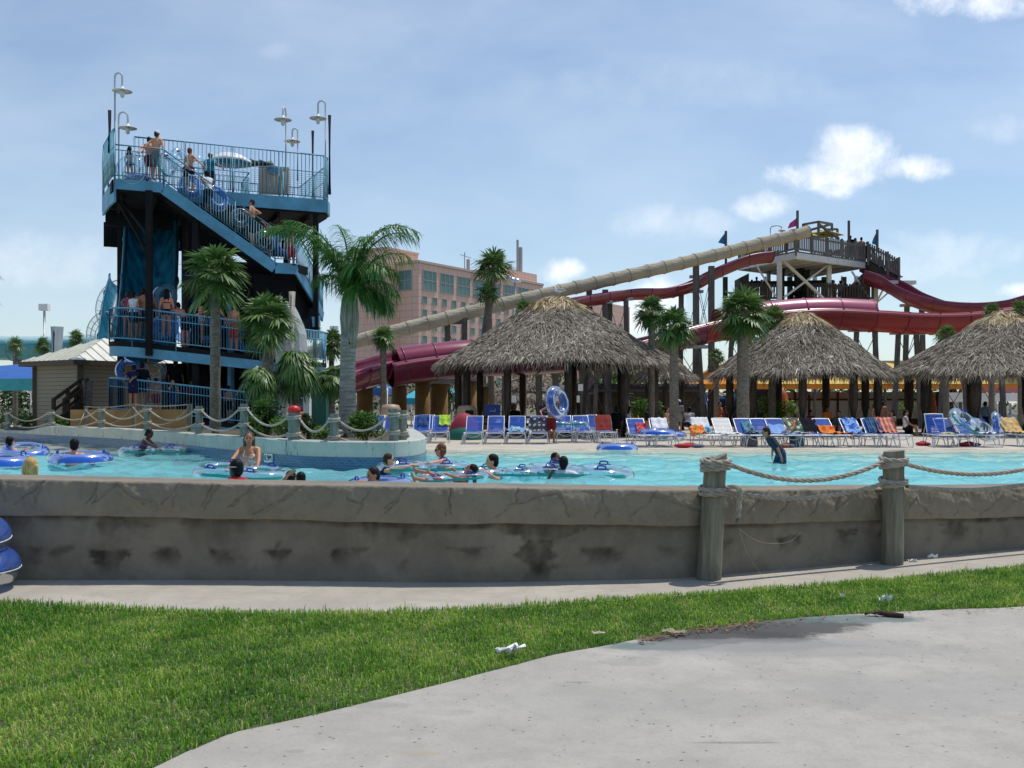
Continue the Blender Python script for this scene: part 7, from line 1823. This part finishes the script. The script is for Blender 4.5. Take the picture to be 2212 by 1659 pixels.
    if style != 'bald':
        b.ell(head+hu*.038*k-hf*.018*k,(.086*k,.098*k,.098*k),ax,16,12); b.ell(head-hu*.01*k-hf*.045*k,(.08*k,.066*k,.09*k),ax,14,10)
        if style == 'long': 
            for o_ in (-.05,0,.05): b.cap(head-hf*.075*k+hr_*o_*k, head-hf*.085*k+hr_*o_*1.2*k-Zu*.26*k,.045*k,.028*k)
        if style == 'bob':
            for o_ in (-.07,-.03,.03,.07): b.cap(head+hr_*o_*1.1*k-hf*.03*k, head+hr_*o_*1.15*k-hf*.035*k-Zu*.15*k,.036*k,.026*k)
        if style == 'pony': b.ell(head+hu*.07*k-hf*.085*k,(.04*k,.04*k,.045*k),ax); b.cap(head+hu*.05*k-hf*.10*k,head-hf*.12*k-hu*.08*k,.028*k,.016*k)
        if style == 'cap': pass
        job(b,'hair',hm,root,max(.007,vox*.6),2)
    else:
        b.ell(head+hu*.030*k-hf*.008*k,(.078*k,.093*k,.096*k),ax,14,10); b.build('cropped_hair',paint('c_crop',(0.022,0.014,0.010),.7,.2),root)
    def infl(c,rr,d): return c,tuple(x+d for x in rr)
    for it in wear:
        kind, m = it[0], it[1]; b = MB()
        if kind in ('trunks','longtrunks','brief'):
            c,rr = infl(*torso[0],.014*s+.004); b.ell(c,(rr[0],rr[1],rr[2]*.8),(r,f,u),16,12)
            fr_ = {'trunks':.62,'longtrunks':.92,'brief':.06}[kind]
            for key in 'rl':
                H,K,A = limbs['l'+key]; b.cap(H,H.lerp(K,fr_),.086*s*bulk+.016,(.086-.03*fr_)*s*bulk+.024)
            job(b,'shorts' if kind != 'brief' else 'swim_bottoms',m,root,vox*.9,2)
            if len(it) > 2:
                b = MB(); b.torus(p+u*.085*s,.0,.01,4,4) if False else b.ell(p+u*.10*s,(.150*s*w_+.014,.112*s*bulk+.014,.030*s),(r,f,u),16,8); b.build('waistband',it[2],root)
        elif kind in ('shirt','tank','vest'):
            th = .034 if kind == 'vest' else .014
            for c,rr in torso[1:]: c2,r2 = infl(c,rr,th); b.ell(c2,r2,(r,f,u),16,12)
            c2,r2 = infl(*torso[0],th); b.ell(c2+u*.05*s,(r2[0],r2[1],r2[2]*.7),(r,f,u),16,12)
            b.cap(sh-r*.13*s*w_,sh+r*.13*s*w_,.066*s+th*.8,.066*s+th*.8,10)
            if kind == 'shirt':
                for key in 'rl': S,E,Wr = limbs['a'+key]; b.cap(S,S.lerp(E,.72),.05*s*bulk+.02,.05*s*bulk+.018)
            if kind == 'vest': b.torus(p+u*.53*s,.085*s,.035*s,20,8,(r,f,u))
            job(b,{'shirt':'shirt','tank':'tank_top','vest':'life_vest'}[kind],m,root,vox*.9,3)
        elif kind in ('bikini','halter'):
            b.ell(p+u*.335*s,(.167*s*w_+.004,.116*s*bulk+.004,.042*s),(r,f,u),18,8)
            if female:
                for sg in (-1,1): b.ell(p+u*.345*s+r*sg*.075*s+f*.098*s,(.066*s,.057*s,.062*s),(r,f,u))
            for sg in (-1,1): b.cap(p+u*.37*s+r*sg*.075*s+f*.12*s*(1 if kind=='halter' else .9), p+u*.53*s+r*sg*(.035 if kind=='halter' else .09)*s+f*.02*s,.014*s,.012*s,6); b.cap(p+u*.53*s+r*sg*.05*s, p+u*.40*s+r*sg*.06*s-f*.11*s,.010*s,.010*s,6) if kind != 'halter' else b.cap(p+u*.53*s+r*sg*.035*s+f*.02*s, p+u*.535*s-f*.055*s,.012*s,.012*s,6)
            job(b,'swim_top',m,root,min(vox*.8,.012),1)
        elif kind == 'onepiece':
            for c,rr in torso[:2]: c2,r2 = infl(c,rr,.008); b.ell(c2,r2,(r,f,u),16,12)
            b.ell(p+u*.30*s,(.163*s*w_,.114*s*bulk,.10*s),(r,f,u),16,12)
            for sg in (-1,1):
                b.ell(p+u*.338*s+r*sg*.078*s+f*.094*s,(.068*s,.060*s,.064*s),(r,f,u)); b.cap(p+u*.36*s+r*sg*.085*s+f*.125*s,p+u*.53*s+r*sg*.04*s+f*.03*s,.021*s,.014*s,8)
            job(b,'swimsuit',m,root,.009,2)
        elif kind == 'cap':
            rows = []
            b.lathe([(.001,.135),(.055,.124),(.09,.085),(.104,.035),(.106,.0)],(0,0,0),16); b.v = [tuple(head+hu*(.03*k+z*k)+hr_*x*k*.95+hf*y*k*1.06) for x,y,z in b.v]
            if len(it) < 3: b.ell(head+hu*.04*k+hf*.115*k,(.07*k,.065*k,.009*k),(hr_,(hf*.97-hu*.2).normalized(),(hu*.97+hf*.2).normalized()),14,6)
            b.build('cap',m,root)
        elif kind == 'shades':
            for sg in (-1,1): b.ell(head+hu*.012*k+hf*.098*k+hr_*sg*.034*k,(.030*k,.012*k,.02*k),ax,10,6); b.cap(head+hu*.014*k+hf*.085*k+hr_*sg*.06*k,head+hu*.014*k+hr_*sg*.088*k-hf*.02*k,.006*k,.005*k,6)
            b.build('sunglasses',m,root)
        elif kind == 'strap':
            b.torus(head+hu*.03*k,.099*k,.007*k,24,6,(hr_,hf,(hu*.95-hf*.3).normalized())); b.build('goggle_strap',m,root)
        elif kind == 'neckstrap':
            b.tube(smooth_line([head+hu*.06*k-hf*.09*k+hr_*.02*k,head-hu*.06*k-hf*.06*k+hr_*.06*k,head-hu*.16*k-hf*.02*k+hr_*.07*k,head-hu*.22*k+hf*.03*k],4),.008*k,6); b.tube(smooth_line([head+hu*.06*k-hf*.09*k-hr_*.02*k,head-hu*.06*k-hf*.06*k-hr_*.06*k,head-hu*.17*k-hf*.02*k-hr_*.07*k],4),.008*k,6); b.build('goggle_strap',m,root)
    return root
GP = 'bathers in the pool'; NV = .0095
white_c = cloth('white',(0.72,0.72,0.74)); black_c = cloth('black',(0.012,0.012,0.015)); navy_c = cloth('navy',(0.015,0.025,0.07)); red_c = cloth('red',(0.50,0.02,0.025)); maroon_c = cloth('maroon',(0.16,0.012,0.015)); teal_c = cloth('teal',(0.02,0.26,0.34)); grey_c = cloth('grey',(0.30,0.31,0.34))
flo_c = cloth('floral',(0.02,0.02,0.035),(0.35,0.30,0.28),22); plaid_c = cloth('plaid',(0.55,0.53,0.5),(0.12,0.12,0.12),16)
def hp(vx,vy,D): return P(vx,vy,D)
person('man with bare tan shoulders and dark hair in the ring at the left edge', hp(22,955,22.8), 1.75, 165, hl=hp(-5,980,22.5), hr=hp(52,972,22.6), skin='fair', hair='black', wear=[('trunks',navy_c)], vox=NV, group=GP)
person('bather mostly beyond the left photo edge with an arm over a ring', hp(-32,968,18.8), 1.7, 150, hl=hp(-40,1000,18.3), hr=hp(26,1004,18.4), skin='tan', wear=[('trunks',black_c)], vox=NV, group=GP)
person('blond child seen from behind close to the front wall', hp(67.6,1008,11.2), 1.35, 178, skin='fair', hair='blond', style='bob', wear=[('tank',cloth('lilac',(0.3,0.2,0.4)))], vox=NV, group=GP)
person('broad shouldered man seen from behind inside a blue banded ring', hp(161,962,18.9), 1.78, 195, lean=6, hl=hp(128,990,18.5), hr=hp(212,985,19.0), skin='pink', hair='black', wear=[('trunks',navy_c)], vox=NV, group=GP)
person('girl in a pink and purple bikini leaning over a green ring', hp(323,937,23.3), 1.38, 85, lean=30, hr=hp(349,971,23.0), hl=hp(344,967,23.8), fl=hp(300,1010,23.6), fr=hp(308,1012,23.0), skin='dark', hair='black', style='pony', wear=[('bikini',cloth('pinkpurple',(0.65,0.08,0.35),(0.16,0.02,0.30),9)),('brief',cloth('cream',(0.60,0.50,0.33),(0.02,0.03,0.2),7))], vox=NV, group=GP)
person('woman in a white halter swimsuit standing waist deep facing the camera', hp(538,948,17.6), 1.70, 2, lean=4, hr=hp(489,1009,17.1), hl=hp(555,1013,17.2), skin='tan', hair='grey', style='bob', look=(-8,-6), female=True, wear=[('onepiece',cloth('suit',(0.74,0.70,0.67),(0.60,0.16,0.10),9)),('halter',cloth('suit',(0,0,0)))], vox=NV, group=GP, bulk=1.05)
person('boy with swim goggles and red life vest close to the front wall', hp(509,1013,11.4), 1.42, -112, look=(10,-8), skin='dark', hair='black', wear=[('vest',red_c),('trunks',navy_c),('strap',paint('c_strap',(0.5,0.45,0.4),.5))], vox=NV, group=GP)
person('dark haired swimmer with one hand raised left of another head', hp(629,1033,14.6), 1.45, 170, hl=hp(623,1025,14.4), skin='tan', hair='black', wear=[('trunks',navy_c)], vox=NV, group=GP)
person('dark haired swimmer right of the one raising a hand', hp(650,1035,15.0), 1.4, 190, skin='tan', hair='black', wear=[('trunks',black_c)], vox=NV, group=GP)
person('curly haired boy resting his arms on a blue banded ring', hp(806,1027,13.4), 1.42, -62, lean=22, hr=hp(776,1039,13.1), hl=hp(786,1040,13.0), skin='tan', hair='dkbrown', wear=[('trunks',navy_c)], vox=NV, group=GP, look=(-6,0))
person('boy with a neon green goggle strap round his neck', hp(839.6,994,17.0), 1.5, 97, lean=16, hr=hp(890,1005,16.9), hl=hp(894,1003,17.3), skin='fair', hair='brown', wear=[('tank',navy_c),('neckstrap',paint('c_neon',(0.15,0.65,0.12),.4)),('trunks',navy_c)], vox=NV, group=GP)
person('woman in black sunglasses with red strap stretching her arms to the left', hp(951.6,973,17.8), 1.68, -88, lean=8, hl=hp(905,1001,17.3), hr=hp(902,998,18.0), skin='pink', hair='red', style='bob', female=True, wear=[('shades',black_m),('bikini',cloth('blackred',(0.03,0.02,0.02))),('brief',black_c),('neckstrap',red_c)], vox=NV, group=GP)
person('child lying back in a green double ring with both feet out', hp(1017,1016,14.9), 1.25, -90, lean=-58, hr=hp(975,1011,15.1), hl=hp(957,1021,14.5), fr=hp(898,1016,15.1), fl=hp(894,1032,14.5), skin='tan', hair='black', style='long', wear=[('tank',cloth('redstripe',(0.4,0.04,0.05))),('trunks',red_c)], vox=NV, group=GP, pole_leg=V((-.3,0,1)))
person('man in a white printed shirt in profile to the left', hp(1063,997.5,16.3), 1.74, -82, lean=8, hl=hp(1046,1017,15.9), hr=hp(1050,1016,16.6), skin='fair', hair='black', wear=[('shirt',cloth('whiteprint',(0.72,0.72,0.75),(0.02,0.02,0.03),5)),('trunks',black_c)], vox=NV, group=GP)
person('boy with shaved head and dark blue shirt holding a hand to his face', hp(1200,991,17.0), 1.5, 62, lean=5, hr=hp(1200,1003,16.75), hl=hp(1186,1020,16.6), skin='brown', hair='black', style='bald', wear=[('shirt',navy_c),('trunks',navy_c)], vox=NV, group=GP)
person('boy in a white shirt seen from behind in the double ring', hp(1217.5,1000.5,16.0), 1.5, 172, hl=hp(1190,1024,15.8), hr=hp(1240,1022,16.1), skin='dark', hair='black', wear=[('shirt',white_c),('trunks',black_c)], vox=NV, group=GP)
person('boy in a navy swim shirt bending forward as he wades ashore', hp(1655,934,20.5), 1.36, -90, lean=38, hl=hp(1693,998,20.2), hr=hp(1668,984,20.8), fl=V((X(1704,20.35),20.35,-.05)), fr=V((X(1666,20.75),20.75,-.03)), skin='tan', hair='brown', wear=[('shirt',cloth('rash',(0.006,0.012,0.03),(0.02,0.03,0.05),6)),('longtrunks',cloth('trk',(0.006,0.02,0.06),(0.015,0.06,0.14),7))], vox=NV, group=GP, look=(0,-20))
# --- deck
GD = 'people on the pool deck'; FV = .016
def stand(label, vx, vy, D, h, face, **kw):
    kw.setdefault('vox', FV); kw.setdefault('group', GD); return person(label, hp(vx,vy,D), h, face, **kw)
def sit(label, vx, vy, D, h, face, **kw):
    hd = hp(vx,vy,D); s = h/1.75; a = R(face); f0 = V((math.sin(a),-math.cos(a),0)); r0 = V((f0.y,-f0.x,0)); pz = hd.z-.67*s
    kw.setdefault('fl', V((hd.x,hd.y,max(.46,pz-.40*s)))+f0*.46*s-r0*.1); kw.setdefault('fr', V((hd.x,hd.y,max(.46,pz-.40*s)))+f0*.46*s+r0*.1)
    kw.setdefault('hl', V((hd.x,hd.y,pz+.1))+f0*.35*s-r0*.12); kw.setdefault('hr', V((hd.x,hd.y,pz+.1))+f0*.35*s+r0*.12)
    kw.setdefault('vox', FV); kw.setdefault('group', GD); return person(label, hd, h, face, **kw)
stand('boy in dark red trunks with yellow waistband carrying a blue ring', 1191, 868, 30.9, 1.5, 155, hl=P(1170,896,30.7), hr=P(1204,872,30.5), skin='tan', hair='black', wear=[('trunks',cloth('dkred',(0.17,0.012,0.015)),cloth('yellow',(0.6,0.4,0.03)))])
stand('man in a white cap and checked shirt standing beyond the dark palm trunk', 1467, 870, 43, 1.4, 160, skin='tan', wear=[('shirt',plaid_c),('trunks',grey_c),('cap',white_c,1)])
sit('woman with long dark hair and pale top left of the dark palm trunk', 1441, 886, 42, 1.5, 60, skin='fair', hair='dkbrown', style='long', wear=[('tank',cloth('palepink',(0.5,0.3,0.28))),('brief',black_c)])
sit('man in a grey shirt hunched on a seat beyond the dark palm trunk', 1490, 886, 41.5, 1.7, 150, lean=25, skin='brown', wear=[('shirt',cloth('lgrey',(0.42,0.41,0.45))),('trunks',navy_c)])
stand('bare chested man in orange shorts behind the curved palm by the middle hut', 1555, 874, 44, 1.42, 30, skin='tan', wear=[('longtrunks',cloth('orange',(0.6,0.22,0.02)))])
sit('dark figure with arms folded beside the man in orange shorts', 1567, 884, 43.5, 1.6, 40, skin='brown', wear=[('shirt',maroon_c),('trunks',black_c)])
stand('woman in a bikini between the middle and right huts', 1888, 877, 44, 1.36, 70, skin='tan', hair='red', style='bob', female=True, wear=[('bikini',cloth('peach',(0.5,0.2,0.15))),('brief',cloth('peach',(0,0,0)))])
stand('bare backed man in patterned trunks next to the bikini woman', 1906, 872, 44.5, 1.46, 170, skin='tan', bulk=1.1, wear=[('trunks',flo_c)])
stand('person in a light blue shirt before the snack kiosk', 2129, 873, 42, 1.45, 110, skin='brown', wear=[('shirt',cloth('ltblue',(0.22,0.33,0.50))),('trunks',navy_c)])
sit('dark haired figure in black seated left of the hut post at right', 1332, 885, 38, 1.7, 170, skin='brown', wear=[('shirt',black_c),('trunks',black_c)])
sit('figure in a white top seated under the right of the biggest hut', 1359, 884, 39, 1.6, 120, skin='tan', style='long', wear=[('tank',white_c),('trunks',navy_c)])
sit('girl with bare back reaching out beyond the ring pile', 1397, 896, 36, 1.35, 190, skin='tan', hair='black', style='long', hl=P(1378,897,36), wear=[('bikini',red_c),('brief',red_c)])
sit('seated person in orange under the middle hut', 1787, 884, 39, 1.6, 20, skin='brown', wear=[('shirt',cloth('orange2',(0.55,0.16,0.02))),('trunks',navy_c)])
sit('seated dark figure with grey top under the middle hut at right', 1812, 894, 37.5, 1.6, -30, skin='brown', wear=[('shirt',cloth('dkgrey',(0.06,0.07,0.08))),('trunks',navy_c)])
sit('seated figure in red under the middle hut at left', 1752, 892, 39.5, 1.6, 40, skin='tan', wear=[('shirt',maroon_c),('trunks',black_c)])
sit('seated figure left of the post between the right huts', 1926, 893, 38.5, 1.6, -60, skin='tan', style='long', wear=[('tank',grey_c),('trunks',navy_c)])
sit('seated figure in a white top right of the post between the right huts', 1957, 892, 38, 1.55, 60, skin='tan', style='long', wear=[('tank',white_c),('trunks',black_c)])
sit('seated person in the shade under the left of the biggest hut', 1112, 880, 38.8, 1.65, 20, skin='brown', wear=[('shirt',black_c),('trunks',black_c)])
sit('person in navy sitting near the litter bin beneath the tower palms', 645, 884, 33, 1.6, 60, skin='brown', wear=[('shirt',red_c),('trunks',navy_c)])
# --- blue tower
GT = 'people queuing on the blue tower'
def tw(label, vx, vy, D, h, face, **kw):
    kw.setdefault('vox', .017); kw.setdefault('group', GT); return person(label, hp(vx,vy,D), h, face, **kw)
tw('girl in dark bikini with a clear ring at the tower top left', 280.5, 323, 35.55, 1.25, 178, skin='tan', style='long', wear=[('bikini',navy_c),('brief',navy_c)], hr=P(296,338,35.3))
tw('man in maroon trunks with an arm out along the top landing rail', 322, 303, 36.1, 1.68, 192, hl=P(298,327,35.6), skin='fair', hair='brown', wear=[('trunks',maroon_c)])
tw('tall bare backed man in a white cap at the tower top landing', 339, 291, 35.75, 1.82, 172, lean=4, hl=P(306,327,35.35), hr=P(356,338,35.6), skin='fair', hair='brown', wear=[('cap',white_c,1),('longtrunks',flo_c)])
tw('red headed bare backed man at the head of the upper stair', 410.5, 327, 37.0, 1.78, 160, hr=P(440,358,36.8), skin='fair', hair='red', wear=[('trunks',navy_c)])
tw('small child in black leaning folded arms on the stair rail', 401, 356, 36.2, 1.22, 25, hl=P(416,366,35.95), hr=P(402,363,35.9), skin='fair', hair='brown', wear=[('tank',black_c),('trunks',flo_c)])
tw('attendant in a teal shirt and white cap on the tower top deck', 454.5, 337, 38.8, 1.72, 170, bulk=1.15, skin='tan', hair='grey', wear=[('shirt',teal_c),('trunks',black_c),('cap',white_c,1)], hr=P(478,360,38.6))
tw('man in a white shirt and black shorts reaching up the stair rail', 446.5, 376, 36.45, 1.74, -135, lean=10, hr=P(424,379,36.1), hl=P(430,384,36.1), skin='brown', wear=[('shirt',white_c),('longtrunks',black_c)])
tw('bare chested man in sunglasses facing left on the upper stair', 544, 438, 37.15, 1.76, -95, hl=P(528,458,36.95), hr=P(548,462,37.4), skin='fair', hair='brown', wear=[('shades',black_m),('longtrunks',black_c)])
tw('boy in dark shorts near the foot of the upper stair', 582, 487, 37.5, 1.6, -60, hr=P(568,480,37.2), skin='tan', wear=[('trunks',black_c)])
tw('person behind the blue ring on the stair landing', 629, 503, 38.1, 1.66, 170, skin='tan', wear=[('trunks',red_c)])
tw('brown haired woman at the far left of the middle walkway', 277, 637, 36.3, 1.75, 170, lean=8, hl=P(262,658,35.6), skin='tan', hair='brown', style='bob', wear=[('tank',cloth('mauve',(0.30,0.08,0.16))),('brief',black_c)])
tw('black haired girl in a white tank top on the middle walkway', 289, 638, 35.95, 1.74, 165, skin='tan', wear=[('tank',white_c),('trunks',black_c)])
tw('big bare backed man standing on the middle walkway by the column', 310, 631, 36.2, 1.84, 178, bulk=1.15, skin='tan', hair='dkbrown', wear=[('trunks',navy_c)])
tw('bare backed man just left of the dark tower column', 324, 635, 36.5, 1.8, 180, skin='tan', wear=[('trunks',black_c)])
tw('girl with long black hair and dark cap on the middle walkway', 360, 634, 35.95, 1.76, 195, skin='pink', style='long', wear=[('bikini',black_c),('brief',black_c),('cap',black_c)])
tw('man bending over with his arm on the middle walkway rail', 384, 661, 36.3, 1.8, -120, lean=38, hr=P(358,669,35.75), hl=P(380,690,36.1), skin='pink', wear=[('trunks',black_c)], bulk=1.1)
tw('woman with a ponytail and white halter top on the middle walkway', 430, 653, 36.35, 1.68, 178, skin='tan', hair='brown', style='pony', female=True, wear=[('halter',white_c),('brief',cloth('bw',(0.02,0.02,0.03),(0.6,0.6,0.6),14))])
tw('person behind the palm trunk spreading both arms on the rail', 466, 657, 36.4, 1.66, 178, hl=P(428,677,36.05), hr=P(486,685,36.35), skin='pink', wear=[('trunks',navy_c)])
tw('dark haired man in red shorts at the right of the middle walkway', 505.5, 664, 36.75, 1.78, 165, skin='pink', hair='dkbrown', wear=[('longtrunks',red_c)])
tw('seated looking figure in shade inside the tower core', 545, 620, 38.6, 1.6, 60, skin='brown', wear=[('trunks',black_c)])
tw('man in a dark cap and grey shirt on the lower walkway', 318.5, 777, 36.2, 1.74, 100, skin='tan', wear=[('cap',black_c),('shirt',grey_c),('trunks',black_c)])
tw('person in navy bending over the left end of the lower rail', 289, 796, 35.5, 1.6, 195, lean=20, hl=P(268,818,34.9), hr=P(282,822,35.0), skin='tan', wear=[('shirt',navy_c),('trunks',navy_c)])
tw('person in a black shirt resting an arm on the lower rail', 307, 791, 35.75, 1.66, 200, lean=12, hl=P(280,823,35.0), skin='tan', wear=[('shirt',black_c),('trunks',black_c)])
tw('broad man in black standing in shade on the lower walkway', 380, 783, 37.0, 1.76, 175, bulk=1.15, skin='brown', wear=[('shirt',black_c),('trunks',black_c)])
tw('boy with bare shoulders behind the lower rail', 337, 823, 35.6, 1.36, 180, skin='tan', wear=[('trunks',maroon_c)])
tw('girl with chin on her hand at the lower rail', 373, 826, 35.8, 1.36, 20, hr=P(371,831,35.6), hl=P(385,842,35.4), skin='tan', style='bob', wear=[('tank',navy_c),('trunks',navy_c)])
tw('figure in a red shirt deep in the shade of the lower walkway', 413, 827, 36.7, 1.45, 60, skin='brown', wear=[('shirt',maroon_c),('trunks',black_c)])
tw('bare shouldered child right of the palm trunk on the lower walkway', 494, 839, 36.9, 1.36, 150, skin='tan', wear=[('trunks',black_c)])
# --- wooden tower
GW = 'people on the wooden slide tower'; WV = .026
for vx, vy, D, h, fc_, sk_, wr, lab in ((1837,513,65,1.75,150,'brown',('shirt',black_c),'dark figure right of the bare post on the wooden tower top'),(1848,518,65.5,1.7,100,'tan',('shirt',navy_c),'lower head between two others on the wooden tower top'),
    (1860.5,516.5,65,1.75,175,'tan',('tank',cloth('peach',(0,0,0))),'bare shouldered person at the head of the wooden stair'),(1873,526,64.5,1.7,160,'brown',('shirt',black_c),'second person down the wooden stair in black'),
    (1888,542,64,1.7,140,'tan',('tank',white_c),'person in white under the blue flag on the wooden stair'),(1902.5,557,63.6,1.7,120,'tan',('shirt',grey_c),'person halfway down the wooden stair'),(1914.5,567,63.3,1.6,110,'fair',('shirt',white_c),'person in a pale shirt low on the wooden stair'),(1931,571,63.2,1.7,95,'tan',('shirt',maroon_c),'last person at the bottom of the wooden stair')):
    person(lab, hp(vx,vy,D), h, fc_, skin=sk_, hair='black', wear=[wr,('trunks',navy_c)], vox=WV, group=GW)
for i,(vx, vy, lab) in enumerate(((1624,608,'leftmost silhouette on the lower deck of the wooden tower'),(1634.5,602,'tall silhouette second from the left on the lower deck'),(1646,608,'reddish figure third from the left on the lower deck'),(1710,624,'dark head between the greenish timbers at left'),(1726,624,'dark head between the greenish timbers at right'),
    (1801,609,'person in red under the right of the wooden tower'),(1815,610,'person raising an arm under the right of the wooden tower'),(1826,616,'person behind the raised arm figure'),(1833,623,'shortest figure at the right of the lower deck'),(1788,616,'figure beside the right white column of the wooden tower'),(1750,622,'figure in shade at the middle of the lower deck'))):
    D = 64.2+.15*(i%3); kw = dict(hr=P(1819,597,D)) if i == 6 else {}
    person(lab, hp(vx,vy,D), 1.66, (180,160,60,200,150,40,170,120,200,90,180)[i], skin=('brown','brown','pink','brown','brown','tan','tan','brown','brown','brown','brown')[i], hair='black', wear=[(('shirt',black_c),('shirt',navy_c),('shirt',maroon_c),('shirt',black_c),('shirt',black_c),('shirt',red_c),('shirt',grey_c),('shirt',black_c),('shirt',navy_c),('shirt',black_c),('shirt',black_c))[i],('trunks',black_c)], vox=WV, group=GW, **kw)
# gull on the roof
gc = P(1207,628,39.8); gu = empty('seagull', gc-V((0,0,.16)), 'grey and white seagull perched on the peak of the biggest hut', 'bird')
b = MB(); b.ell(gc,(.19,.085,.085),None,12,8); b.cap(gc+V((-.14,0,.06)),gc+V((-.17,0,.13)),.05,.05); b.ell(gc+V((-.19,0,.15)),(.055,.045,.048)); b.cap(gc+V((.12,0,.02)),gc+V((.27,0,.0)),.05,.015)
for sg in (-1,1): b.cap(gc+V((0,sg*.03,-.05)),gc+V((0,sg*.03,-.17)),.012,.01,6)
job(b,'body',white_m,gu,.012,2)
b = MB(); b.ell(gc+V((.05,0,.035)),(.19,.09,.06),None,12,8); b.build('wings',paint('c_gull',(0.32,0.33,0.35),.7),gu)
b = MB(); b.cap(gc+V((-.235,0,.145)),gc+V((-.29,0,.135)),.014,.006,6); b.build('beak',paint('c_beak',(0.55,0.35,0.05),.5),gu)
# grow the continuous skins
for o, vox, it in JOBS:
    m = o.modifiers.new('r','REMESH'); m.mode = 'VOXEL'; m.voxel_size = vox; m.use_smooth_shade = True
    m2 = o.modifiers.new('s','SMOOTH'); m2.iterations = it; m2.factor = .5
bpy.context.view_layer.update()
dg = bpy.context.evaluated_depsgraph_get()
for o, vox, it in JOBS:
    me = bpy.data.meshes.new_from_object(o.evaluated_get(dg)); old = o.data; mats = [m for m in old.materials]
    me.name = old.name; me.materials.clear()
    for m in mats: me.materials.append(m)
    me.polygons.foreach_set('use_smooth', np.ones(len(me.polygons),bool)); me.polygons.foreach_set('material_index', np.zeros(len(me.polygons),np.int32))
    NEW = (o, me); o.modifiers.clear(); o.data = me
